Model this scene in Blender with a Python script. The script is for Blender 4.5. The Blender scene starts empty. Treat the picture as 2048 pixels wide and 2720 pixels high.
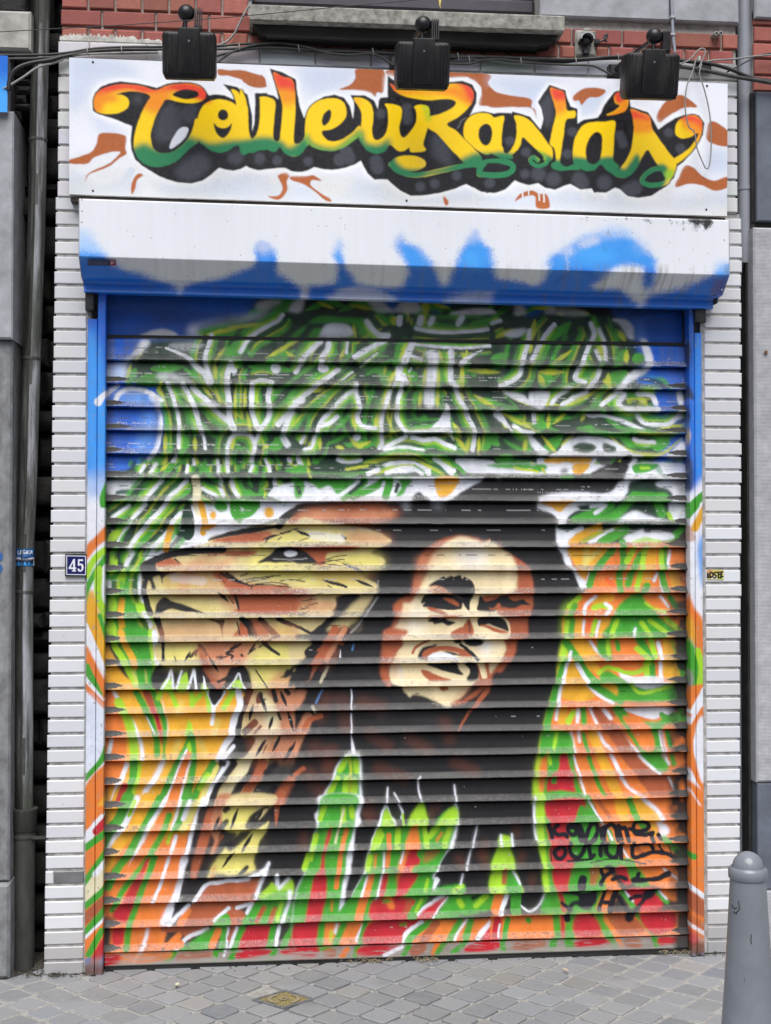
import bpy, bmesh, math, random
import numpy as np
from mathutils import Vector, Matrix

random.seed(7)
NR = np.random.default_rng(11)
SC = bpy.context.scene
COL = SC.collection

# ---------------------------------------------------------------- camera (solved from the shutter's rectangle; metres, X right along the wall, Y into it)
F, PW, PH, SH = 3565.0, 2048, 2720, -38.29
YAW, PIT = 0.0982901193, 0.0219262586
CAM = np.array([0.55646, -5.21964, 1.68446])
fw = np.array([math.sin(YAW) * math.cos(PIT), math.cos(YAW) * math.cos(PIT), math.sin(PIT)])
rt = np.array([math.cos(YAW), -math.sin(YAW), 0.0])
up = np.cross(rt, fw)
cam = bpy.data.objects.new('camera', bpy.data.cameras.new('camera'))
COL.objects.link(cam)
cam.location = CAM
cam.rotation_euler = Matrix((rt, up, -fw)).transposed().to_euler()
cam.data.sensor_fit = 'VERTICAL'
cam.data.sensor_height = 36.0
cam.data.lens = F / PH * 36.0
cam.data.shift_y = SH / PH
cam.data.clip_start, cam.data.clip_end = 0.1, 400
SC.camera = cam
# ---------------------------------------------------------------- light: bright overcast sky above the street
SUN_EL, SUN_AZ = math.radians(56), math.radians(-10)     # azimuth measured from straight in front of the wall
w = bpy.data.worlds.new('World'); SC.world = w; w.use_nodes = True
nt = w.node_tree
sky = nt.nodes.new('ShaderNodeTexSky'); sky.sky_type = 'NISHITA'; sky.sun_disc = False
sky.sun_elevation = SUN_EL
sky.sun_rotation = math.pi + SUN_AZ
sky.air_density, sky.dust_density, sky.ozone_density = 1.0, 3.0, 1.0
bg = nt.nodes['Background']
nt.links.new(sky.outputs[0], bg.inputs[0]); bg.inputs[1].default_value = 0.05
sun = bpy.data.objects.new('sun', bpy.data.lights.new('sun', 'SUN'))
COL.objects.link(sun)
sun.data.energy, sun.data.angle, sun.data.color = 2.2, math.radians(48), (1.0, 0.985, 0.965)
sd = Vector((math.sin(SUN_AZ) * math.cos(SUN_EL), -math.cos(SUN_AZ) * math.cos(SUN_EL), math.sin(SUN_EL)))
sun.rotation_euler = sd.to_track_quat('Z', 'Y').to_euler()
SC.view_settings.view_transform = 'Standard'
SC.view_settings.look = 'None'
SC.view_settings.exposure = 0.80
SC.view_settings.gamma = 1.0

def at(px, py, Y=0.0):          # point on the vertical plane at depth Y that the photo shows at (px, py)
    d = fw * F + rt * (px - PW / 2) + up * (PH / 2 + SH - py)
    return CAM + d * ((Y - CAM[1]) / d[1])
def gnd(px, py, z=0.0):
    d = fw * F + rt * (px - PW / 2) + up * (PH / 2 + SH - py)
    return CAM + d * ((z - CAM[2]) / d[2])
def pr(X, Y, Z):                # world -> photo pixel (arrays)
    dx, dy, dz = X - CAM[0], Y - CAM[1], Z - CAM[2]
    z = dx * fw[0] + dy * fw[1] + dz * fw[2]
    return PW / 2 + F * (dx * rt[0] + dy * rt[1]) / z, PH / 2 + SH - F * (dx * up[0] + dy * up[1] + dz * up[2]) / z

# ---------------------------------------------------------------- materials
class NM:
    def __init__(self, name, rough=0.6, metal=0.0, spec=0.5):
        self.m = bpy.data.materials.new(name); self.m.use_nodes = True
        self.t = self.m.node_tree; self.b = self.t.nodes['Principled BSDF']
        self.b.inputs['Roughness'].default_value = rough
        self.b.inputs['Metallic'].default_value = metal
        self.b.inputs['Specular IOR Level'].default_value = spec
    def n(self, typ, **k):
        x = self.t.nodes.new(typ)
        for a, v in k.items():
            if a.startswith('i_'):
                key = a[2:]
                x.inputs[int(key) if key.isdigit() else key].default_value = v
            else: setattr(x, a, v)
        return x
    def l(self, a, b): self.t.links.new(a, b)
    def coord(self, scale=(1, 1, 1)):
        g = self.n('ShaderNodeNewGeometry'); mp = self.n('ShaderNodeMapping')
        mp.inputs['Scale'].default_value = scale
        self.l(g.outputs['Position'], mp.inputs['Vector']); return mp.outputs[0]
    def noise(self, scale, detail=4, rough=0.6, stretch=(1, 1, 1)):
        x = self.n('ShaderNodeTexNoise'); x.inputs['Scale'].default_value = scale
        x.inputs['Detail'].default_value = detail; x.inputs['Roughness'].default_value = rough
        self.l(self.coord(stretch), x.inputs['Vector']); return x.outputs['Fac']
    def ramp(self, fac, *stops):
        x = self.n('ShaderNodeValToRGB'); e = x.color_ramp.elements
        while len(e) < len(stops): e.new(0.5)
        for el, (p, c) in zip(e, stops):
            el.position = p; el.color = (c, c, c, 1) if isinstance(c, (int, float)) else (*c, 1)
        self.l(fac, x.inputs[0]); return x.outputs[0]
    def mix(self, fac, a, b, mode='MIX'):
        x = self.n('ShaderNodeMix', data_type='RGBA', blend_type=mode)
        for s, v in ((x.inputs[0], fac), (x.inputs[6], a), (x.inputs[7], b)):
            if isinstance(v, (int, float)): s.default_value = v
            elif isinstance(v, tuple): s.default_value = (*v, 1)
            else: self.l(v, s)
        return x.outputs[2]
    def base(self, v):
        if isinstance(v, tuple): self.b.inputs['Base Color'].default_value = (*v, 1)
        else: self.l(v, self.b.inputs['Base Color'])
    def bump(self, fac, strength=0.3, dist=0.002):
        x = self.n('ShaderNodeBump'); x.inputs['Strength'].default_value = strength; x.inputs['Distance'].default_value = dist
        self.l(fac, x.inputs['Height']); self.l(x.outputs[0], self.b.inputs['Normal'])
    def attr(self, name):
        x = self.n('ShaderNodeAttribute'); x.attribute_name = name; return x.outputs['Color']

def simple(name, col, rough=0.6, var=0.25, scale=8, stretch=(1, 1, 1), bump=0.0, bscale=120, metal=0.0, spec=0.5, dark=None):
    k = NM(name, rough, metal, spec)
    n1 = k.noise(scale, 5, 0.65, stretch)
    dk = dark or tuple(c * (1 - var) for c in col)
    k.base(k.mix(k.ramp(n1, (0.3, 0.0), (0.7, 1.0)), dk, tuple(min(c * (1 + var * 0.5), 0.9) for c in col)))
    if bump: k.bump(k.noise(bscale, 4, 0.6, stretch), bump)
    return k.m

def vcol_mat(name, rough=0.35, bump=0.05, bscale=400, spec=0.5, grime=0.0, stretch=(1, 1, 1)):
    k = NM(name, rough, 0, spec)
    c = k.attr('paint')
    if grime:
        c = k.mix(k.ramp(k.noise(26, 6, 0.7, stretch), (0.45, 0.0), (0.8, grime)), c, (0.16, 0.15, 0.14))
    k.base(c)
    k.l(k.ramp(k.noise(60, 4, 0.6), (0.3, max(rough - 0.08, 0.02)), (0.7, rough + 0.12)), k.b.inputs['Roughness'])
    k.bump(k.noise(bscale, 3), bump, 0.001)
    return k.m

# ---------------------------------------------------------------- mesh helpers
class MB:
    def __init__(self): self.v, self.f, self.c, self.cur = [], [], [], (1.0, 1.0, 1.0)
    def add(self, vs, fs):
        o = len(self.v); self.v += [tuple(map(float, p)) for p in vs]
        self.f += [tuple(i + o for i in q) for q in fs]; self.c += [self.cur] * len(fs)
    def box(self, x0, x1, y0, y1, z0, z1, ch=0.0):
        """box; ch = chamfer of the four edges round its front (-Y) face"""
        if x1 < x0: x0, x1 = x1, x0
        if ch:
            vs = [(x0, y1, z0), (x1, y1, z0), (x1, y1, z1), (x0, y1, z1), (x0, y0 + ch, z0), (x1, y0 + ch, z0), (x1, y0 + ch, z1), (x0, y0 + ch, z1),
                  (x0 + ch, y0, z0 + ch), (x1 - ch, y0, z0 + ch), (x1 - ch, y0, z1 - ch), (x0 + ch, y0, z1 - ch)]
            fs = [(0, 3, 2, 1), (0, 1, 5, 4), (1, 2, 6, 5), (2, 3, 7, 6), (3, 0, 4, 7), (4, 5, 9, 8), (5, 6, 10, 9), (6, 7, 11, 10), (7, 4, 8, 11), (8, 9, 10, 11)]
        else:
            vs = [(x0, y0, z0), (x1, y0, z0), (x1, y0, z1), (x0, y0, z1), (x0, y1, z0), (x1, y1, z0), (x1, y1, z1), (x0, y1, z1)]
            fs = [(0, 1, 2, 3), (5, 4, 7, 6), (0, 3, 7, 4), (1, 5, 6, 2), (3, 2, 6, 7), (0, 4, 5, 1)]
        self.add(vs, fs)
    def prism(self, pts, y0, y1):           # polygon in XZ (anticlockwise seen from the front), extruded from y0 (front) to y1
        n = len(pts)
        vs = [(x, y0, z) for x, z in pts] + [(x, y1, z) for x, z in pts]
        fs = [tuple(range(n)), tuple(range(2 * n - 1, n - 1, -1))] + [(i, i + n, (i + 1) % n + n, (i + 1) % n) for i in range(n)]
        self.add(vs, fs)
    def prism_x(self, pts, x0, x1):         # polygon in YZ extruded along X
        n = len(pts)
        vs = [(x0, y, z) for y, z in pts] + [(x1, y, z) for y, z in pts]
        self.add(vs, [tuple(range(n)), tuple(range(2 * n - 1, n - 1, -1))] + [(i, i + n, (i + 1) % n + n, (i + 1) % n) for i in range(n)])
    def tube(self, path, r, n=10, caps=True, smooth=True):
        p = catmull(path, False, 5) if (smooth and len(path) > 2) else np.asarray(path, float)
        rr = r if hasattr(r, '__len__') else [r] * len(p)
        vs, fs = [], []
        u = None
        for i in range(len(p)):
            d = p[min(i + 1, len(p) - 1)] - p[max(i - 1, 0)]; d = d / max(np.linalg.norm(d), 1e-9)
            if u is None:
                u = np.cross(d, (0, 0, 1.0)) if abs(d[2]) < 0.9 else np.cross(d, (1.0, 0, 0))
            u = u - d * (u @ d); u = u / np.linalg.norm(u); v = np.cross(d, u)
            for k in range(n):
                a = 2 * math.pi * k / n
                vs.append(p[i] + rr[i] * (math.cos(a) * u + math.sin(a) * v))
        for i in range(len(p) - 1):
            for k in range(n):
                fs.append((i * n + k, i * n + (k + 1) % n, (i + 1) * n + (k + 1) % n, (i + 1) * n + k))
        if caps: fs += [tuple(range(n - 1, -1, -1)), tuple((len(p) - 1) * n + k for k in range(n))]
        self.add(vs, fs)
    def lathe(self, prof, c, n=40):         # prof: (r, z) bottom to top, about a vertical axis at c
        vs, fs = [], []
        for r, z in prof:
            for k in range(n):
                a = 2 * math.pi * k / n
                vs.append((c[0] + r * math.cos(a), c[1] + r * math.sin(a), c[2] + z))
        for i in range(len(prof) - 1):
            for k in range(n):
                fs.append((i * n + k, i * n + (k + 1) % n, (i + 1) * n + (k + 1) % n, (i + 1) * n + k))
        fs += [tuple(range(n - 1, -1, -1)), tuple((len(prof) - 1) * n + k for k in range(n))]
        self.add(vs, fs)
    def ball(self, c, r, n=20, sq=(1, 1, 1)):
        vs, fs = [], []; m = n // 2
        for i in range(m + 1):
            t = math.pi * i / m
            for k in range(n):
                a = 2 * math.pi * k / n
                vs.append((c[0] + r * sq[0] * math.sin(t) * math.cos(a), c[1] + r * sq[1] * math.sin(t) * math.sin(a), c[2] - r * sq[2] * math.cos(t)))
        for i in range(m):
            for k in range(n):
                fs.append((i * n + k, i * n + (k + 1) % n, (i + 1) * n + (k + 1) % n, (i + 1) * n + k))
        self.add(vs, fs)
    def build(self, name, mat, parent=None, smooth=None, tint=False):
        me = bpy.data.meshes.new(name); me.from_pydata(self.v, [], self.f); me.update()
        me.materials.append(mat)
        if tint:
            ca = me.color_attributes.new('tint', 'FLOAT_COLOR', 'CORNER')
            lo = []
            for q, c in zip(self.f, self.c): lo += [*c, 1.0] * len(q)
            ca.data.foreach_set('color', lo)
        o = bpy.data.objects.new(name, me); COL.objects.link(o)
        if smooth is not None:
            for p in me.polygons: p.use_smooth = True
            me.set_sharp_from_angle(angle=math.radians(smooth))
        if parent: o.parent = parent; o.matrix_parent_inverse = parent.matrix_world.inverted()
        return o

def tag(o, label, cat, group=None, kind=None):
    if label: o['label'] = label
    if cat: o['category'] = cat
    if group: o['group'] = group
    if kind: o['kind'] = kind
    return o
def thing(name, label, cat, loc, group=None):
    o = bpy.data.objects.new(name, None); COL.objects.link(o)
    o.location = loc; o.empty_display_size = 0.05
    bpy.context.view_layer.update()
    o.matrix_world = Matrix.Translation(Vector(loc))
    return tag(o, label, cat, group)
def struct(name, mb, mat, **k):
    o = mb.build(name, mat, **k); o['kind'] = 'structure'; return o

def grid(name, P, C, mat, parent=None, smooth=True):
    """P, C: (rows, cols, 3) arrays; a painted sheet as one mesh with the colour attribute 'paint'"""
    nv, nu = P.shape[:2]
    me = bpy.data.meshes.new(name)
    me.vertices.add(nv * nu); me.vertices.foreach_set('co', np.ascontiguousarray(P, dtype=np.float32).ravel())
    i = np.arange(nv * nu).reshape(nv, nu)
    q = np.stack([i[:-1, :-1], i[1:, :-1], i[1:, 1:], i[:-1, 1:]], -1).reshape(-1, 4)
    me.loops.add(q.size); me.loops.foreach_set('vertex_index', q.ravel().astype(np.int32))
    me.polygons.add(len(q)); me.polygons.foreach_set('loop_start', (np.arange(len(q)) * 4).astype(np.int32))
    me.update(calc_edges=True); me.validate()
    if smooth: me.polygons.foreach_set('use_smooth', np.ones(len(q), bool))
    ca = me.color_attributes.new('paint', 'FLOAT_COLOR', 'POINT')
    rgba = np.ones((nv * nu, 4), np.float32); rgba[:, :3] = np.clip(C.reshape(-1, 3), 0, 1)
    ca.data.foreach_set('color', rgba.ravel())
    me.materials.append(mat); me.update()
    o = bpy.data.objects.new(name, me); COL.objects.link(o)
    if parent: o.parent = parent; o.matrix_parent_inverse = parent.matrix_world.inverted()
    return o

def vnoise(h, w_, cell, seed, octs=3):
    """smooth value noise, 0..1"""
    g = np.random.default_rng(seed); out = np.zeros((h, w_)); amp = 1.0; tot = 0
    cy, cx = (cell, cell) if not hasattr(cell, '__len__') else cell
    for o in range(octs):
        ny, nx = int(h / cy) + 3, int(w_ / cx) + 3
        a = g.random((ny, nx))
        yy, xx = np.arange(h) / cy, np.arange(w_) / cx
        y0, x0 = yy.astype(int), xx.astype(int); fy, fx = yy - y0, xx - x0
        fy = (fy * fy * (3 - 2 * fy))[:, None]; fx = (fx * fx * (3 - 2 * fx))[None, :]
        A, B = a[np.ix_(y0, x0)], a[np.ix_(y0, x0 + 1)]
        Cc, D = a[np.ix_(y0 + 1, x0)], a[np.ix_(y0 + 1, x0 + 1)]
        out += amp * ((A * (1 - fx) + B * fx) * (1 - fy) + (Cc * (1 - fx) + D * fx) * fy); tot += amp
        amp *= 0.5; cy, cx = max(cy / 2, 1), max(cx / 2, 1)
    return out / tot

def sample(cv, px, py, warp=0.0, seed=5):
    """read a canvas at photo pixels; 'warp' wobbles the edges the way spray paint does"""
    x, y = px - cv.x0, py - cv.y0
    if warp:
        h, w_ = x.shape
        x = x + (vnoise(h, w_, 7, seed) - 0.5) * 2 * warp; y = y + (vnoise(h, w_, 7, seed + 1) - 0.5) * 2 * warp
    x = np.clip(x, 0, cv.w - 1.001); y = np.clip(y, 0, cv.h - 1.001)
    x0, y0 = x.astype(int), y.astype(int); fx, fy = (x - x0)[..., None], (y - y0)[..., None]
    I = cv.img
    return (I[y0, x0] * (1 - fx) + I[y0, x0 + 1] * fx) * (1 - fy) + (I[y0 + 1, x0] * (1 - fx) + I[y0 + 1, x0 + 1] * fx) * fy

# ---------------------------------------------------------------- painter: rasterises spray-paint shapes into numpy arrays
def srgb(c):
    c = np.asarray(c, dtype=np.float64) / 255.0
    return np.where(c <= 0.04045, c / 12.92, ((c + 0.055) / 1.055) ** 2.4)

PAL = dict(W=(226, 229, 238), K=(31, 30, 33), D=(27, 56, 42), T=(34, 78, 66), M=(58, 132, 44), N=(64, 154, 46), L=(158, 206, 44),
           Y=(186, 196, 52), O=(222, 122, 52), A=(222, 164, 44), R=(188, 40, 52), B=(166, 88, 56), b=(116, 62, 46), C=(228, 210, 168),
           t=(206, 188, 136), y=(214, 204, 112), P=(190, 126, 92), U=(36, 104, 212), u=(104, 160, 232), g=(120, 118, 118), X=(27, 26, 36), j=(22, 30, 92),
           c=(222, 214, 180), q=(50, 44, 42), e=(70, 72, 80), v=(40, 42, 48), Z=(255, 212, 18), i=(34, 118, 222), f=(10, 88, 192), r=(236, 74, 52), o=(246, 148, 30),
           G=(44, 130, 84), n=(176, 98, 52), l=(206, 216, 236), H=(22, 70, 150), s=(80, 178, 255), k=(52, 50, 49), a=(142, 140, 140))

def catmull(p, closed, n=6):
    p = np.asarray(p, float)
    if len(p) < 3: return p
    q = np.vstack([p[-1:], p, p[:2]]) if closed else np.vstack([2 * p[:1] - p[1:2], p, 2 * p[-1:] - p[-2:-1]])
    out = []
    for i in range(1, len(q) - 2):
        a, b, c, d = q[i - 1], q[i], q[i + 1], q[i + 2]
        for t in np.arange(n) / n:
            out.append(0.5 * (2 * b + (c - a) * t + (2 * a - 5 * b + 4 * c - d) * t * t + (3 * b - a - 3 * c + d) * t ** 3))
    if not closed: out.append(p[-1])
    return np.array(out)

def blur(m, r):
    r = int(round(r))
    if r < 1: return m
    for ax in (0, 1):
        for _ in range(2):
            pad = [(0, 0), (0, 0)]; pad[ax] = (r + 1, r)
            c = np.cumsum(np.pad(m, pad, mode='edge'), axis=ax)
            n = m.shape[ax]
            m = (c[2 * r + 1:2 * r + 1 + n] - c[:n]) / (2 * r + 1) if ax == 0 else (c[:, 2 * r + 1:2 * r + 1 + n] - c[:, :n]) / (2 * r + 1)
    return m

class Canvas:
    def __init__(self, x0, y0, x1, y1, base):
        self.x0, self.y0, self.w, self.h = x0, y0, x1 - x0, y1 - y0
        self.img = np.zeros((self.h, self.w, 3)); self.img[:] = srgb(base)
        self.clip = None; self.rec = None
        self.o = (0.0, 0.0, 1.0); self.comp = True; self.white = True; self.thin = 1.0; self.fuzz = 0.0
    def loc(self, pts):
        ox, oy, s = self.o
        p = np.asarray(pts, float)
        return np.stack([p[:, 0] / s + ox - self.x0, p[:, 1] / s + oy - self.y0], 1)
    def put(self, col, m, ix, iy):
        h, w = m.shape
        a0, b0, a1, b1 = max(iy, 0), max(ix, 0), min(iy + h, self.h), min(ix + w, self.w)
        if a1 <= a0 or b1 <= b0: return
        m = m[a0 - iy:a1 - iy, b0 - ix:b1 - ix]
        if self.rec is not None:
            self.rec[a0:a1, b0:b1] = np.maximum(self.rec[a0:a1, b0:b1], m)
            if col is None: return
        if self.clip is not None: m = m * self.clip[a0:a1, b0:b1]
        c = srgb(PAL[col]) if isinstance(col, str) else srgb(col)
        self.img[a0:a1, b0:b1] += (c - self.img[a0:a1, b0:b1]) * m[..., None]
    def poly(self, col, soft, pts, smooth=True, alpha=1.0):
        p = self.loc(pts)
        if smooth: p = catmull(p, True)
        pad = int(soft * 2 + 3)
        ix, iy = int(math.floor(p[:, 0].min())) - pad, int(math.floor(p[:, 1].min())) - pad
        w, h = int(math.ceil(p[:, 0].max())) + pad - ix, int(math.ceil(p[:, 1].max())) + pad - iy
        SS = 3
        acc = np.zeros((h * SS, w + 2))
        q = p - (ix, iy)
        for (xa, ya), (xb, yb) in zip(q, np.roll(q, -1, 0)):
            if ya == yb: continue
            sg = 1.0
            if ya > yb: xa, ya, xb, yb, sg = xb, yb, xa, ya, -1.0
            r0, r1 = int(math.ceil(ya * SS - 0.5)), int(math.ceil(yb * SS - 0.5))
            if r1 <= r0: continue
            rows = np.arange(r0, r1)
            xs = xa + ((rows + 0.5) / SS - ya) * (xb - xa) / (yb - ya)
            fx = np.floor(xs).astype(int); fr = xs - fx
            acc[rows, fx] += sg * (1 - fr); acc[rows, fx + 1] += sg * fr
        m = np.clip(np.abs(np.cumsum(acc, 1)), 0, 1)[:, :w].reshape(h, SS, w).mean(1)
        self.put(col, blur(m, soft) * alpha, ix, iy)
    def stroke(self, col, soft, w, pts, mode='S', alpha=1.0):
        r = w / self.o[2] / 2
        p = self.loc(pts)
        if len(p) == 1: p = np.vstack([p, p + (0.5, 0)])
        if len(p) == 2: p = np.vstack([p[:1], p.mean(0)[None], p[1:]])
        p = catmull(p, False, 5)
        t = np.linspace(0, 1, len(p))
        if mode == 'T': rad = r * (1 - 0.8 * t)
        elif mode == 'U': rad = r * (0.25 + 0.75 * np.sin(np.pi * np.clip(t, 0.0, 1.0)))
        else: rad = np.full(len(p), r)
        rad = np.maximum(rad, 0.5)
        s = max(soft, 0.7)
        pad = r + s * 2 + 2
        ix, iy = int(p[:, 0].min() - pad), int(p[:, 1].min() - pad)
        W, H = int(p[:, 0].max() + pad) - ix + 1, int(p[:, 1].max() + pad) - iy + 1
        m = np.zeros((H, W))
        for i in range(len(p) - 1):
            a, b = p[i] - (ix, iy), p[i + 1] - (ix, iy)
            ra, rb = rad[i], rad[i + 1]
            e = max(ra, rb) + s + 1
            xa, xb = int(max(min(a[0], b[0]) - e, 0)), int(min(max(a[0], b[0]) + e + 2, W))
            ya, yb = int(max(min(a[1], b[1]) - e, 0)), int(min(max(a[1], b[1]) + e + 2, H))
            if xb <= xa or yb <= ya: continue
            Yg, Xg = np.mgrid[ya:yb, xa:xb]
            d = b - a; L = max(d @ d, 1e-9)
            u = np.clip(((Xg - a[0]) * d[0] + (Yg - a[1]) * d[1]) / L, 0, 1)
            D = np.hypot(Xg - a[0] - u * d[0], Yg - a[1] - u * d[1])
            v = np.clip(0.5 + (ra + (rb - ra) * u - D) / (2 * s), 0, 1)
            np.maximum(m[ya:yb, xa:xb], v, out=m[ya:yb, xa:xb])
        m = m * m * (3 - 2 * m)
        self.put(col, m * alpha, ix, iy)
    def run(self, text):
        for line in text.strip().splitlines():
            f = line.split()
            if not f or f[0] == '#': continue
            op = f[0]
            if op == '@': self.o = tuple(float(x) for x in f[1:4]); continue
            if op == 'C': self.clip = None; self.rec = None; continue
            al = 1.0
            if '%' in f[1]: f[1], a_ = f[1].split('%'); al = float(a_)
            if op in 'MVR':   # many strokes, groups separated by |   (V: long tapered, R: white ribbon with coloured sides)
                col, sf, wd = f[1], float(f[2]), float(f[3])
                if col == 'W' and wd > 15: wd *= self.thin; sf += self.fuzz
                gr = [[tuple(map(float, q.split(','))) for q in grp.split()] for grp in ' '.join(f[4:]).split('|')]
                if op == 'R' and self.comp:
                    for oc, k, ww in (('N', 2.7, 1.5), ('D', -2.9, 1.4), ('N', -3.9, 1.0), ('D', 1.25, 1.8), ('N', -1.3, 1.6), ('Y', 2.1, 0.45), ('L', -0.75, 0.9)):
                        for i_, g in enumerate(gr):
                            if len(g) < 2: continue
                            q = np.array(g); d = np.gradient(q, axis=0); d /= np.maximum(np.hypot(d[:, 0], d[:, 1]), 1e-6)[:, None]
                            self.stroke(oc, sf + 2, wd * ww, q + np.stack([-d[:, 1], d[:, 0]], 1) * wd * (k if i_ % 3 else -k), 'U', al * 0.85)
                if op == 'R' and not self.white: continue
                for g in gr:
                    if op == 'V' and len(g) > 1:
                        q = np.array(g)
                        q[0] += (q[0] - q[1]) * 0.3; q[-1] += (q[-1] - q[-2]) * 0.3
                        self.stroke(col, sf, wd * 1.25, q, 'U', al)
                    else: self.stroke(col, sf, wd, g, 'S', al)
                continue
            k = 4 if op in 'STU' else 3
            pts = [tuple(map(float, q.split(','))) for q in f[k:]]
            if op in 'STU': self.stroke(f[1], float(f[2]), float(f[3]), pts, op, al)
            elif op in 'FP': self.poly(f[1], float(f[2]), pts, op == 'F', al)
            elif op == 'E':
                (cx, cy), (rx, ry) = pts[:2]
                tt = np.arange(28) * 2 * math.pi / 28
                self.poly(f[1], float(f[2]), list(zip(cx + rx * np.cos(tt), cy + ry * np.sin(tt))), False, al)
def paint_mural():
    cv = Canvas(270, 760, 1840, 2610, (60, 60, 58))
    cv.thin, cv.fuzz = 0.82, 0.8
    cv.img[:] = srgb((150, 142, 134))
    cv.o = (0, 0, 1); cv.run('P k 1 200,700 1900,700 1900,2478 200,2530')
    # the leafy top is laid down in four passes: grounds and greens, ribbon sides, lime accents, whites
    top = MURAL[0].splitlines()
    def part(want, comp, white):
        cv.comp, cv.white = comp, white
        cv.run('\n'.join(l for l in top if l[:1] == '@' or want(l)))
    wh = lambda l: l[:1] in 'FPEST' and l.split()[1][0] in 'WuA' if len(l.split()) > 2 else False
    part(lambda l: l[:1] in 'FPEM' and not wh(l) or l[:3] in ('V N', 'V M', 'V D'), False, True)
    part(lambda l: l[:1] == 'R', True, False)
    part(lambda l: l[:3] in ('V Y', 'V L') or (l[:1] in 'STU' and not wh(l)), False, True)
    part(lambda l: l[:3] == 'F f' or l[:3] == 'M u', False, True)
    part(lambda l: wh(l) or l[:1] == 'R' or l[:6] in ('M W 1 ', 'M W 1.'), False, True)
    part(lambda l: l[:3] in ('E D', 'M K') or l[:8] == 'F D 1.2 ' , False, True)
    cv.comp = cv.white = True
    for t in MURAL[1:4]: cv.run(t)
    # overspray: neighbouring colours drift into one another, unevenly; then the pale density of each pass
    yy_, xx_ = np.mgrid[0:cv.h, 0:cv.w]
    keep_ = np.clip(1.6 - np.hypot((xx_ + cv.x0 - 860) / 560, (yy_ + cv.y0 - 1620) / 340), 0, 1)
    n1 = (1 - 0.85 * keep_) * np.clip(vnoise(cv.h, cv.w, 70, 501) * 1.9 - 0.55, 0, 1)
    soft_ = np.stack([blur(cv.img[..., k], 4) for k in range(3)], -1)
    cv.img += (soft_ - cv.img) * (n1 * 0.5)[..., None]
    wide = np.stack([blur(cv.img[..., k], 20) for k in range(3)], -1)
    n2 = (1 - 0.85 * keep_) * np.clip(vnoise(cv.h, cv.w, 46, 502) * 1.8 - 0.7, 0, 1)
    cv.img += (wide - cv.img) * (n2 * 0.16)[..., None]
    n3 = vnoise(cv.h, cv.w, (38, 24), 503)
    cv.img *= (0.80 + 0.40 * n3)[..., None]
    cv.run(MURAL[4])
    return cv
def dilate(m, r):      # soft grow of a mask
    return np.clip(blur(m, r * 0.6) * 3.2, 0, 1)
def mask_of(cv, text):
    cv.rec = np.zeros((cv.h, cv.w)); t = text
    cv.run('\n'.join((' '.join([l.split()[0], l.split()[1]] + l.split()[2:])) for l in t.strip().splitlines()))
    m = cv.rec; cv.rec = None
    return m
def paint_sign():
    cv = Canvas(176, 145, 1944, 584, (233, 236, 245))
    cv.run(SIGN_BACK)
    keep = cv.img.copy()
    blk = mask_of(cv, SIGN_BLACK)
    let = mask_of(cv, SIGN_LETTERS)
    cv.img = keep
    blk = np.maximum(blk, dilate(let, 5) * 0.98)
    halo = dilate(blk, 15)
    cv.img += (srgb((246, 248, 252)) - cv.img) * (halo * 0.97)[..., None]
    cv.img += (srgb(PAL['K']) - cv.img) * blk[..., None]
    cv.clip = np.clip(blk, 0, 1); cv.run(SIGN_GREY)
    cv.clip = None
    back = cv.img; cv.img = np.zeros_like(back); cv.img[:] = srgb(PAL['Z'])
    cv.run(SIGN_GRAD)
    cv.img = back + (cv.img - back) * let[..., None]
    cv.run(SIGN_HOLES); cv.run(SIGN_DRIPS)
    return cv
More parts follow.
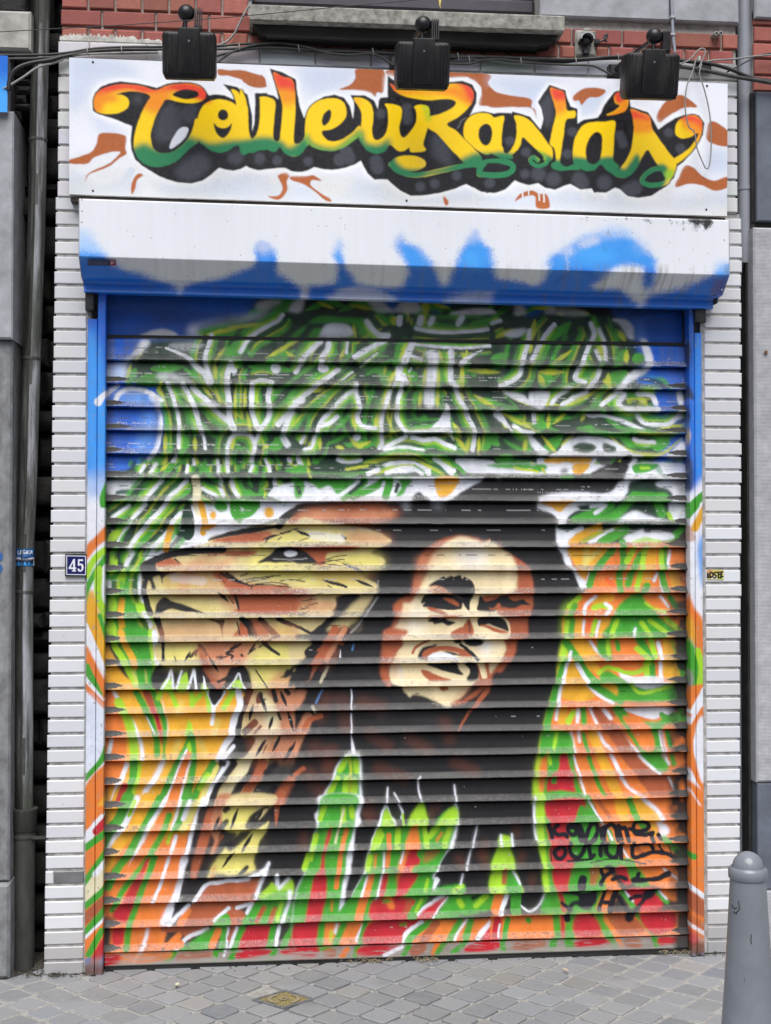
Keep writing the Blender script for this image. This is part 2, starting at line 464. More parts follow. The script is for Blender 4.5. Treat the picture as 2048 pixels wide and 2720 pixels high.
SIGN_BACK = """
@ 0 0 2.38
F l 14 440,380 700,370 900,480 700,500 600,520 560,600 450,700
F l 14 560,560 640,760 760,830 700,860 600,780
F l 10 450,1080 620,1150 800,1120 900,1200 800,1240 450,1235
F l 12 1000,1180 1300,1150 1666,1130 1666,1240 1100,1240
F W 8 600,1080 760,1060 820,1080 700,1150 560,1160
F n 1 640,843 790,858 795,940 800,975 760,1000 690,1055 600,1090 560,1110 538,1155 550,1108 600,1075 690,1035 745,985 760,962 700,965 600,995 560,1035 500,1040 440,1034 440,1010 500,992 580,960 610,910
F n 1 870,1100 907,1108 870,1140 855,1200 833,1232 832,1160
F n 1 1380,438 1450,445 1520,443 1590,460 1672,492 1672,550 1590,547 1540,510 1440,480 1385,478
F n 1 1235,480 1255,478 1240,500
S l 3 50 760,1190 800,1130 830,1080
S l 3 40 1340,1230 1380,1150
@ 650 0 2.38
F l 18 350,420 700,440 690,500 600,560 420,600
F l 14 0,1100 300,1160 700,1130 900,1200 900,1290 0,1270
F W 10 430,1170 640,1090 700,1150 560,1250
F l 14 1000,1250 1400,1190 1666,1230 1666,1310 1000,1300
F n 1 -10,450 80,490 108,474 130,515 136,552 60,552 -10,515
F n 1 712,434 876,440 880,580 840,585 825,614 790,585 700,570 598,568 670,535 700,495
F n 1 925,440 1510,463 1540,530 1590,580 1672,612 1672,668 1560,670 1480,664 1498,600 1490,545 1430,500 1360,490 1000,510
F n 1 210,1110 260,1092 285,1110 268,1150 272,1200 240,1250 200,1265 145,1240 213,1237 240,1190 220,1140
F n 1 295,1115 400,1112 440,1110 490,1147 430,1140 420,1170 480,1220 540,1255 552,1275 510,1268 440,1210 380,1170 297,1140
F n 1 1255,1238 1290,1270 1285,1298 1262,1292
M W 2 30 530,1135|560,1110|180,1150|500,1150
@ 1300 0 2.2273
F l 14 0,460 400,480 330,560 280,640 120,560
F l 14 520,560 740,560 640,640 540,700
F l 14 150,1170 500,1120 760,1150 1000,1190 1400,1130 1410,1240 0,1240
F l 12 1330,880 1410,900 1410,1030 1290,1000
F n 1 -6,518 60,555 240,585 250,635 272,650 278,702 250,642 140,635 -6,630
F n 1 497,570 560,525 640,521 690,539 650,575 590,580 548,622 530,597 500,598
F n 1 1030,615 1090,570 1150,568 1232,632 1150,640 1060,690 1005,730 990,690
F n 1 1310,718 1416,780 1416,866 1288,830
F n 1 1160,980 1210,993 1260,1040 1330,1070 1416,1046 1416,1105 1340,1130 1250,1096 1180,1090 1100,1107 1130,1030
F n 1 150,1195 180,1150 250,1126 300,1148 340,1150 358,1230 280,1230 270,1165 232,1160 190,1172
M W 2 30 1060,1140|1110,1170|1170,1165|690,1170|560,1160|1240,1160|1030,1165
"""
SIGN_BLACK = """
@ 0 0 2.38
P K 1 588,700 585,640 600,590 640,548 690,527 760,515 860,525 930,540 990,556 1060,530 1140,518 1230,526 1290,555 1322,605 1350,598 1420,602 1480,632 1470,600 1455,580 1408,532 1500,550 1545,590 1570,640 1587,720 1597,832 1612,790 1618,700 1612,590 1690,588 1690,1068 1620,1076 1560,1050 1520,1072 1480,1080 1430,1075 1385,1062 1330,1112 1280,1145 1210,1162 1130,1155 1060,1137 1000,1112 900,1050 855,1010 832,950 826,880 836,798 790,782 740,760 680,740 620,722
@ 650 0 2.38
P K 1 -20,570 20,600 50,735 48,832 62,780 68,640 64,592 120,590 185,605 214,630 205,580 190,520 158,434 240,458 325,502 335,600 352,680 376,748 400,700 440,648 500,612 570,598 630,618 665,670 686,752 692,690 690,640 668,602 760,603 820,638 842,690 848,640 860,618 905,615 904,478 940,505 1000,525 1180,527 1310,518 1380,513 1440,535 1468,590 1465,650 1430,720 1345,820 1400,742 1450,715 1510,704 1580,718 1600,712 1690,715 1690,1160 1650,1200 1590,1222 1500,1216 1440,1185 1402,1165 1330,1195 1250,1218 1150,1236 1050,1240 980,1205 900,1136 820,1136 775,1095 735,1018 690,1045 640,1062 560,1076 490,1070 440,1058 400,1080 360,1090 300,1086 255,1062 200,1065 160,1070 80,1079 30,1062 -20,1030
@ 1300 0 2.2273
P K 1 -20,672 60,672 106,675 95,775 110,720 137,660 240,690 305,768 322,700 312,650 288,606 320,555 356,502 450,535 462,580 470,602 482,632 522,645 522,732 560,710 640,697 660,670 680,622 740,545 790,530 828,555 836,632 940,665 970,710 1000,767 1050,730 1100,700 1160,678 1240,682 1274,730 1265,800 1220,882 1150,960 1110,990 1095,1050 1050,1103 960,1160 880,1174 820,1162 775,1122 745,1111 690,1142 620,1141 605,1116 540,1122 480,1090 440,1103 390,1124 330,1112 290,1086 230,1097 180,1082 152,1068 110,1105 60,1130 -20,1146
"""
SIGN_LETTERS = """
@ 0 0 2.38
F Z 1 600,690 630,715 690,722 750,715 800,690 818,655 805,620 770,600 735,598 800,580 870,580 930,595 952,615 930,650 895,720 865,800 848,880 850,950 880,1010 930,1045 990,1058 1060,1045 1130,1010 1200,940 1262,885 1260,760 1235,757 1228,790 1200,860 1150,920 1090,960 1030,970 980,950 958,900 955,840 985,740 1030,655 1060,630 1150,650 1230,652 1290,630 1302,590 1270,550 1210,530 1130,530 1050,545 985,570 900,545 820,535 740,535 665,555 612,590 594,640
F Z 1 1250,770 1265,705 1300,655 1360,632 1420,632 1470,650 1494,664 1482,610 1462,567 1500,578 1540,640 1568,740 1575,830 1598,882 1640,870 1690,830 1690,940 1640,952 1590,968 1540,950 1502,920 1440,955 1390,968 1330,950 1290,920 1258,890
@ 650 0 2.38
F Z 1 -30,590 0,605 22,700 24,820 40,880 75,850 95,770 98,640 98,614 140,612 186,632 195,665 185,780 183,870 200,893 222,880 232,800 240,680 222,600 180,462 240,485 308,515 322,680 312,880 335,910 370,885 392,830 412,900 390,932 350,980 300,991 250,965 225,932 190,962 140,945 112,917 80,940 40,962 -30,950
F Z 1 383,870 385,770 400,705 440,655 500,628 565,622 620,642 643,690 638,745 600,790 545,820 488,833 515,880 560,895 620,880 680,840 728,795 740,850 690,890 620,938 540,958 450,940 405,910
F Z 1 725,870 740,770 735,700 690,622 760,628 805,672 814,750 805,830 820,880 850,885 890,850 908,780 905,700 890,658 950,663 990,682 993,740 978,800 985,850 1010,870 1050,830 1085,770 1084,700 1073,675 1120,663 1165,680 1170,745 1160,800 1140,870 1130,915 1147,950 1100,963 1050,960 1042,935 1010,955 970,955 918,915 890,955 840,974 780,955 742,910
F Z 1 922,530 960,545 1050,548 1200,540 1330,530 1400,540 1440,570 1448,620 1425,670 1360,735 1280,785 1340,830 1400,890 1450,940 1500,1000 1480,1060 1400,1040 1350,990 1290,930 1220,850 1150,800 1155,745 1240,720 1310,685 1337,652 1310,630 1250,627 1170,635 1080,625 1000,605 945,572
F Z 1 1388,870 1385,810 1405,760 1450,725 1510,715 1555,725 1580,745 1640,735 1630,810 1625,900 1635,960 1690,985 1690,1005 1620,1002 1580,965 1530,980 1470,950 1420,905
E Z 1 1035,1035 112,52
S Z 1 34 925,1040 970,1080 1060,1107 1150,1100 1260,1075 1400,1045 1500,1030
@ 1300 0 2.2273
F Z 1 150,685 225,703 290,770 345,845 374,885 370,950 325,950 318,925 290,895 240,850 198,813 185,860 150,905 110,938 70,937 30,917 -20,890 -20,850 70,860 90,912 120,898 150,850 162,790 160,730
S Z 1 26 350,920 335,965 290,982 255,968 243,945 262,930 285,948
F Z 1 358,525 400,528 440,546 452,600 462,655 507,657 505,697 455,710 440,800 425,900 420,960 450,987 500,970 520,940 540,1000 480,1007 420,1012 375,997 368,970 395,950 385,880 360,850 375,760 395,680 385,620
F Z 1 498,955 498,860 520,790 560,740 620,722 680,722 744,718 740,800 735,900 735,950 767,985 745,1032 700,1012 660,975 620,1007 570,1012 530,990
F Z 1 740,568 770,545 810,550 825,590 810,650 760,675 692,682 740,655 772,625 745,610
F Z 1 838,646 890,663 948,690 965,760 1010,830 1060,900 1107,967 1085,1045 1050,1062 1010,1000 960,920 936,888 905,930 870,1000 820,1047 770,1052 733,1032 770,1000 810,950 840,880 855,780 850,700
S Z 1 30 1075,1020 1040,1080 960,1096 907,1078 917,1040 970,1003 1030,997
F Z 1 1100,770 1115,720 1160,690 1220,683 1257,720 1260,770 1240,830 1190,905 1107,973 1088,945 1170,890 1220,830 1237,788 1190,812 1140,820 1106,802
S Z 1 34 -60,1030 20,1037 100,1030 140,1000 120,965 40,955 -30,965 -60,1010
"""
SIGN_GREY = """
@ 0 0 2.38
F e 8 1040,680 1110,660 1150,760 1130,850 1060,900 985,880 985,780
F e 8 1150,680 1250,660 1240,760 1180,790 1130,720
F e 8 1130,1050 1260,970 1330,1020 1300,1090 1200,1140 1120,1110
E e 6 1490,1000 50,40
E e 6 1640,1010 30,35
E e 8 870,630 30,28
F W 1 1075,940 1088,885 1140,812 1192,812 1172,870 1120,920
@ 650 0 2.38
M e 6 60 95,1000|205,1015|400,1020
M e 6 80 640,960 660,1000|600,1010|830,1020 840,1060
F e 8 1190,850 1260,880 1310,1000 1290,1050 1200,1000 1180,920
M e 6 60 1025,680 1030,760|860,720|1110,1180|1200,1160|1340,1110|1545,1160|1525,860
@ 1300 0 2.2273
F e 7 300,620 360,560 378,680 350,760 310,700
M e 6 55 120,835|215,900|490,780|460,910|610,900|770,800 790,850|1060,785|1130,880|210,1030
M e 8 85 380,1060|530,1060 545,1080|680,1080|820,1130 860,1110|290,1030
M e 6 40 10,1080|700,985
"""
SIGN_GRAD = """
@ 0 0 2.38
F G 8 800,985 900,905 1000,940 1100,925 1200,860 1280,940 1260,1080 900,1100
F r 6 590,652 620,540 800,520 1000,545 1150,515 1320,560 1330,652 1250,632 1100,580 1020,612 940,602 800,572 660,612 610,702
F o 8 585,690 590,610 640,590 740,600 740,640 660,660 640,730
F o 9 930,600 1060,570 1080,660 1000,720 900,680
F Z 5 1060,640 1150,628 1240,640 1180,665 1080,650
F G 7 1250,880 1330,905 1500,885 1600,910 1690,905 1690,1000 1250,1000
@ 650 0 2.38
F G 7 -30,905 110,865 230,885 290,930 400,850 430,900 560,935 640,890 740,820 750,930 620,990 300,1010 -30,1000
F L%0.5 4 380,850 400,830 420,905 560,945 700,850 730,830 740,880 600,950 420,940
F G 7 725,870 760,900 850,915 920,875 900,1000 740,980
F r 9 160,440 330,500 335,602 260,582 210,582
F o 11 205,590 330,580 330,650 235,660
F o 7 910,520 1000,560 1180,575 1330,540 1440,600 1440,680 1300,610 1100,600 940,590
F r 6 1320,520 1400,520 1460,570 1460,662 1420,632 1380,560
F r 5 910,520 970,540 960,572 930,562
F G 7 1400,990 1460,965 1540,980 1690,980 1690,1150 1350,1100 1000,1130 900,1080 1200,1070
F G 6 900,980 960,965 960,1020 1040,1075 1150,1080 1100,1130 950,1110 900,1060
F L%0.6 4 1120,650 1190,660 1180,760 1150,760
F o%0.5 7 685,615 740,630 720,680
@ 1300 0 2.2273
F G 6 -60,920 160,920 160,1060 -60,1060
F G 4 235,920 310,905 370,930 400,945 520,930 600,940 740,930 790,1000 820,980 880,910 890,1050 700,1060 360,1030 230,1000
F L%0.6 4 290,880 340,930 320,960 280,940
F G 4 880,1070 920,1000 1020,970 1060,1010 1020,1120 900,1120
F L 5 1040,1020 1090,1000 1090,1050 1050,1070
F r 7 350,515 460,535 460,612 420,612 385,612
F o 8 380,610 460,600 460,650 390,680
F r 5 735,540 800,535 835,560 800,612 750,612
F o 5 690,690 760,640 790,600 830,600 800,690
F r 7 830,640 960,690 960,732 850,722
F o 7 845,710 970,720 985,770 860,790
F r 6 1110,700 1200,675 1270,720 1260,792 1200,752 1150,720
F o 7 1130,730 1230,730 1260,800 1220,850 1200,790
F G%0.4 4 500,900 530,960 500,990
"""
SIGN_HOLES = """
@ 0 0 2.38
F K 1 1092,597 1140,572 1200,567 1250,583 1256,605 1225,622 1170,628 1115,615
E K 1 1411,728 33,35
F K 1 1353,780 1375,802 1410,812 1445,802 1467,780 1456,830 1430,864 1405,873 1375,850 1357,815
@ 650 0 2.38
F K 1 540,693 549,730 532,775 500,797 490,765 503,720
F K 1 1525,783 1555,800 1566,850 1550,905 1522,922 1490,895 1478,850 1490,805
@ 1300 0 2.2273
F K 1 -10,968 50,966 110,985 120,1000 80,1007 20,1000 -10,985
F K 1 632,783 664,800 668,870 652,950 610,973 577,950 572,880 595,815
"""
SIGN_DRIPS = """
@ 0 0 2.38
M W 1 8 1415,1080 1416,1150|1270,1150 1272,1180
@ 650 0 2.38
M W 1 8 50,1090 52,1145|880,1160 885,1230|1445,1200 1448,1280|760,1130 765,1170|20,1090 20,1120
S a%0.5 1 7 1345,812 1375,760 1400,745
@ 1300 0 2.2273
M W 1 8 195,1120 197,1165|232,1110 233,1150|293,1120 295,1185|322,1120 323,1195|490,1110 492,1160|640,1140 642,1200|805,1170 806,1220
"""
GUIDES = """
@ 0 500 2.4575
P U 1 500,-400 800,-400 800,1900 500,1900
F s%0.6 12 560,1000 640,1000 720,1500 700,1900 560,1900
P W 14 500,1900 800,1860 800,2300 500,2300
F u%0.6 12 560,1850 720,1820 700,1990 560,2010
T W 2 54 640,1395 720,1300
S N 3 46 705,1930 672,2030 690,2120
@ 0 1350 2.4575
P W 1 500,0 800,0 800,2300 500,2300
F O 2 705,105 705,200 640,250 560,345 560,255 620,190
S L 3 46 720,250 620,330 560,440
S N 3 40 690,320 630,410 570,520 560,640
S L 3 50 645,400 640,560 660,640 700,730
F A 3 560,640 600,530 640,640 660,740 705,860 705,1140 640,960 560,770
S N 3 30 650,700 700,860
S W 2 26 560,760 620,900 705,1120
F O 2 560,890 640,1040 705,1170 705,1290 640,1180 560,1040
T N 2 64 555,1040 665,1215
S W 2 18 560,1110 640,1220 705,1290
S O 2 36 555,1160 640,1250 705,1310
F l%0.6 8 555,1230 690,1330 690,1560 555,1720
S N 2 40 705,1530 660,1650 560,1765
S W 2 16 705,1640 560,1800
F O 2 705,1670 705,1890 640,1950 550,2080 550,1830
S A 3 44 690,1900 620,2010
F W 2 705,1900 690,1980 610,2160 550,2130 640,2010
S R 3 50 705,2000 630,2110
S N 3 50 705,2080 550,2190
@ 0 2150 2.38
P O 1 500,-20 700,-20 700,900 500,960
S W 2 60 650,60 540,190
S R 2 50 670,70 610,140
S N 2 44 680,140 530,250
S N 2 54 680,270 530,480
S c 2 90 680,360 530,580
S W 2 34 670,330 600,410
S N 2 40 680,490 530,620
S B 3 66 680,560 530,700
S N 2 46 680,620 530,790
S W 2 18 670,680 540,810
S N 2 40 640,770 560,920
S R 3 60 660,850 600,960
P a%0.8 8 500,950 700,940 700,1100 500,1100
F b%0.7 5 530,990 600,980 680,1010 660,1050 530,1050
@ 1748 500 2.4575
P U 1 100,-400 400,-400 400,2000 100,2000
F s%0.5 10 245,1000 290,1000 290,1900 245,1800
P W 8 100,2010 220,1980 300,1890 400,1890 400,2300 100,2300
F H%0.6 6 165,700 240,700 235,1100 200,1300 165,1400
F k%0.85 2 200,1000 215,1060 205,1150 190,1220 172,1200 180,1100
F k%0.85 2 172,1300 200,1280 235,1360 220,1380 190,1350
F k%0.8 3 170,1440 200,1420 215,1500 190,1560 200,1700 230,1830 225,1960 180,1960 172,1700
F t%0.9 2 180,1560 195,1500 205,1570 215,1620 195,1690 178,1650
F k%0.7 2 172,800 190,820 186,1000 172,1000
S N 2 52 180,2150 225,2070 300,2000
S O 3 44 300,2120 240,2230
@ 1748 1350 2.4575
P W 1 100,0 400,0 400,2300 100,2300
S N 2 44 170,80 250,-20
S A 3 50 300,10 240,130
S n%0.6 4 60 175,110 215,190
F u 5 260,250 300,180 300,520 270,420
F O 3 165,480 200,540 240,650 300,750 300,1020 240,900 165,720
F A%0.8 4 165,650 240,760 240,900 165,800
F N 3 165,820 250,920 300,1010 300,1160 165,1190
S L 3 40 260,930 285,1040 270,1160
F a 1.5 185,1010 205,1040 232,1110 215,1185 190,1180 215,1110
F O 2 165,1200 300,1150 280,1230 210,1380 190,1500 165,1400
S W 2 26 300,1180 220,1330
S O 2 50 305,1310 215,1470 210,1600 250,1720 310,1840
F W 2 250,1430 300,1380 300,1790 250,1650
P O 3 185,1760 305,1850 400,1900 400,2300 165,2300 165,1650
S W%0.6 2 14 190,1680 195,1800 280,1950
@ 1348 2150 2.38
P O 1 1050,-20 1350,-20 1350,900 1050,900
S W 2 34 1125,470 1270,570
F B 3 1125,500 1270,600 1270,690 1125,610
F B%0.7 5 1125,650 1220,700 1270,760 1270,790 1125,720
S W%0.8 2 24 1125,710 1270,800
P a%0.7 6 1050,760 1200,800 1350,850 1350,1000 1050,1000
F R%0.8 4 1145,770 1190,780 1210,850 1150,860
F b%0.8 4 1130,850 1260,850 1260,910 1130,910
S N 2 40 1125,280 1180,300
"""
BOXTXT = """
@ 100 480 2.38
F i 7 255,470 300,455 400,470 430,480 480,530 650,590 800,640 880,680 920,730 900,850 250,850
F s%0.55 9 258,330 300,315 345,340 390,410 440,485 400,490 258,485
F i 6 905,720 930,670 1000,645 1150,610 1300,565 1385,530 1385,440 1430,385 1490,440 1505,520 1510,590 1600,640 1666,700 1720,850 905,850
F s%0.55 7 1385,510 1382,440 1430,385 1490,440 1503,515
@ 700 480 2.38
F i 6 -30,420 20,430 75,510 92,590 190,650 240,680 262,760 -30,800
F i 7 280,690 400,655 445,640 468,560 450,500 440,460 468,470 470,395 492,395 510,530 560,600 600,650 760,672 860,675 905,600 902,520 880,480 850,440 835,380 860,350 900,395 1000,440 1070,520 1100,610 1118,655 1150,650 1200,570 1230,500 1290,400 1330,310 1370,370 1430,440 1452,520 1470,600 1600,645 1700,660 1700,790 280,800
F s%0.55 7 440,500 470,390 495,400 508,522 470,524
F s%0.55 8 840,390 860,350 900,395 1000,440 1070,520 1080,545 905,535 880,480
F s%0.55 8 1225,545 1290,400 1330,310 1370,370 1430,440 1452,550
F W%0.8 6 425,770 480,700 600,675 720,700 830,770
F W%0.7 8 1140,775 1250,715 1400,708 1600,755
F W%0.9 6 240,780 256,690 290,690 280,780
@ 1348 480 2.38
F i 7 -30,640 190,660 250,560 280,500 400,410 520,355 640,330 740,350 840,400 910,480 945,560 935,590 890,580 850,545 760,530 690,545 640,590 540,680 700,690 770,730 775,850 -30,850
F s%0.55 12 250,560 270,500 400,400 500,350 620,300 720,310 830,370 900,450 940,540 935,585 890,580 850,540 760,530 690,545 650,575
S W%0.6 9 60 480,400 560,380
F i 7 870,575 940,570 930,640 905,690 870,680 858,620
F i 7 1420,520 1340,570 1200,640 1080,690 920,715 885,740 880,850 1420,850
F s%0.8 10 1320,560 1350,520 1400,530 1400,590 1320,590
F k 2 1150,240 1200,235 1290,240 1300,265 1280,290 1245,315 1230,280 1200,290 1190,320 1180,280 1160,265
M k%0.7 1.5 10 1115,260 1118,310|1025,250 1030,265|860,240 905,265|635,325 640,335|620,440 622,445|760,240 762,250|1080,260 1082,270|500,235 505,245
M W%0.5 2 8 400,420 400,470|380,300 378,560|255,200 256,400
F b%0.5 6 1320,620 1390,640 1370,720 1290,720
@ 700 480 2.38
E W%0.5 9 850,370 40,40
E W%0.5 10 1330,340 45,50
E W%0.5 8 480,410 36,40
E W%0.45 9 10,440 50,36
E s%0.5 8 1320,500 50,40
E W%0.35 10 1040,450 40,30
@ 100 480 2.38
E W%0.45 9 1432,410 50,40
E W%0.45 11 320,340 70,36
E s%0.5 9 1440,490 40,30
@ 1348 480 2.38
E W%0.5 12 620,335 120,24
E W%0.45 11 380,440 60,40
E W%0.4 12 860,400 50,40
E s%0.6 10 560,470 120,40
E W%0.35 12 1380,540 50,30
S f%0.5 6 30 300,640 420,560 560,600
S f%0.5 6 24 900,620 880,560
"""
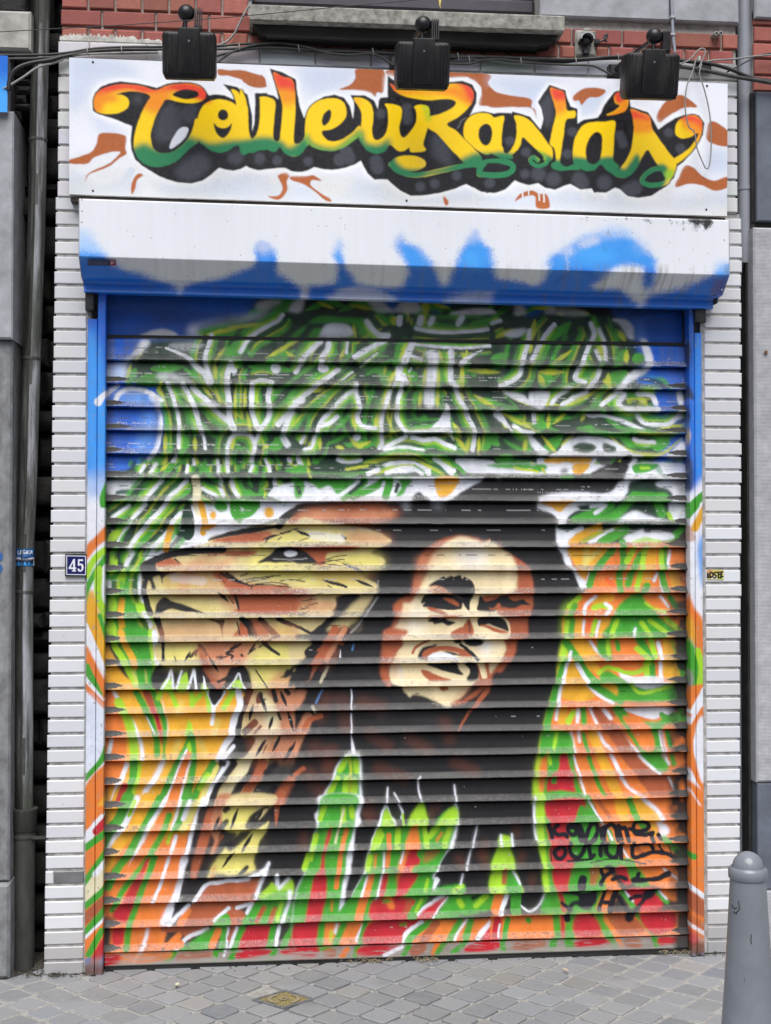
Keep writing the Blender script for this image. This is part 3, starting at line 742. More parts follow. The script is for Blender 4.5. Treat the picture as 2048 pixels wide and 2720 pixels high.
MURAL = [
"""
# sky blue corners and dark leaf ground
@ 280 800 3.2038
P U 0.8 0,-90 5300,-90 5300,1500 0,1500
P D 10 1290,-40 1230,110 1050,170 800,230 790,310 560,300 330,330 250,440 190,520 170,660 470,720 500,830 480,950 500,1080 460,1200 420,1340 300,1500 700,2000 4500,1800 4800,1100 4740,900 4640,800 4500,640 4580,540 4540,400 4500,240 4380,160 4300,60 4000,-40 2900,-60
F u 12 700,190 1250,130 1280,110 900,150 740,180
F W%0.8 8 1020,155 1280,108 1330,80 1420,60 1260,160 820,215 800,300 710,290 730,205
F W 3 300,300 380,262 480,238 560,255 600,300
F W 3.6 310,330 250,430 180,500 130,520 20,540 20,640 160,650 200,500 290,460 380,350
F u%0.8 14 20,560 140,540 150,650 20,650
F u%0.7 16 330,950 420,930 430,1090 380,1280 250,1300
F u 12 120,840 200,780 300,790 400,850 400,880
M u%0.6 14 60 120,400 200,360|180,1180 330,1180|200,1000 340,1000
F W%0.8 3.6 1290,20 1400,-10 1500,10 1400,60 1300,70
F W 3.6 1560,80 1640,-20 1690,-20 1666,90
V N 2.4 110 1480,60 1300,170 1000,240 830,260|1500,200 1300,330 1180,400|1340,300 1100,420 1000,470
V N 1.8 70 600,560 450,570|1290,560 1500,580|1560,440 1400,520|240,600 200,680|500,740 560,860 560,1000
V N 2.4 90 540,960 560,1080 550,1250|1300,760 1330,900 1320,1000|700,560 860,660|1620,780 1640,840|650,1000 680,1150 650,1280|620,960 640,900
V N 2.4 90 960,900 1020,1040 1000,1200 1000,1300|1130,960 1160,1080|1480,1180 1440,1240|1620,1010 1640,1060|450,1350 330,1430|640,1380 600,1442|980,720 940,800|850,920 960,1060|1420,1380 1460,1440
V M 3.6 90 300,680 450,660|820,440 760,420|1000,560 1000,640|700,1340 680,1442|1200,1360 1280,1400
V D 1.8 80 430,400 600,450 760,560 840,640|880,940 900,1100 930,1300|1190,930 1200,1080|1400,1160 1360,1200|1120,1340 1140,1442|870,1340 860,1442
V D 1.8 60 480,740 540,840 580,940|1590,980 1500,1100|720,960 740,1080|380,460 560,500|1350,640 1640,640|1520,250 1360,360 1180,480|960,620 960,740
V Y 2.4 24 340,370 280,470|480,690 450,750 480,800|840,740 890,800|940,750 970,850|1110,750 1105,900 1110,1000|1190,760 1185,880|1210,970 1230,1080
V Y 2.4 30 1000,420 950,490|1090,220 1280,200|1080,240 920,270|1600,350 1430,450|760,1180 765,1250|1090,1160 1080,1240|510,1150 510,1260|515,1340 500,1440|1365,1225 1370,1240
V Y 2.4 26 770,1340 800,1440|1370,1360 1410,1440|1570,1370 1610,1440|210,550 185,640|1550,440 1600,470|930,550 940,640|1640,20 1640,60
R W 0.9 45 1510,118 1470,165 1420,190 1330,240 1240,300 1190,360 1150,430|905,285 890,340 860,420 850,500 870,580 895,650 905,690
M W 1 45 90,840 120,780 200,745 300,752 400,790 475,845|0,800 40,760 100,718
M W 0.9 54 440,920 465,1000 465,1100 450,1180 420,1280 370,1340 290,1420
T W 0.9 70 890,690 850,620 780,560 700,480 600,430 510,395
R W 0.9 62 1070,530 1040,600 1035,680 1040,760 1050,850 1050,920 1060,1000 1080,1080|1060,545 1095,590
E W 0.9 1452,572 45,45
R W 0.9 42 1680,510 1620,605|530,700 560,780 590,870 615,960 630,1060 625,1150 625,1250|600,1320 540,1430|1260,690 1330,672 1420,690
R W 0.9 52 660,710 720,820 755,890 775,960 795,1040 820,1110
S W 0.9 26 820,1110 840,1180 850,1260
R W 0.9 54 740,735 800,790 860,840 900,890 960,950 1020,1000 1080,1050 1100,1110|1250,700 1245,800 1245,900 1260,980 1290,1060 1310,1090|1400,740 1385,820 1400,930 1380,1010 1320,1090
R W 0.9 58 1680,840 1600,900 1540,970 1470,1050|1590,940 1550,1020 1520,1110
R W 0.9 44 1040,1320 1040,1240 1080,1150 1150,1125 1230,1140 1260,1190 1270,1250 1250,1330 1230,1440|1300,1140 1270,1210|1036,1330 1040,1442|430,1385 390,1442|1560,1340 1570,1360|1640,1330 1680,1442
M W%0.85 2.4 70 1510,1160 1550,1220|390,830 460,880 480,850
R W 0.9 30 950,1350 965,1442|1360,1340 1400,1442|750,1340 760,1442|745,1400 750,1442|735,1420 740,1442
F W%0.55 3.6 440,620 560,610 700,660 720,700 540,700 450,660
F W%0.5 3 540,370 700,350 840,370 760,420 600,410
F W%0.5 2.4 330,300 800,295 760,312 350,315
F W%0.6 2.4 800,870 900,840 980,900 850,900
# centre of the top band
@ 790 800 3.2038
F U 8 690,-60 850,-60 835,85 740,20
F U 8 1110,-60 1340,-60 1300,20 1180,90
F W%0.8 3.6 590,-20 700,-10 770,45 830,90 690,92 640,50
F W%0.8 3.6 840,90 860,30 920,-20 1000,-10 1050,90
V Y 3 50 930,0 935,80|1090,-20 1090,90|820,150 830,180|1075,140 1060,180
V D 2.4 105 960,60 960,200|300,40 700,120 900,230
F K%0.75 10 90,-20 560,-30 560,110 120,110
F K%0.6 8 1300,60 1420,40 1666,20 1666,80 1400,100 1300,120
F W 2.4 1320,100 1480,65 1666,75 1666,110 1330,115
R W 1.2 60 870,140 865,190|1050,140 1040,190|1150,150 1130,190|1400,140 1370,190
F N 3 200,130 400,140 600,160 720,260 640,300 560,290 480,200 330,190 100,190
V N 2.4 80 180,260 130,330|860,400 840,520|560,1000 640,1080|640,780 620,880|760,580 740,680|1060,600 1040,700|1210,600 1220,700|450,300 430,420 380,500
V N 2.4 100 1000,900 1060,1000|1050,780 1010,900|1200,780 1230,880|20,760 60,880|80,560 150,700|20,980 100,960|600,950 590,1080|1250,500 1230,440|1580,1220 1600,1200|1400,830 1500,900
V N 2.4 80 480,1220 640,1190|800,1220 1040,1220 1150,1260|1420,180 1640,180|1120,240 1320,240|1380,1180 1420,1260|1560,860 1666,880|1360,1080 1380,1170|170,1150 110,1260|420,760 340,840
V N 2.4 70 560,260 580,300|1280,1000 1130,1080|1000,450 960,480|1160,1330 1300,1442|500,1442 640,1360 860,1320 1060,1340 1200,1430
V D 1.8 100 780,330 640,440 420,610 310,700|1000,280 1300,310 1600,280 1690,230|960,250 850,420|1180,960 1060,900 1000,1000|950,940 930,1040
V D 1.8 80 1250,740 1260,880|1480,640 1640,680|1390,1000 1400,1160|1440,700 1450,860|600,720 540,820|30,1000 120,940|380,950 420,1100|250,1180 310,1240|1100,1220 1240,1250|160,1390 330,1400|860,760 800,900|640,560 600,700|660,1130 700,1110|1570,960 1620,990|1330,940 1340,1080
V Y 2.4 28 480,220 490,290|250,450 230,500|390,430 370,490|920,390 890,470|850,570 790,690|1100,570 1075,700|1200,570 1195,700|1200,770 1190,880|1210,440 1230,500
V Y 2.4 34 1440,440 1420,520|1405,570 1400,700|1500,590 1660,600|1390,790 1400,830|760,770 730,880|690,970 668,1060|480,960 490,1060|470,1180 520,1230 600,1200|150,760 210,740|1540,820 1650,890|1340,1060 1380,1130|1370,1180 1420,1250
V Y 2.4 26 1460,1180 1440,1270|1550,1180 1540,1270|90,1350 100,1442|1080,1390 1200,1442|600,1370 720,1340|190,1180 190,1240|1050,790 1040,880|340,1240 380,1250
V Y%0.7 3 18 560,1430 700,1360 860,1335 1020,1350 1150,1420
F W 1.8 250,200 430,200 475,285 400,308 240,308 190,300
V Y%0.8 3 50 335,250 350,290
R W 1.2 56 590,175 640,240 700,290 770,290|760,320 640,385 560,430 490,475|270,330 260,400 215,480 200,560|200,340 110,420 30,510
E W 0.9 225,575 45,32
R W 0.9 30 430,330 415,440|1000,365 1200,385 1400,395 1640,378
R W 0.9 50 350,580 260,650 170,710 60,800 -20,860|340,980 280,1030 210,1060
R W 0.9 17 470,600 370,680|680,440 540,550|970,565 950,600
R W 0.9 44 500,700 500,780 520,850 530,920 510,980 530,1040 570,1070 660,1082|470,760 400,810 340,870 290,930 230,990 190,1050 170,1110
R W 1.2 70 985,350 950,430 910,520|870,560 860,650|900,640 920,690
R W 0.9 40 980,470 1050,495|1010,230 1100,250 1250,265 1400,262 1620,240|870,640 820,720|890,640 885,740
R W 0.9 45 790,760 770,830 740,910 725,960 715,1040 715,1120 722,1200 700,1250|885,760 860,830 850,920 850,990 880,1060 930,1120|930,1150 850,1190 740,1250
F W 1.8 1100,430 1200,430 1195,560 1185,660 1170,780 1165,890 1120,915 1080,890 1080,780 1100,660 1110,540
R W 0.9 58 1310,430 1310,530 1305,620 1310,700|1330,700 1355,740
T W 1.2 56 1400,530 1460,480 1570,415
R W 0.9 46 1360,770 1390,850 1430,920 1460,1000 1500,1080 1510,1160 1490,1270
F W 1.2 1272,872 1305,950 1310,1080 1335,1190 1290,1130 1200,1085 1130,1090 1200,1020 1240,950
R W 0.9 46 980,1160 1080,1182 1180,1172 1270,1220 1340,1250|350,1345 440,1375 540,1350|1170,1340 1260,1400 1330,1442
R W 0.9 32 740,1268 850,1245 950,1245 1070,1268|930,1120 1060,1110 1260,1100
R W 0.9 42 660,1450 760,1390 880,1372 1000,1382 1120,1440
F W 1.8 760,1470 840,1430 920,1420 1020,1450
F W 1.2 1355,1345 1600,1350 1680,1370 1680,1460 1430,1442
E W 0.9 508,1160 34,30
R W 0.9 40 60,1150 30,1200|150,1150 120,1240 60,1265|10,1350 35,1450
# right of the top band
@ 1310 800 3.2038
F H 10 960,-20 1640,20 1640,140 960,110
F W%0.8 3.6 180,30 250,40 280,110 180,110
F U%0.9 8 260,20 460,20 380,110 280,110
F W%0.8 3.6 440,100 560,40 700,60 800,120
V Y 3 40 560,100 590,100|350,190 330,290
M K%0.7 8 90 560,40 800,50 960,90|40,50 150,60
F W 1.8 1130,160 1195,230 1205,320 1310,330 1362,540 1250,640 1160,700 1080,760 1040,760 1180,600 1280,560 1290,470 1250,330 1160,320 1080,200 1010,160
F U 2.4 1200,150 1640,150 1640,620 1540,640 1260,645 1330,600 1372,540 1320,340 1290,235 1220,250
F u%0.7 12 1210,240 1290,230 1260,330 1215,320
F U 2.4 1370,770 1560,770 1560,940 1400,950 1395,880
F U 2.4 1310,965 1550,965 1540,1010 1460,1020 1380,1010 1330,1000
R W 3 60 1590,780 1600,860|1600,920 1590,980
F N 2.4 750,570 900,560 860,640 770,650
V N 2.4 100 460,620 430,700|1100,620 990,700|860,480 850,380|600,470 520,520|720,780 620,860|1020,800 880,880|430,1000 400,1060|620,1000 520,1060|800,1090 1060,1100 1200,1100
V N 2.4 80 380,260 350,320|620,220 520,320|520,400 400,500|100,480 20,500|250,560 290,620|1120,440 1060,520|900,290 880,330|1000,780 960,820|280,1180 290,1260|560,1170 460,1260|1140,1190 1300,1290|1480,1180 1400,1240|180,1000 330,1080|60,860 160,900|1260,480 1220,500|40,1200 0,1160
V N 2.4 60 860,160 860,260|1180,1110 1320,1100|1560,1070 1440,1090|1040,260 1050,320|100,1380 360,1400|1260,1390 1300,1400|150,1330 60,1340
V D 1.8 120 720,260 660,400 580,470|100,1190 220,1230|850,1010 1080,1060|1140,870 1260,850|130,620 20,650
V D 1.8 80 640,600 600,690|540,170 470,230|260,270 130,350|500,790 470,880|820,830 700,890|700,1050 560,1060|20,1000 60,1060|920,660 860,740|300,600 320,660
V D 1.8 50 1000,180 1005,420|1200,980 1270,1060 1380,1080|1190,1150 1250,1240 1350,1275|1180,780 1240,800 1330,820|0,800 120,860
F D 1.8 1110,820 1180,770 1230,790 1340,820 1370,880 1200,900 1130,900
V Y 2.4 40 930,340 950,450|430,600 560,600|400,640 420,700|980,640 980,720|150,250 60,290|1140,440 1130,510|1080,270 1110,320|1250,830 1290,850
V Y 2.4 28 880,760 740,840 640,880|1020,790 940,860|130,780 260,860|480,780 460,860|80,980 100,1060|120,970 300,1070|480,980 470,1060|440,1170 510,1260|280,1190 270,1260|600,1220 660,1165|330,370 320,420|600,970 540,1020|950,680 980,700|900,400 920,470|780,960 760,1000|640,440 540,510
V Y 2.4 26 1030,1175 1150,1270 1300,1308 1450,1290 1580,1190|1440,1085 1560,1060|360,870 520,880|1080,1360 1060,1420|340,1380 400,1430|1160,620 1190,660
R W 0.9 48 310,250 300,350 270,450 245,540 230,620 160,680 60,720|520,200 450,280 410,350 360,450 330,510|830,190 860,270 840,340 800,430 760,530 720,600 700,660 780,690|910,580 880,660 810,745
R W 0.9 40 900,240 940,330 960,420 960,500|880,420 910,500|-10,190 60,165
F W%0.85 2.4 90,290 180,240 290,240 210,310
R W 0.9 44 650,740 560,800 500,870|800,770 700,815 590,880|1090,765 1000,825 920,885
F W 1.8 80,765 250,790 300,840 330,770 480,765 460,860 400,925 300,880 180,830
R W 0.9 52 1120,790 1070,870 1130,920 1240,920 1400,920|1240,785 1350,800 1385,870
T W 1.2 66 40,960 100,1030 160,1110
R W 0.9 46 180,1060 250,1110 330,1125|350,960 350,1030|1230,970 1290,1035 1400,1050 1500,1040 1590,970
F W 1.2 790,962 900,962 1020,975 1120,1010 1290,1090 1200,1080 1080,1030 960,990 840,990
F W 1.8 300,1160 340,1155 420,1240 470,1290 400,1310 350,1260
F W 1.2 560,1270 660,1180 760,1148 900,1156 1030,1190 1120,1250 1190,1300 1240,1330 520,1330
E D 1.2 780,1248 100,46
F Y%0.7 3 730,1240 790,1225 840,1250 790,1262
F D 1.2 940,1208 1040,1240 1035,1285 950,1285
R W 0.9 38 1200,1170 1270,1192 1375,1200
F W 2.4 1630,1190 1530,1270 1470,1320 1640,1340
F W 1.2 380,1345 460,1345 520,1450 420,1450
F A 1.2 455,1340 845,1340 790,1450 690,1450 690,1400 620,1370 540,1440 490,1420
R W 0.9 40 560,1450 600,1390 660,1395 685,1450|870,1350 790,1450
F g%0.7 10 880,1350 1060,1345 1020,1450 860,1450
M K 1.2 75 1150,1345 1080,1450
R W 1.2 50 1210,1350 1150,1450|1440,1390 1470,1450
@ 280 800 3.2038
V N 2 60 1260,90 1420,20 1560,-30|1500,80 1620,10
@ 790 800 3.2038
V N 2 54 400,70 540,20 700,80|1000,80 1150,40 1290,80|120,60 260,10 380,40
V Y 2 26 480,40 600,60|1180,30 1260,50|200,20 280,50
@ 1310 800 3.2038
V N 2 54 250,100 420,40 600,60 780,110|40,100 140,40
V Y 2 26 380,60 520,60|700,80 780,100
@ 280 800 3.2038
F f 5 10,95 960,112 800,160 700,205 695,285 600,275 480,238 300,290 250,400 190,470 20,520
F f 5 10,920 425,930 440,1010 440,1100 400,1260 300,1330 10,1420
F f 4 110,850 200,800 300,800 380,850 400,890 20,895 20,860
@ 1310 800 3.2038
F f 5 1320,165 1645,165 1645,630 1540,645 1280,640 1390,540 1330,330 1310,240
F f 4 1380,775 1560,775 1560,930 1400,945
""",
"""
@ 280 1240 3.2038
P D 1.2 -20,60 200,-10 1700,-10 1700,280 1300,320 1000,310 770,290 750,640 650,640 600,480 400,700 340,900 -20,900
F U 2.4 0,-10 260,-10 150,30 20,50
F W 2.4 520,520 800,310 1640,310 1500,430 1200,520 900,600 860,660 650,700 430,780 330,800 330,700
V N 2.4 70 560,-10 480,50|820,-10 790,50|330,130 200,160|600,130 460,240|700,180 640,240|900,180 960,230|1120,130 1190,240|1350,120 1360,230|1620,120 1640,180|680,320 520,400 420,560|420,520 300,640|1160,200 1300,220|280,330 140,500|1600,20 1660,20|1200,-10 1290,30|900,20 880,40
V D 1.8 60 430,120 330,240 280,330 180,460|550,130 480,230 440,320 340,450|860,130 950,210|1020,120 1020,210|1240,130 1280,190|250,520 160,650|620,560 660,560|300,20 250,40|1130,20 1150,40|620,-10 640,50
F W%0.9 3.6 20,120 330,115 200,200 180,240 30,250
S T 2.4 36 100,220 190,205
V Y 1.8 26 390,130 330,220 260,300 190,440|690,170 620,250|480,330 400,440|640,340 480,440|1380,140 1360,230|1500,140 1600,240|470,530 300,640|1110,130 1140,230|480,30 520,-10|1620,-10 1600,40|1040,40 1060,-10
R W 0.9 46 480,110 420,180 370,240 300,340 240,420 190,500 150,580 110,650|690,115 620,190 550,250 500,330 440,400 390,450 330,520 270,590 220,670 180,740 150,840|640,395 580,460 540,540 480,610 400,690|980,115 980,180 1005,245|1075,115 1090,190 1130,250|1440,115 1445,180 1400,240
R W 0.9 36 330,-10 300,50|420,-10 380,50|960,-10 960,50|1040,-10 1045,45|700,-10 690,50|1250,-10 1230,40|1390,-10 1400,40|1510,190 1560,250|200,330 60,430|340,320 230,440|800,170 950,250
M c 1.8 70 765,100 780,200 775,300 800,390
M A 1.2 55 810,310 835,400 850,490 830,560|555,520 535,600 515,700
F A 1.2 810,570 830,500 950,490 880,540
V D 1.2 96 700,325 700,450 700,560 700,600
V N 2.4 80 1090,320 1130,430|1280,320 1200,400|960,320 1000,340|1150,300 1260,330
E A 1.8 1395,390 42,48
E A 1.8 920,415 28,38
F N 1.8 60,860 320,860 310,1000 340,1130 390,1260 370,1460 10,1460 10,900
V L 2.4 60 150,900 110,1040|60,1120 60,1240|280,1120 310,1240|300,740 260,840 230,900|60,740 70,830 50,900|40,620 100,560
V N 1.8 40 180,560 130,660|390,560 300,650|250,730 220,830
V D 1.8 55 150,720 130,840|240,520 170,640
V L 2.4 70 40,1320 60,1460|340,1320 350,1460
M A 2.4 56 140,1140 130,1260 150,1460
R W 2.4 46 30,980 30,1030|300,920 295,1040 320,1140|330,1250 380,1330 420,1460|230,730 180,830
# the lion's head
F t 2.4 1700,330 1600,360 1520,440 1400,490 1100,550 900,610 860,650 700,700 560,740 430,780 330,800 310,860 310,1000 330,1120 380,1250 430,1310 470,1460 1700,1460
F y%0.9 18 1400,570 1700,520 1700,660 1300,700
F y%0.9 16 1280,720 1480,700 1380,800 1700,800 1700,1000 1420,960 1180,900 1200,820
F y%0.9 16 420,960 760,940 860,1030 500,1040
F y%0.9 16 560,1120 1000,1200 900,1240 700,1190
F y%0.9 14 1440,1330 1700,1400 1700,1460 1500,1460
F y 10 370,1080 430,1080 420,1240 380,1230
M P%0.5 14 90 900,740 700,900 660,1010|1080,760 980,860|1060,1320 1060,1420|1020,1130 1080,1200
F B 2.4 1010,600 1390,548 1340,640 930,645
F B 3 880,725 1280,712 1225,762 1050,755 900,745
F B 3 450,800 540,775 590,790 650,845 430,850
F B 3 910,912 1040,905 1180,985 1400,1010 1645,1000 1650,1050 1300,1060 1640,1100 1650,1245 1180,1245 1140,1170 1060,1080 1000,1000
F B 2.4 1160,1312 1330,1312 1380,1460 1100,1460 1130,1380
F B 2.4 1700,380 1580,440 1560,480 1700,470
F P%0.6 8 1380,540 1560,520 1480,570 1360,600
M K 1.2 66 1700,345 1600,385 1520,440 1480,500
U K 1.2 46 1520,500 1350,525 1200,548 1040,575 880,625
M K 1.2 60 1000,705 760,712 560,745 440,785 340,830
F K 1.2 300,830 420,790 430,850 480,890 620,892 500,935 490,990 478,985 462,930 405,950 435,1040 405,1045 372,970 345,1045 305,1045 315,960
M K 1.2 50 330,1040 335,1090 360,1190 385,1245
T K 1.2 50 430,1300 460,1380 475,1480
F K 0.9 1285,842 1420,755 1520,695 1700,685 1700,800 1560,815 1430,818 1390,795
E W 0.9 1590,740 54,28
F y%0.8 3 1400,830 1700,815 1700,850 1380,860
F K 1.2 425,1225 440,1160 500,1108 560,1140 680,1178 800,1228 870,1248 700,1236 560,1212 470,1248 428,1248
F K 0.9 858,1296 960,1305 1015,1310 1000,1380 1004,1460 985,1380 960,1335
F K 0.9 1170,1308 1240,1308 1300,1460 1235,1460 1205,1370
F K 0.9 1310,1308 1352,1308 1490,1460 1430,1460
M K 0.9 34 1470,1300 1560,1340 1700,1400
T K 0.8 26 1030,908 1130,968 1230,1005
M K 0.8 10 1200,985 1330,960 1450,928|1280,1000 1450,985 1600,1015|1150,930 1210,910|1480,1020 1600,1020|1360,640 1390,610|1640,540 1660,530|960,925 1020,990|1500,600 1470,620
M K 0.8 13 1120,1320 1130,1370 1145,1430|1125,1165 1130,1230|1050,1110 1090,1160|590,785 630,820|1250,1005 1240,1040
# the man's hair and hat, and his face
@ 790 1240 3.2038
F N 2.4 -20,0 700,-20 620,60 -20,60
F D 2.4 140,-20 700,-20 600,40 160,50
M Y 2.4 24 90,20 110,90|420,20 600,-10|600,60 760,30 880,0 1000,-10
M W 1.2 48 1080,20 1120,60|690,20 600,60|760,55 860,20 980,15 1060,55|1240,-20 1310,60
M G%0.6 2.4 24 1000,-10 1080,40|1160,0 1260,50
F W 2.4 -20,130 1700,105 1700,320 -20,320
F W 2.4 1420,-20 1700,-20 1700,60 1440,50
M N 2.4 40 1340,-20 1420,50
F N 1.8 100,110 520,115 430,190 340,232 275,165 190,192 140,150
F N 1.8 -20,110 60,130 40,260 -20,260
M N 2.4 66 570,125 480,210 400,260|740,120 620,190 470,250|790,120 750,250
M D 1.8 34 560,130 450,220|860,150 840,205|10,180 20,220
M W 1.2 36 520,120 440,190 370,240|740,130 700,230
F N 1.8 870,110 980,115 940,170 900,240 840,250 890,170
F A 1.2 1180,95 1372,95 1352,180 1275,250 1200,252
F K 1.8 -20,340 60,310 400,300 760,300 950,300 985,250 1035,214 1090,255 1160,300 1280,290 1430,195 1560,128 1700,95 1700,1480 500,1480 620,1200 720,800 640,600 -20,420
F W%0.8 8 890,300 960,300 930,355
F W%0.6 10 1160,300 1230,300 1195,345
F B%0.9 10 -20,480 40,400 150,350 480,300 760,305 740,350 880,372 800,440 560,500 250,480
F P 8 -20,440 70,370 250,355 440,400 560,380 820,380 760,430 560,450 420,430 250,460 60,480
F t 2.4 -20,510 300,490 560,520 700,560 760,600 800,640 700,690 630,740 740,790 720,840 600,870 520,900 600,960 690,1010 660,1045 560,1085 540,1150 460,1260 560,1310 470,1460 -20,1460
F y%0.9 14 -20,530 400,560 420,640 -20,650
F y%0.9 16 200,740 600,730 720,780 700,840 300,860 -20,850 180,790
F y%0.9 14 -20,910 500,930 600,1010 300,1030 -20,1000
F P%0.8 12 430,560 700,570 800,640 600,650 430,640
F B 3 40,690 250,690 520,690 380,725 240,730 220,830 170,835 150,780 90,730
F K 1.8 -20,690 60,705 150,775 155,825 -20,815
S W 1.2 26 -20,740 -5,735
F K 1.8 340,1105 535,1105 528,1165 420,1205 300,1240 330,1180
F P%0.7 10 120,1150 330,1140 300,1230 100,1230
M K 1.8 66 290,1300 220,1370 140,1430
M K 1.2 26 -20,1355 60,1390 130,1430
F B 1.8 225,1440 300,1370 380,1345 445,1390 430,1460
F K 1.8 310,1440 360,1380 410,1355 440,1400 400,1450
M K 0.8 9 240,790 330,765 420,750|240,790 340,800 400,820|260,1010 290,1030|20,630 100,600|10,960 90,930|20,1140 160,1130|10,1180 120,1150|30,1100 140,1110|60,570 240,572|50,1215 20,1190
M K 0.9 22 395,810 460,835|340,990 415,1025|380,585 410,610|535,820 550,840
M a%0.8 1.8 13 690,1105 640,1180 590,1220|550,1320 500,1400 470,1450|690,970 680,1020|480,1190 600,1130
F B 3 1205,632 1300,598 1410,588 1520,605 1590,636 1700,690 1700,1480 770,1480 800,1380 832,1285 815,1195 870,1130 955,1090 980,1030 1000,940 1012,870 1040,770 1110,690
F C 3 1290,630 1420,598 1570,645 1700,700 1700,1480 855,1480 870,1320 895,1215 912,1162 955,1165 1000,1120 1060,1000 1110,900 1105,840 1180,720
F W%0.75 26 1340,760 1500,720 1640,780 1500,830
F W%0.6 18 980,1210 1060,1180 1100,1240 1000,1260
F W%0.6 20 900,1330 1020,1310 1100,1400 940,1420
F P%0.6 12 1100,730 1260,690 1180,800 1080,860
F K 0.9 1120,1022 1150,990 1250,934 1262,950 1290,932 1300,950 1390,924 1400,945 1425,975 1440,945 1490,975 1505,1030 1500,1100 1462,1165 1472,1222 1430,1190 1410,1130 1330,1095 1240,1085 1150,1060 1200,1020
F P%0.7 1.8 1180,1050 1330,1045 1400,1060 1400,1095 1250,1078 1160,1075
F K 0.9 1055,1165 1090,1090 1180,1082 1290,1092 1400,1120 1430,1160 1380,1170 1385,1195 1345,1222 1220,1215 1110,1200 1070,1185 1095,1150
F B 1.2 1195,1130 1260,1118 1340,1140 1378,1185 1310,1165
F B 1.8 1100,1200 1200,1212 1270,1252 1160,1235
F P%0.6 3 1130,1265 1400,1268 1340,1290 1150,1285
F K 0.9 1115,1322 1160,1285 1240,1300 1260,1312 1345,1328 1290,1350 1250,1330 1175,1335 1160,1320
F K 1.2 1560,1100 1600,1130 1700,1150 1700,1225 1540,1225 1548,1160
F B 1.8 1570,1110 1640,1098 1700,1100 1680,1140 1590,1150
F K 1.2 1535,1300 1600,1285 1700,1280 1700,1330 1600,1340 1555,1350
F B 1.8 1560,1345 1700,1335 1700,1385 1600,1370
F B 1.8 1310,1460 1350,1400 1420,1362 1460,1295 1495,1400 1485,1460
# right of the face
@ 1310 1240 3.2038
F W 1.8 -20,-20 900,-20 830,60 -20,60
F N 1.8 -20,-20 430,-20 410,45 200,25 -20,0
M Y 1.8 22 180,10 380,40|420,20 440,50
F A 1.2 690,-20 830,-20 760,62 690,62
F K%0.8 3.6 570,50 610,15 640,30 620,60
F W 1.8 1150,-20 1640,-20 1640,130 1080,130
F N 1.2 1205,-20 1410,-20 1340,40 1210,58
F G%0.6 1.8 1380,-20 1420,-20 1450,60 1500,100 1470,110 1400,50
F U%0.6 12 1520,-20 1640,-20 1640,50 1560,40
M L 1.8 26 1040,10 1060,-10|1260,10 1330,10
F W 1.8 380,260 500,222 700,208 980,222 1080,130 1230,125 1140,240 1040,300 740,330 740,370 640,440 640,520 720,560 640,640 660,730 680,850 760,900 800,940 790,1030 735,1030 690,900 610,830 600,750 550,700 530,640 545,460 500,400 370,370
F A 1.2 415,300 680,288 640,330 573,388 500,345
F D 1.2 1190,120 1480,120 1530,260 1480,450 1400,430 1290,395 1190,365 1060,470 840,500 640,490 640,430 740,370 1040,310 1140,230
M N 3 80 1180,280 1000,430 700,460|1000,330 720,450|1400,280 1440,400|1200,250 1460,260
M N%0.8 8 110 840,470 1040,440
M W 1.2 40 840,335 960,325 870,395
F W 1.8 1400,130 1640,120 1640,440 1530,470 1500,340 1530,240 1470,180 1410,175
M L 1.8 40 1500,400 1520,460
F W 1.8 1040,480 1200,375 1350,425 1530,470 1530,500 1060,495
F D 1.2 630,480 1640,470 1640,540 1500,520 1200,540 1000,600 640,560
M N 3 50 1640,510 1520,600|1480,620 1560,590
M A 1.8 70 900,515 760,580 670,650
M Y%0.7 2.4 34 1100,515 900,570 760,640
M W 1.2 50 1020,540 900,610 820,650|760,520 660,570
M N 2.4 80 1130,540 1000,600 920,650
F W 1.8 1120,600 1280,530 1300,560 1500,560 1520,620 1150,650
M L%0.8 3 40 1200,650 1300,620 1420,640
P O 2.4 650,660 1640,640 1640,1480 580,1480 600,1250 700,1130 810,1030 780,950 680,850
F A 3 650,690 1000,690 900,800 820,900 770,960 700,830
M y%0.7 3.6 50 800,700 780,840|900,720 800,800
M A%0.9 3.6 80 1370,680 1340,850 1300,960|1000,1110 880,1140|1320,1110 1460,1200|740,1320 720,1440|960,1310 900,1430|1540,900 1560,1000
M W 1.2 30 1000,720 900,820|1510,710 1485,850|1400,910 1370,970|1430,950 1440,1060|830,900 790,1020
M N 1.8 58 1020,710 920,820 860,900 820,1010|1100,640 1115,800 1080,900 1080,1050|1265,740 1200,860 1150,1000|1460,700 1450,850 1440,900 1470,1050|1310,1010 1270,1080
M L 1.8 46 1200,700 1140,810|1300,690 1260,900 1220,1040|1440,720 1430,860|740,1110 650,1190|860,1200 930,1182 1000,1200
M W 1.2 36 880,1105 800,1170 770,1250|960,1165 1000,1205 955,1255|1430,1105 1490,1190
F N 1.8 1190,1090 1290,1090 1320,1160 1450,1300 1580,1420 1480,1460 960,1460 1000,1330 1050,1210
M L 1.8 42 1310,1160 1450,1230|1060,1310 1000,1450|1270,1330 1330,1430|1340,1310 1500,1430|1480,1290 1600,1400|640,1290 620,1450|880,1310 830,1430
M N 1.8 50 700,1180 640,1280|680,1300 660,1450|1510,1110 1560,1190|1180,1330 1100,1450
F O 1.8 1280,1105 1400,1105 1490,1210 1380,1200
M r%0.5 3 46 830,1310 815,1400|1020,1010 980,960
M W 1.2 26 780,1310 765,1430|910,1310 870,1440|1190,1440 1215,1380
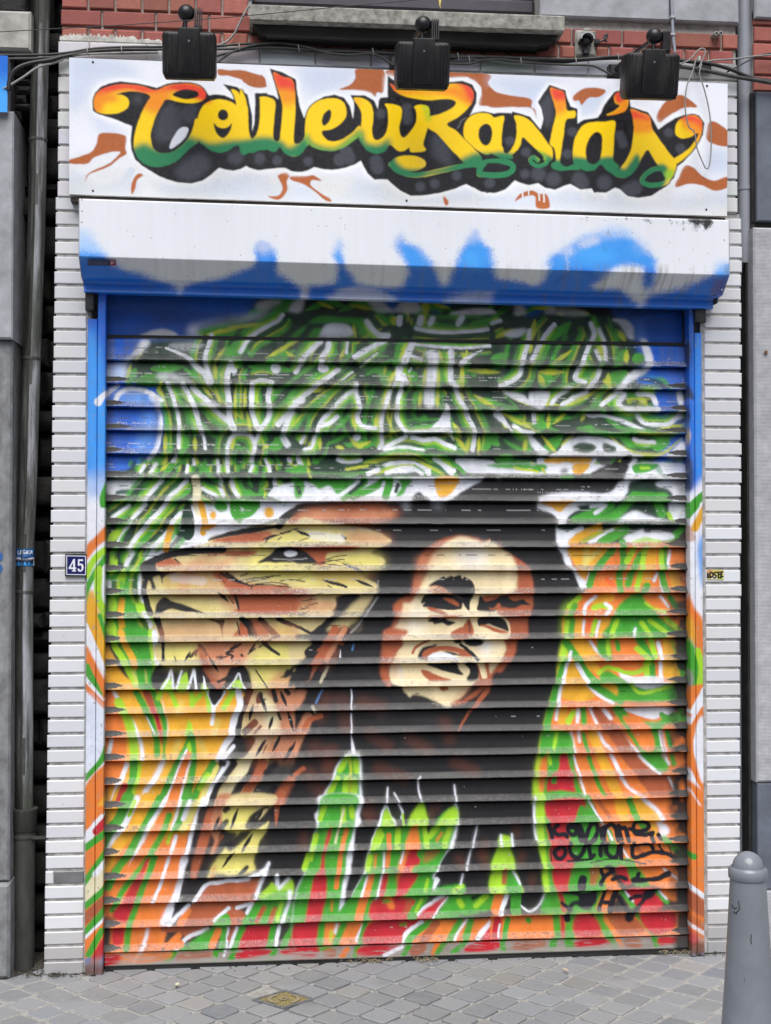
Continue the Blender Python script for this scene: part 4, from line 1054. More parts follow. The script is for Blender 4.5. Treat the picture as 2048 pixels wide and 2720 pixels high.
P K 2.4 -20,110 500,108 1090,105 1040,190 980,222 700,212 500,226 385,258 380,350 500,400 545,450 535,640 560,700 610,830 690,900 740,1030 700,1110 610,1190 590,1300 580,1480 275,1480 285,1410 300,1300 338,1180 338,1000 316,880 256,815 160,752 60,692 -20,664
S K 1.8 130 870,110 960,90 1060,20
F K 2.4 860,70 900,20 1000,-20 1160,-20 1120,80 1080,130
F a%0.35 10 900,40 980,-10 1010,40 940,80
F L%0.6 9 740,1110 600,1200 590,1400 560,1460 620,1460 650,1220
F B 2.4 50,675 70,690 160,750 260,815 320,880 342,1000 342,1180 300,1300 280,1480 50,1480
F C 3 -20,672 60,690 160,765 205,870 206,1015 170,1065 80,1085 -20,1090
F K 0.9 -20,1115 60,1100 140,1095 175,1100 205,1150 250,1130 262,1155 310,1180 240,1180 180,1205 60,1195 -20,1220
F B 1.2 -20,1175 40,1150 70,1195 -20,1220
F C 1.8 -20,1262 80,1275 140,1350 130,1420 60,1480 -20,1480
F K 1.2 -20,1275 70,1300 120,1350 138,1410 60,1385 -20,1340
F B 1.2 -20,1345 60,1385 100,1405 -20,1400
""",
"""
# lower left: stripes, the lion's jaw
@ 280 1680 3.2038
P k 2.4 900,1200 1560,1000 1700,1200 1700,1480 800,1480
F A 1.8 -20,170 60,190 130,330 240,420 450,480 1120,500 1180,620 1080,900 930,1200 820,1480 -20,1480
F N 1.8 130,-20 360,-20 420,240 410,480 300,480 250,420 150,200
M L 2.4 56 50,0 80,120 150,230 200,330 260,440|390,0 400,120 425,260 430,400 440,470
M y%0.5 2.4 40 240,330 260,440|330,330 340,420
M A 1.8 56 130,0 170,110 230,220 250,290
M W 1.8 60 420,0 430,120 445,250
M K 1.2 38 470,80 485,180 475,280
M N 1.8 60 300,330 310,440|20,560 20,900
F O 1.8 -20,510 60,510 110,620 150,740 180,960 170,1100 140,1260 60,1290 -20,1290
M W 1.2 40 70,510 130,610 200,720 260,830 300,940 320,1080|50,920 20,1060
M L 1.8 74 110,590 180,720 225,850 240,950 250,1080
M A 1.8 66 200,620 290,760 360,860 390,960 390,1060
M L 1.2 40 280,540 340,620 400,740 440,860
M N 1.8 52 260,510 330,630 380,740 430,880 440,1040|400,510 450,620 500,750 510,870 510,1060
F R 1.8 320,505 370,505 420,620 460,720 490,880 480,960 460,890 420,740 370,640
F B%0.8 2.4 320,505 370,505 420,620 380,640
M W 0.9 16 470,520 500,640 530,760 535,960|350,720 420,860
F A 1.8 480,510 700,505 880,640 905,700 1100,690 1060,860 960,1090 540,1090 535,830 500,640
M y%0.5 8 60 640,600 620,680|800,920 840,1020|620,930 590,1020|960,760 930,860
M L 1.8 46 560,520 600,620|730,520 740,620|865,510 890,660|810,530 745,600|470,500 450,560
F L 1.2 680,870 715,745 752,870
M N 1.8 56 725,870 690,980 630,1080 580,1180 530,1290 460,1460|735,880 750,1090 730,1230 700,1320 640,1480
F O 1.8 690,1010 730,1000 720,1120 690,1230 650,1340 620,1480 510,1480 560,1330 600,1210 640,1110
M W 0.9 20 690,1000 630,1130 570,1290 510,1440|725,1090 670,1270 630,1440
F L 1.2 690,980 730,1020 720,930
M W 1.8 54 490,1100 420,1250 350,1340 310,1470
M A 1.8 50 550,1100 480,1240 430,1330 400,1470|350,1110 330,1230 290,1330 270,1470
M N 1.8 80 245,1110 240,1250 200,1340 180,1480
M L 1.8 30 290,1110 280,1240 240,1340 230,1450
M W 1.8 48 180,1120 140,1240 70,1330 20,1440
M R 1.8 56 165,1300 110,1440
M A 1.8 40 60,1310 20,1420
M N 1.8 56 920,1110 860,1210 800,1310 730,1470|720,1310 700,1440
M A 1.8 50 830,1110 800,1200
M L 1.8 44 870,1210 800,1330
M y 1.8 44 950,1150 870,1300 800,1460
F K 1.8 440,285 810,285 880,400 940,490 440,490
F L 1.2 470,495 520,400 560,400 585,495
F L 1.2 600,495 640,400 690,340 705,495
F L 1.2 1030,495 1100,420 1160,420 1190,495
F L 1.2 820,495 835,430 885,495
M W 0.9 24 480,480 530,400 560,320|560,330 580,470|605,470 650,330|700,480 730,400 752,315|755,330 775,480|1040,480 1100,410 1135,350 1160,430 1190,480
T W 0.9 26 850,470 832,370
F t 2.4 500,80 1700,80 1700,520 1400,490 1460,640 1500,840 1430,1010 1310,1240 1160,1480 900,1480 960,1330 1100,1120 1280,900 1150,880 1170,700 1230,500 1200,310 800,285 500,285
F y%0.9 14 500,100 780,110 740,270 500,270
F y%0.9 14 1300,100 1700,100 1700,300 1500,440 1340,480 1240,330
F c%0.8 16 1250,560 1460,660 1480,830 1380,960 1280,1180 1100,1400 1000,1400 1280,880
F P 8 860,90 1300,90 1230,170 1200,250 1100,280 860,250
F B 2.4 790,130 830,135 870,220 940,330 1010,400 970,480 880,400 820,260
F P 3.6 890,290 1200,285 1080,350 1000,440 930,400
F P 8 1390,490 1700,485 1700,830 1500,830 1480,680 1430,570
F P%0.7 10 1470,330 1700,400 1700,500 1400,490
F P%0.7 12 1400,900 1660,890 1700,1060 1380,1080
F K 1.2 1050,330 1100,300 1190,300 1240,480 1030,470
M W 0.9 18 1040,480 1100,410 1135,350 1160,430 1190,480
F L 1.2 1080,460 1110,410 1150,410 1170,470
M K 0.9 26 1110,320 1040,380 960,420|830,350 880,410|1350,100 1400,140 1475,186|800,110 840,150 860,190|770,160 725,210
M K 0.9 20 1150,100 1070,150 1030,180 1085,200 1075,220|950,215 990,205|1160,190 1165,200|1270,110 1230,160|1340,85 1480,30
M K 0.9 13 1230,170 1250,150|1310,130 1330,110|590,210 600,240|1280,325 1330,400 1380,470|1340,1030 1370,960
F K 1.2 1290,540 1320,505 1342,530 1330,590 1360,560 1365,580 1300,610 1280,590
T K 1.2 40 1690,220 1600,300 1560,360 1490,382
F K 1.8 1590,350 1700,290 1700,400 1620,440 1560,470
M K 1.2 60 1230,495 1190,600 1150,700 1120,860|1270,770 1190,840
M K 0.9 24 1320,800 1270,850|1470,690 1490,740
M K 1.8 40 1700,580 1650,640 1640,800|1430,500 1450,580|1540,500 1560,520
F K 1.2 1060,940 1110,890 1170,900 1270,895 1275,930 1250,980 1180,1060 1090,1060 1130,1000 1080,960
M W 1.8 66 1080,870 1010,980 960,1080|1130,500 1145,620 1100,720 1075,840
M W 1.2 40 1090,970 1000,1080|880,510 920,640 905,780|1010,510 940,610
M L 1.8 50 1080,520 1010,640
M A 1.8 50 1080,620 1050,700|1030,720 980,860
F K 1.2 882,500 1012,500 925,622
M W 1.8 46 1040,1110 960,1240 900,1320 850,1480
M K 1.2 54 1100,1120 1030,1210 950,1320 890,1480|985,1115 1000,1120
M K 2.4 70 1280,1110 1230,1220 1150,1300 1050,1480
M B 3 80 1340,1110 1290,1230 1210,1340 1160,1480
M K 1.8 56 1450,1120 1370,1200
F B 3 1420,1470 1480,1330 1560,1220 1700,1150 1700,1250 1640,1300 1560,1480
F B%0.7 8 1380,1020 1420,940 1450,930 1460,1000
M K 1.8 50 1660,1100 1580,1200|1380,1400 1440,1320
F K 3.6 1580,1330 1640,1280 1700,1270 1700,1480 1530,1480
# black coat, jaw, drips
@ 790 1680 3.2038
P K 1.8 -20,20 480,10 700,-20 1700,440 1700,1500 -20,1500
F t 1.8 -20,80 120,88 40,170 70,215 -20,230
M B 2.4 60 270,-10 170,130|430,-10 370,80
F P 2.4 190,200 240,200 160,300 110,400 40,440 -20,440 60,330
M B%0.35 14 100 300,180 240,280
M B%0.16 20 120 250,560 200,700|150,980 260,1100|100,1200 220,1380|560,600 700,640
F P 2.4 -20,505 80,500 30,620 -20,640
F P 2.4 70,690 130,720 90,840 40,940 -20,1060 -20,880
M B 2.4 44 200,710 100,750 60,820
M B 2.4 36 -20,1210 50,1160
M c%0.6 1.8 24 260,290 200,420|130,630 150,680
M u%0.6 1.8 16 210,490 160,600|480,110 470,150
T W 1.2 14 365,210 365,150
F B 3 745,-20 930,-20 920,50 890,150 825,240 795,330 800,440 775,472 720,390 703,280 720,150
F C 2.4 925,25 1300,60 1700,10 1700,300 1500,430 1460,520 1330,600 1285,632 1180,590 1060,540 980,535 960,552 915,510 890,460 800,425 795,300 850,180 900,110
F W%0.6 16 860,280 960,290 980,380 880,380
F W%0.6 16 1560,80 1700,60 1700,190 1580,170
F B 1.2 975,170 990,120 1060,70 1130,60 1080,110 1030,150 1000,190
F K 1.2 1018,205 1060,120 1120,105 1190,112 1130,140 1085,185 1075,235 1030,215
F B 1.2 1065,200 1110,140 1200,113 1330,118 1430,148 1500,205 1380,200 1250,160 1150,185 1100,235
F K 1.2 1250,155 1330,175 1430,205 1360,190 1290,180
F C 1.2 1095,250 1120,200 1180,178 1250,173 1350,205 1430,285 1472,370 1430,402 1290,398 1150,335 1040,290 1110,285
F W%0.7 2.4 1130,230 1180,185 1260,185 1340,220 1200,240
F K 1.2 1108,285 1150,262 1260,246 1370,255 1392,290 1415,372 1330,348 1200,315
F K 1.8 1400,250 1530,258 1548,350 1540,400 1440,412 1475,370 1440,300
F B 1.8 1530,290 1700,250 1700,460 1500,450 1550,390
F B 1.2 1050,342 1110,330 1200,370 1310,402 1120,412
S C 1.2 36 1570,240 1600,375
F K 2.4 1400,60 1440,50 1580,60 1570,110 1470,115
F K 1.2 1390,110 1450,140 1520,205 1440,180
F B 1.8 1480,470 1600,465 1500,560 1370,620 1300,610 1400,560
F B 1.2 1215,480 1250,465 1285,485 1250,498
F K 2.4 1480,480 1560,460 1440,560 1380,590
T B 1.2 46 1640,470 1540,590 1480,660 1420,750 1355,850
M W 1.2 13 460,490 463,540 458,600 458,650|458,700 462,760 458,860|1030,1240 1045,1225
T W 1.2 40 480,1040 470,960 460,880
M W 1.2 18 770,1325 760,1440|825,1370 865,1430|1025,1245 1035,1350 1055,1430|1340,1300 1350,1440
F W 1.8 395,1060 420,1035 525,1035 550,1180 545,1300 530,1470 205,1470 280,1290 330,1150
F N 1.8 415,1055 515,1055 530,1180 525,1300 510,1470 235,1470 300,1280 350,1150
M L 2.4 50 430,1070 360,1170|500,1100 505,1180|340,1240 260,1400|490,1260 480,1440|420,1240 400,1440
S Y%0.8 1.8 26 455,1090 450,1440
# lower right: black coat edge and stripes
@ 1310 1680 3.2038
F C 2.4 -20,50 110,55 116,150 60,260 -20,350
F B 2.4 105,50 245,55 190,190 90,330 -20,460 -20,370 60,255 118,150
F K 2.4 245,50 620,40 560,180 540,400 480,600 430,800 380,1040 350,1230 350,1480 -20,1480 -20,460 90,330 190,190
P O 2.4 605,62 1640,62 1640,1480 350,1480 355,1230 385,1040 435,800 485,600 545,400 565,180
F L 3.6 610,40 660,70 640,200 570,420 530,570 470,790 430,1010 390,1200 400,1480 345,1480 350,1230 385,1030 435,800 485,600 545,400 560,200
M N 2.4 60 620,250 560,420 510,600 470,760 440,900 420,1040
F A 1.8 680,60 800,60 880,180 900,250 800,400 860,560 590,560 620,330 660,240
F A 1.8 570,640 640,640 600,780 560,770
M N 1.8 68 630,90 690,180 740,260 800,350 900,450 1050,540
M W 1.2 34 665,170 620,320 570,520 540,740|830,70 880,150 970,235|670,850 695,950 695,1010
M W 1.2 50 720,270 790,400 880,510 1010,590
M A 2.4 60 760,100 800,200 850,290|850,280 900,330
F N 1.8 900,60 1000,60 1000,240 900,180
M L 1.8 36 980,70 985,190
F O 1.8 1010,60 1230,60 1230,200 1300,240 1250,310 1150,330 1080,260
M N 1.2 44 1060,80 1068,140
M N 1.8 70 1250,60 1300,150 1345,260 1350,370
M L 1.8 50 1230,140 1290,190 1330,260|1350,70 1380,200|1310,270 1310,370
M W 1.2 44 1410,90 1430,200 1430,400
F A 1.8 1460,60 1570,60 1600,390 1460,390
M L%0.8 2.4 24 1530,80 1560,200|1580,240 1600,340
M N 2.4 50 1610,140 1620,560
F W 1.8 1080,340 1200,380 1400,380 1430,420 1200,470 1100,400
M L 1.8 36 905,345 970,300 1060,318 1140,345 1230,340 1300,300
F N 1.8 910,370 980,330 1060,370 1140,420 1300,470 1640,420 1640,570 1040,580 920,460
M N 1.8 60 840,440 980,530 1080,580
F A 1.8 920,440 1050,445 1062,535 990,490
M L 1.8 28 1170,430 1250,515 1400,490 1540,450
F W 1.2 1210,432 1500,425 1400,472 1280,478
M N 1.8 50 1040,640 1110,720 1150,800 1230,940 1300,1010|770,650 775,760
M A 1.8 70 600,660 590,740
M L 1.8 50 690,680 640,760|560,870 525,1000
M W 1.2 34 730,650 720,760|830,640 880,770|900,850 950,945 1030,1010|1095,850 1160,950 1225,1010|730,840 735,930
F B 2.4 840,640 900,640 1000,740 1110,840 1200,1000 1300,1130 1400,1180 1500,1240 1510,1390 1320,1390 1220,1220 1100,1100 1010,950 900,770
M W 1.2 44 950,660 1000,730
F B 1.8 1000,650 1040,650 1050,720 1010,710
F N 1.8 1020,640 1130,640 1180,740 1400,760 1460,700 1640,680 1640,760 1440,800 1400,1000 1380,1160 1300,1100 1180,900
F W 1.2 1130,645 1570,635 1500,700 1440,690 1420,720 1360,740 1220,705
F O 1.8 1110,720 1280,760 1360,860 1370,990 1280,1000 1190,860
M N 1.8 46 1400,830 1420,1000 1430,1140|1490,850 1510,960|1440,700 1520,750
M W 1.8 46 1430,840 1450,1000|1460,1050 1490,1120
M B%0.6 2.4 26 1440,860 1460,1080
M N 1.8 44 1530,1050 1540,1120|1580,640 1640,700
F N 1.8 430,850 650,850 690,1020 700,1180 740,1300 770,1480 440,1480 450,1250 470,1050
M L 1.8 30 545,860 515,990|490,1120 480,1060
F R 1.8 580,1040 635,1040 655,1150 690,1240 710,1400 730,1480 480,1480 475,1240 555,1170
M N 1.8 44 525,1235 520,1270
M W 1.2 24 690,1050 715,1150 760,1300 795,1440
F O 1.8 720,1050 820,1050 900,1200 940,1400 840,1420 780,1280
M N 1.8 36 820,1060 845,1150 900,1290 950,1390|770,860 800,1000
M A 1.8 86 850,860 900,1000 950,1120 1000,1240 1060,1380
M W 1.2 42 1010,1040 1060,1150 1110,1250 1180,1340 1290,1390
F O 1.8 960,850 1030,940 1120,1100 1220,1230 1330,1390 1180,1330 1090,1160 1020,1020
M W 1.2 36 1250,1050 1330,1130 1410,1190
F N 1.8 1270,1040 1420,1040 1500,1150 1430,1190 1350,1130
M W 1.8 28 1500,1235 1540,1330
M O%0.8 2.4 40 700,870 720,1000|1550,850 1570,950
""",
"""
@ 280 2120 3.2038
P k 2.4 500,70 900,70 900,1000 500,1000
P O 1.8 -20,240 720,240 640,700 480,1300 -20,1340
P A 8 -20,70 800,70 740,300 -20,420
M N 1.8 106 190,0 130,170 50,270 -20,380
M W 1.8 60 270,0 220,110 150,250 80,340 30,440
M A 1.8 92 350,0 290,150 200,300 110,400 40,520 -20,620
M L 1.8 34 250,30 200,150
M N 1.8 70 470,0 400,120 330,250 260,370 190,490 90,620 20,760
M W 1.2 44 520,0 430,150 360,260 300,400 240,520 190,640 100,800 20,960
M O 1.8 80 570,20 520,130 440,260 370,380 280,520 200,650 120,780 20,960
M N 1.8 52 540,150 500,270 430,400 330,560 250,660 150,790 60,960
F R 1.8 380,520 330,640 310,720 300,880 240,1040 160,1060 60,1000 150,880 210,760 290,640 340,540
F R 1.8 60,1120 160,1100 150,1240 70,1250
M N 1.8 52 420,500 370,640 310,780 260,930 200,1100 180,1280
M W 1.2 30 640,20 600,150 570,260
M N 1.8 60 700,20 650,150 600,260
M W 1.2 36 540,500 500,640 450,780 400,890|360,1110 330,1240 240,1400|600,330 560,460
M L 1.8 30 560,290 530,380
M y 1.8 56 770,40 700,200 650,270
M W 1.8 50 720,30 660,180|840,10 790,130 740,280 710,420 690,470
F W 1.8 640,520 690,500 710,540 680,600 660,690 620,850 580,950 540,1090 470,1070 520,940 580,820 620,680
F K 2.4 800,90 880,80 860,180 820,300 780,460 740,660 640,900 590,1010 560,1060 600,860 650,740 690,600 730,400 770,230
F K 2.4 700,680 860,680 780,860 700,960 600,1060
M W 1.2 36 570,950 530,1080|650,690 610,860
F B 2.4 880,90 980,90 920,230 880,360 850,480 780,680 730,680 740,560 790,370 830,230
F K 2.4 930,280 1010,270 940,400 880,560 820,660 780,660 840,500
F P 2.4 960,-20 1080,-20 1020,180 970,330 930,470 890,480 930,370 890,280 920,120
F t 2.4 1080,-20 1450,-20 1400,90 1290,170 1200,230 1000,200
F y 2.4 1030,80 1280,90 1200,220 1250,260 1290,255 1380,200 1395,215 1375,300 1310,385 1300,470 1270,500 1272,620 1060,650 960,640 870,680 940,530 1000,450 1120,310 1030,280 1000,180
F P%0.8 3 900,640 880,680 930,660 940,560
M B%0.8 1.8 16 1000,320 950,400 930,450
F K 1.8 1010,400 1080,350 1160,290 1240,285 1210,340 1130,410 1060,450 1030,420
F K 1.2 1190,250 1230,160 1340,85 1400,85 1396,190 1310,248 1260,262
F t 1.2 1285,170 1340,110 1390,90 1320,180
M K 1.8 44 1030,200 970,260|1040,90 1020,110
F K 1.2 1200,578 1225,595 1180,640 1120,650
F K 2.4 1390,280 1500,270 1700,260 1700,880 1560,880 1330,830 1330,690 1262,560 1290,480 1310,380
F K 2.4 1400,200 1420,90 1700,40 1700,290 1390,290
T B 1.8 60 1460,60 1450,230
F B 2.4 870,735 1000,705 1230,700 1330,700 1270,860 1290,900 1120,930 1200,1000 1120,1100 900,1080 720,1190 600,1120 640,1060 730,920 800,840
M B 2.4 66 640,1110 500,1110|780,1120 700,1180
M O 1.8 60 700,960 640,1060|620,1180 560,1240
M W 0.9 38 1215,695 1150,705 1050,705 960,725 890,730 840,760 790,830 745,885|710,915 650,970 590,1025 545,1080|1390,560 1350,620 1230,668|1370,610 1335,700 1280,840
M W 1.2 44 1460,655 1465,770|1560,695 1480,780
F L 1.2 1320,850 1350,790 1450,745 1480,790 1570,700 1600,725 1575,850
F N%0.8 2.4 1340,850 1460,800 1570,800 1570,870 1340,870
F N 1.8 1300,890 1590,880 1520,1060 1180,1070 1220,980
M L 1.8 34 1500,900 1460,1030|1420,740 1380,800
M R%0.8 2.4 40 1350,940 1290,1040|1440,950 1400,1050
M W 1.2 38 1570,800 1560,900 1500,1060|1050,940 930,1040|1250,900 1120,940|1240,910 1205,980
M N 1.8 66 1650,880 1590,1070
F N 1.2 915,1075 1030,985 1062,1075
M W 1.2 40 870,1120 700,1190 600,1285
F N 1.8 900,1110 1010,1110 860,1290 620,1290 740,1220
M O 1.8 60 960,1140 910,1250|520,1260 640,1240
M N 1.8 50 1015,1110 985,1290|590,1310 490,1430|940,1310 930,1380|1100,1310 1050,1410|1440,1290 1400,1390
M W 1.2 26 1045,1110 1030,1260|1010,1340 1020,1300
F R 1.8 1200,1110 1400,1100 1360,1270 1130,1290
M B 1.8 46 1090,1110 1060,1200
M W 1.2 38 1120,1110 1060,1270|1480,1100 1450,1240
M N 1.8 54 1165,1110 1090,1290|1430,1110 1395,1260|1610,1080 1510,1260
F R 1.8 1600,1160 1700,1100 1700,1260 1560,1270
F R 1.8 -20,1350 140,1330 110,1420 -20,1440
F R 1.8 1140,1310 1400,1290 1360,1340 1130,1370
F R 1.8 1500,1300 1700,1270 1700,1380 1520,1330
F B%0.7 3 640,1320 900,1310 860,1400 620,1400
F O%0.8 3 160,1330 560,1310 480,1400 180,1430
F k 3 -20,1100 40,1110 30,1260 -20,1290
F k%0.7 3 -20,1010 90,1030 60,1090 -20,1100
@ 790 2120 3.2038
P K 1.8 -20,90 540,80 560,70 1700,60 1700,800 1400,900 900,700 700,900 -20,700
M B%0.15 16 70 580,120 600,180|60,300 40,420|1370,500 1400,560|1590,470 1600,560|1180,80 1120,140
M B%0.15 16 80 1560,480 1600,400|620,60 640,140
F W 1.8 200,-20 545,-20 530,150 540,200 500,260 480,420 450,640 410,790 400,1000 330,1060 300,1280 -20,1280 -20,840 60,640 110,440 165,250 150,150 185,90
F N 1.8 225,-20 510,-20 495,150 490,230 470,330 430,450 410,640 375,800 350,1010 320,1270 -20,1280 -20,860 60,650 110,450 170,250 200,150 180,130
M L 2.4 46 160,320 110,520|395,90 390,190|230,80 190,180|460,80 470,160|100,480 60,600
F R 1.8 290,235 290,330 245,450 235,640 255,680 245,860 200,1060 190,1270 -20,1280 -20,1080 60,1060 100,860 150,660 195,600 220,440 260,300
M O 1.8 40 420,270 380,420 360,560 330,760
M O%0.7 1.8 20 300,870 290,960
M c%0.8 1.2 22 395,100 345,300 325,380
M B%0.6 1.8 50 290,1080 270,1200
F W 1.2 750,60 800,150 830,235 640,450 590,630 540,820 460,840 560,650 610,440 680,240
F W 1.2 1345,50 1375,190 1330,400 1240,520 1180,660 1160,700 1100,640 1250,400
F N 1.2 760,90 825,235 940,210 1050,40 1090,90 1105,230 1120,290 1200,170 1345,70 1358,200 1290,420 1180,620 1130,700 1000,900 930,1030 350,1050 450,850 575,640 640,440 700,240
F L 1.8 760,90 825,235 720,240
F L 1.8 1050,40 1090,95 1105,230 940,220
F L 1.8 1345,70 1360,210 1180,230
M L 2.4 50 700,280 640,430|720,320 680,400|860,270 850,420|1090,270 1100,400|1300,260 1250,400|1190,250 1130,330|620,500 600,600
F K 1.2 1105,250 1140,250 1120,310
M W 1.2 24 865,50 895,120 885,170
M L 1.2 20 895,140 900,220
M O 1.8 40 780,320 780,440 760,580
F O 1.8 1010,215 1040,330 1040,440 920,440 950,310
F O 1.8 910,450 1040,450 960,640 900,780 820,830 850,640
F R 1.8 960,450 1040,450 1040,560 940,600 1000,640 1030,660 960,780 780,880 900,620
M N 1.8 80 1060,480 1100,500
F B%0.7 3 1100,450 1220,440 1180,500 1080,560
M O%0.8 1.8 26 670,490 660,580|1230,300 1190,360
F N 1.2 690,650 830,650 830,830 600,1030 540,1030 600,860
F R 1.2 725,650 780,650 740,820 690,820
M O 1.8 70 640,670 580,820 520,1020
M W 1.2 22 740,470 730,620 710,700 680,830 640,1010|600,670 545,830|905,460 880,560
M N 1.8 46 680,670 650,780|630,860 600,1020
F R 1.8 665,865 1000,870 950,1030 635,1040
M O%0.9 2.4 60 780,860 800,920
M N%0.9 2.4 30 740,880 780,880
M B%0.7 3 60 960,890 930,980
M N 1.8 80 1080,850 970,1010
F N 1.8 940,800 1110,650 1160,690 1140,810
M L%0.8 3 30 1110,700 1090,780|1060,870 1010,960
M W 0.9 40 1240,840 1110,920 1030,990
T W 1.2 46 1190,700 1150,800
F R 1.8 1290,840 1200,960 1130,1020 1010,1020 1130,920
F N 1.8 1280,850 1340,840 1700,810 1700,930 1400,1000 1150,1020 1220,950
M L 2.4 46 1380,880 1400,920|1610,840 1520,920|1360,780 1380,810
F N 1.8 1130,800 1220,760 1410,740 1400,810 1140,820
M L%0.9 1.8 40 1400,750 1330,790
F K 1.2 1485,850 1580,825 1500,880
M W 0.8 14 1150,1010 1230,910 1280,850
M W 1.2 18 1535,235 1490,410 1435,610|1410,650 1390,740
P O 1.8 150,1070 1700,1030 1700,1220 150,1260
F R 1.8 -20,1080 210,1065 180,1260 -20,1270
M N 1.8 56 210,1080 190,1240|395,1080 320,1240
M L%0.7 3 30 290,1140 280,1210
M W 1.2 26 340,1080 320,1150|560,1080 500,1210
M N 1.8 46 580,1075 530,1240
F R 1.8 640,1065 1040,1050 920,1150 880,1230 570,1245
M N%0.7 2.4 30 880,1080 920,1075
M W 1.2 44 1060,1060 930,1150 905,1220
M N 1.8 56 1130,1060 1000,1150 930,1220|1390,1050 1290,1200|1480,1050 1430,1190
M B 2.4 70 1180,1070 1080,1200
M W 1.2 24 1445,1040 1330,1200
F R 1.8 1530,1190 1700,1060 1700,1200
M W 1.2 46 1650,1060 1530,1190
M B%0.8 3 100 280,1320 260,1330|1050,1270 1000,1300
F R 1.8 -20,1290 180,1280 150,1360 -20,1380
M O 1.8 50 420,1290 370,1360|1190,1240 1160,1320
M N 1.8 44 510,1260 490,1360|950,1260 900,1330|1250,1230 1190,1320|1430,1230 1320,1320
F R 1.8 550,1265 870,1255 740,1330 520,1340
M W 1.8 40 890,1265 740,1340|1500,1230 1450,1270
F R 1.8 1490,1230 1700,1215 1700,1290 1430,1310
@ 1310 2120 3.2038
P K 2.4 -20,60 350,60 350,220 400,500 430,800 380,920 300,960 240,900 240,740 -20,840
M B%0.15 14 60 200,250 210,300|250,480 230,540|340,660 330,720
F L 1.8 60,330 145,330 150,430 180,600 -20,620 40,430
F L 1.8 10,620 170,610 230,720 240,810 -20,810
F N 1.8 120,620 175,620 235,740 235,810 120,810
M B 1.8 40 105,610 95,720
M W 1.2 24 175,630 230,730|160,310 160,400|70,320 70,400
F N 1.8 400,-20 800,-20 880,190 960,600 980,1000 520,1000 480,760 430,420
F L 2.4 370,-20 440,-20 440,300 460,500 480,800 430,800 420,560 380,380 360,200
M W 1.2 26 355,-10 350,200 370,350
F R 1.8 470,20 790,10 700,190 480,200
F R 1.8 475,210 640,210 640,400 500,410
F R 1.8 500,410 700,410 670,590 510,590
F R 1.8 515,590 670,590 640,780 535,780
M R 1.8 50 570,800 600,940
M N 1.8 50 760,90 720,190|860,240 820,400|800,430 740,580
P O 2.4 850,-20 1640,-20 1640,800 1100,700 960,400
M N 1.8 46 800,-10 880,190|990,290 1020,420
M W 1.2 22 810,10 940,230|1100,420 1150,510|980,280 1010,350
M B%0.8 3 40 900,20 990,160|860,620 840,720|1230,440 1300,480
F A 1.8 1040,-10 1120,-10 1160,180 1070,180
F A 1.8 1190,-10 1260,-10 1440,180 1240,180
M N 1.8 56 1160,10 1220,170|1270,220 1300,270|1440,330 1490,380
M A 1.8 50 1370,220 1380,300
M W 1.2 44 1275,5 1400,110 1440,185
F W 1.8 1400,200 1490,240 1500,300 1430,330 1420,270
M N 2.4 90 700,460 760,420|1010,410 1010,480|880,400 900,520|1560,420 1600,460|960,540 1160,560
M N 2.4 110 740,600 690,760
F B%0.8 3 830,590 920,590 900,700 850,740
F O 2.4 900,600 1000,640 1080,800 960,960 880,940 960,740
F R 1.8 1040,580 1130,580 1190,700 1130,740 1070,660
F N 1.8 1150,580 1230,590 1330,740 1200,740
F R 1.8 1140,770 1370,765 1440,920 1210,960 1120,830
M N 1.8 48 1100,800 1150,860 1210,960|1400,800 1480,880
F O 1.8 1430,780 1560,780 1560,880 1480,850
M W 1.2 24 1460,605 1570,690|1130,800 1190,880|1420,800 1480,860
F K 2.4 250,830 435,815 390,900 305,955 240,910
M W 1.2 20 440,830 395,910 310,962 240,920
M N 1.8 90 200,830 190,960
M O 1.8 80 50,850 20,950
M W 1.2 44 120,830 60,985
F N 1.8 470,800 540,800 570,970 400,990
P O 1.8 -20,1000 1640,950 1640,1180 -20,1190
M R 1.8 70 40,1050 20,1190
M N 1.8 46 130,1030 90,1190|300,1040 310,1050|80,1220 85,1310
M W 1.2 18 60,1080 40,1180
M N 1.8 60 540,1000 550,1170|520,1200 500,1290|990,1190 1030,1270
M N 1.8 84 680,1010 640,1170|900,1000 980,1160|650,1200 650,1290
F R 1.8 710,1000 850,990 920,1150 700,1165
M R 1.8 36 600,1000 590,1160
F B 2.4 960,1000 1130,990 1300,1120 1050,1150
M O 1.8 40 960,1030 1040,1160|1060,1200 1100,1270
M N 1.8 52 1240,1000 1340,1130|1370,1180 1395,1260
F R 1.8 1260,985 1530,965 1560,1080 1490,1130 1330,1140
F B%0.7 3 200,1220 440,1210 400,1290 180,1290
F R 1.8 720,1200 940,1190 990,1260 720,1285
F B%0.8 3 1120,1210 1240,1200 1260,1270 1140,1280
F R 1.8 1410,1190 1560,1180 1550,1240 1420,1250
""",
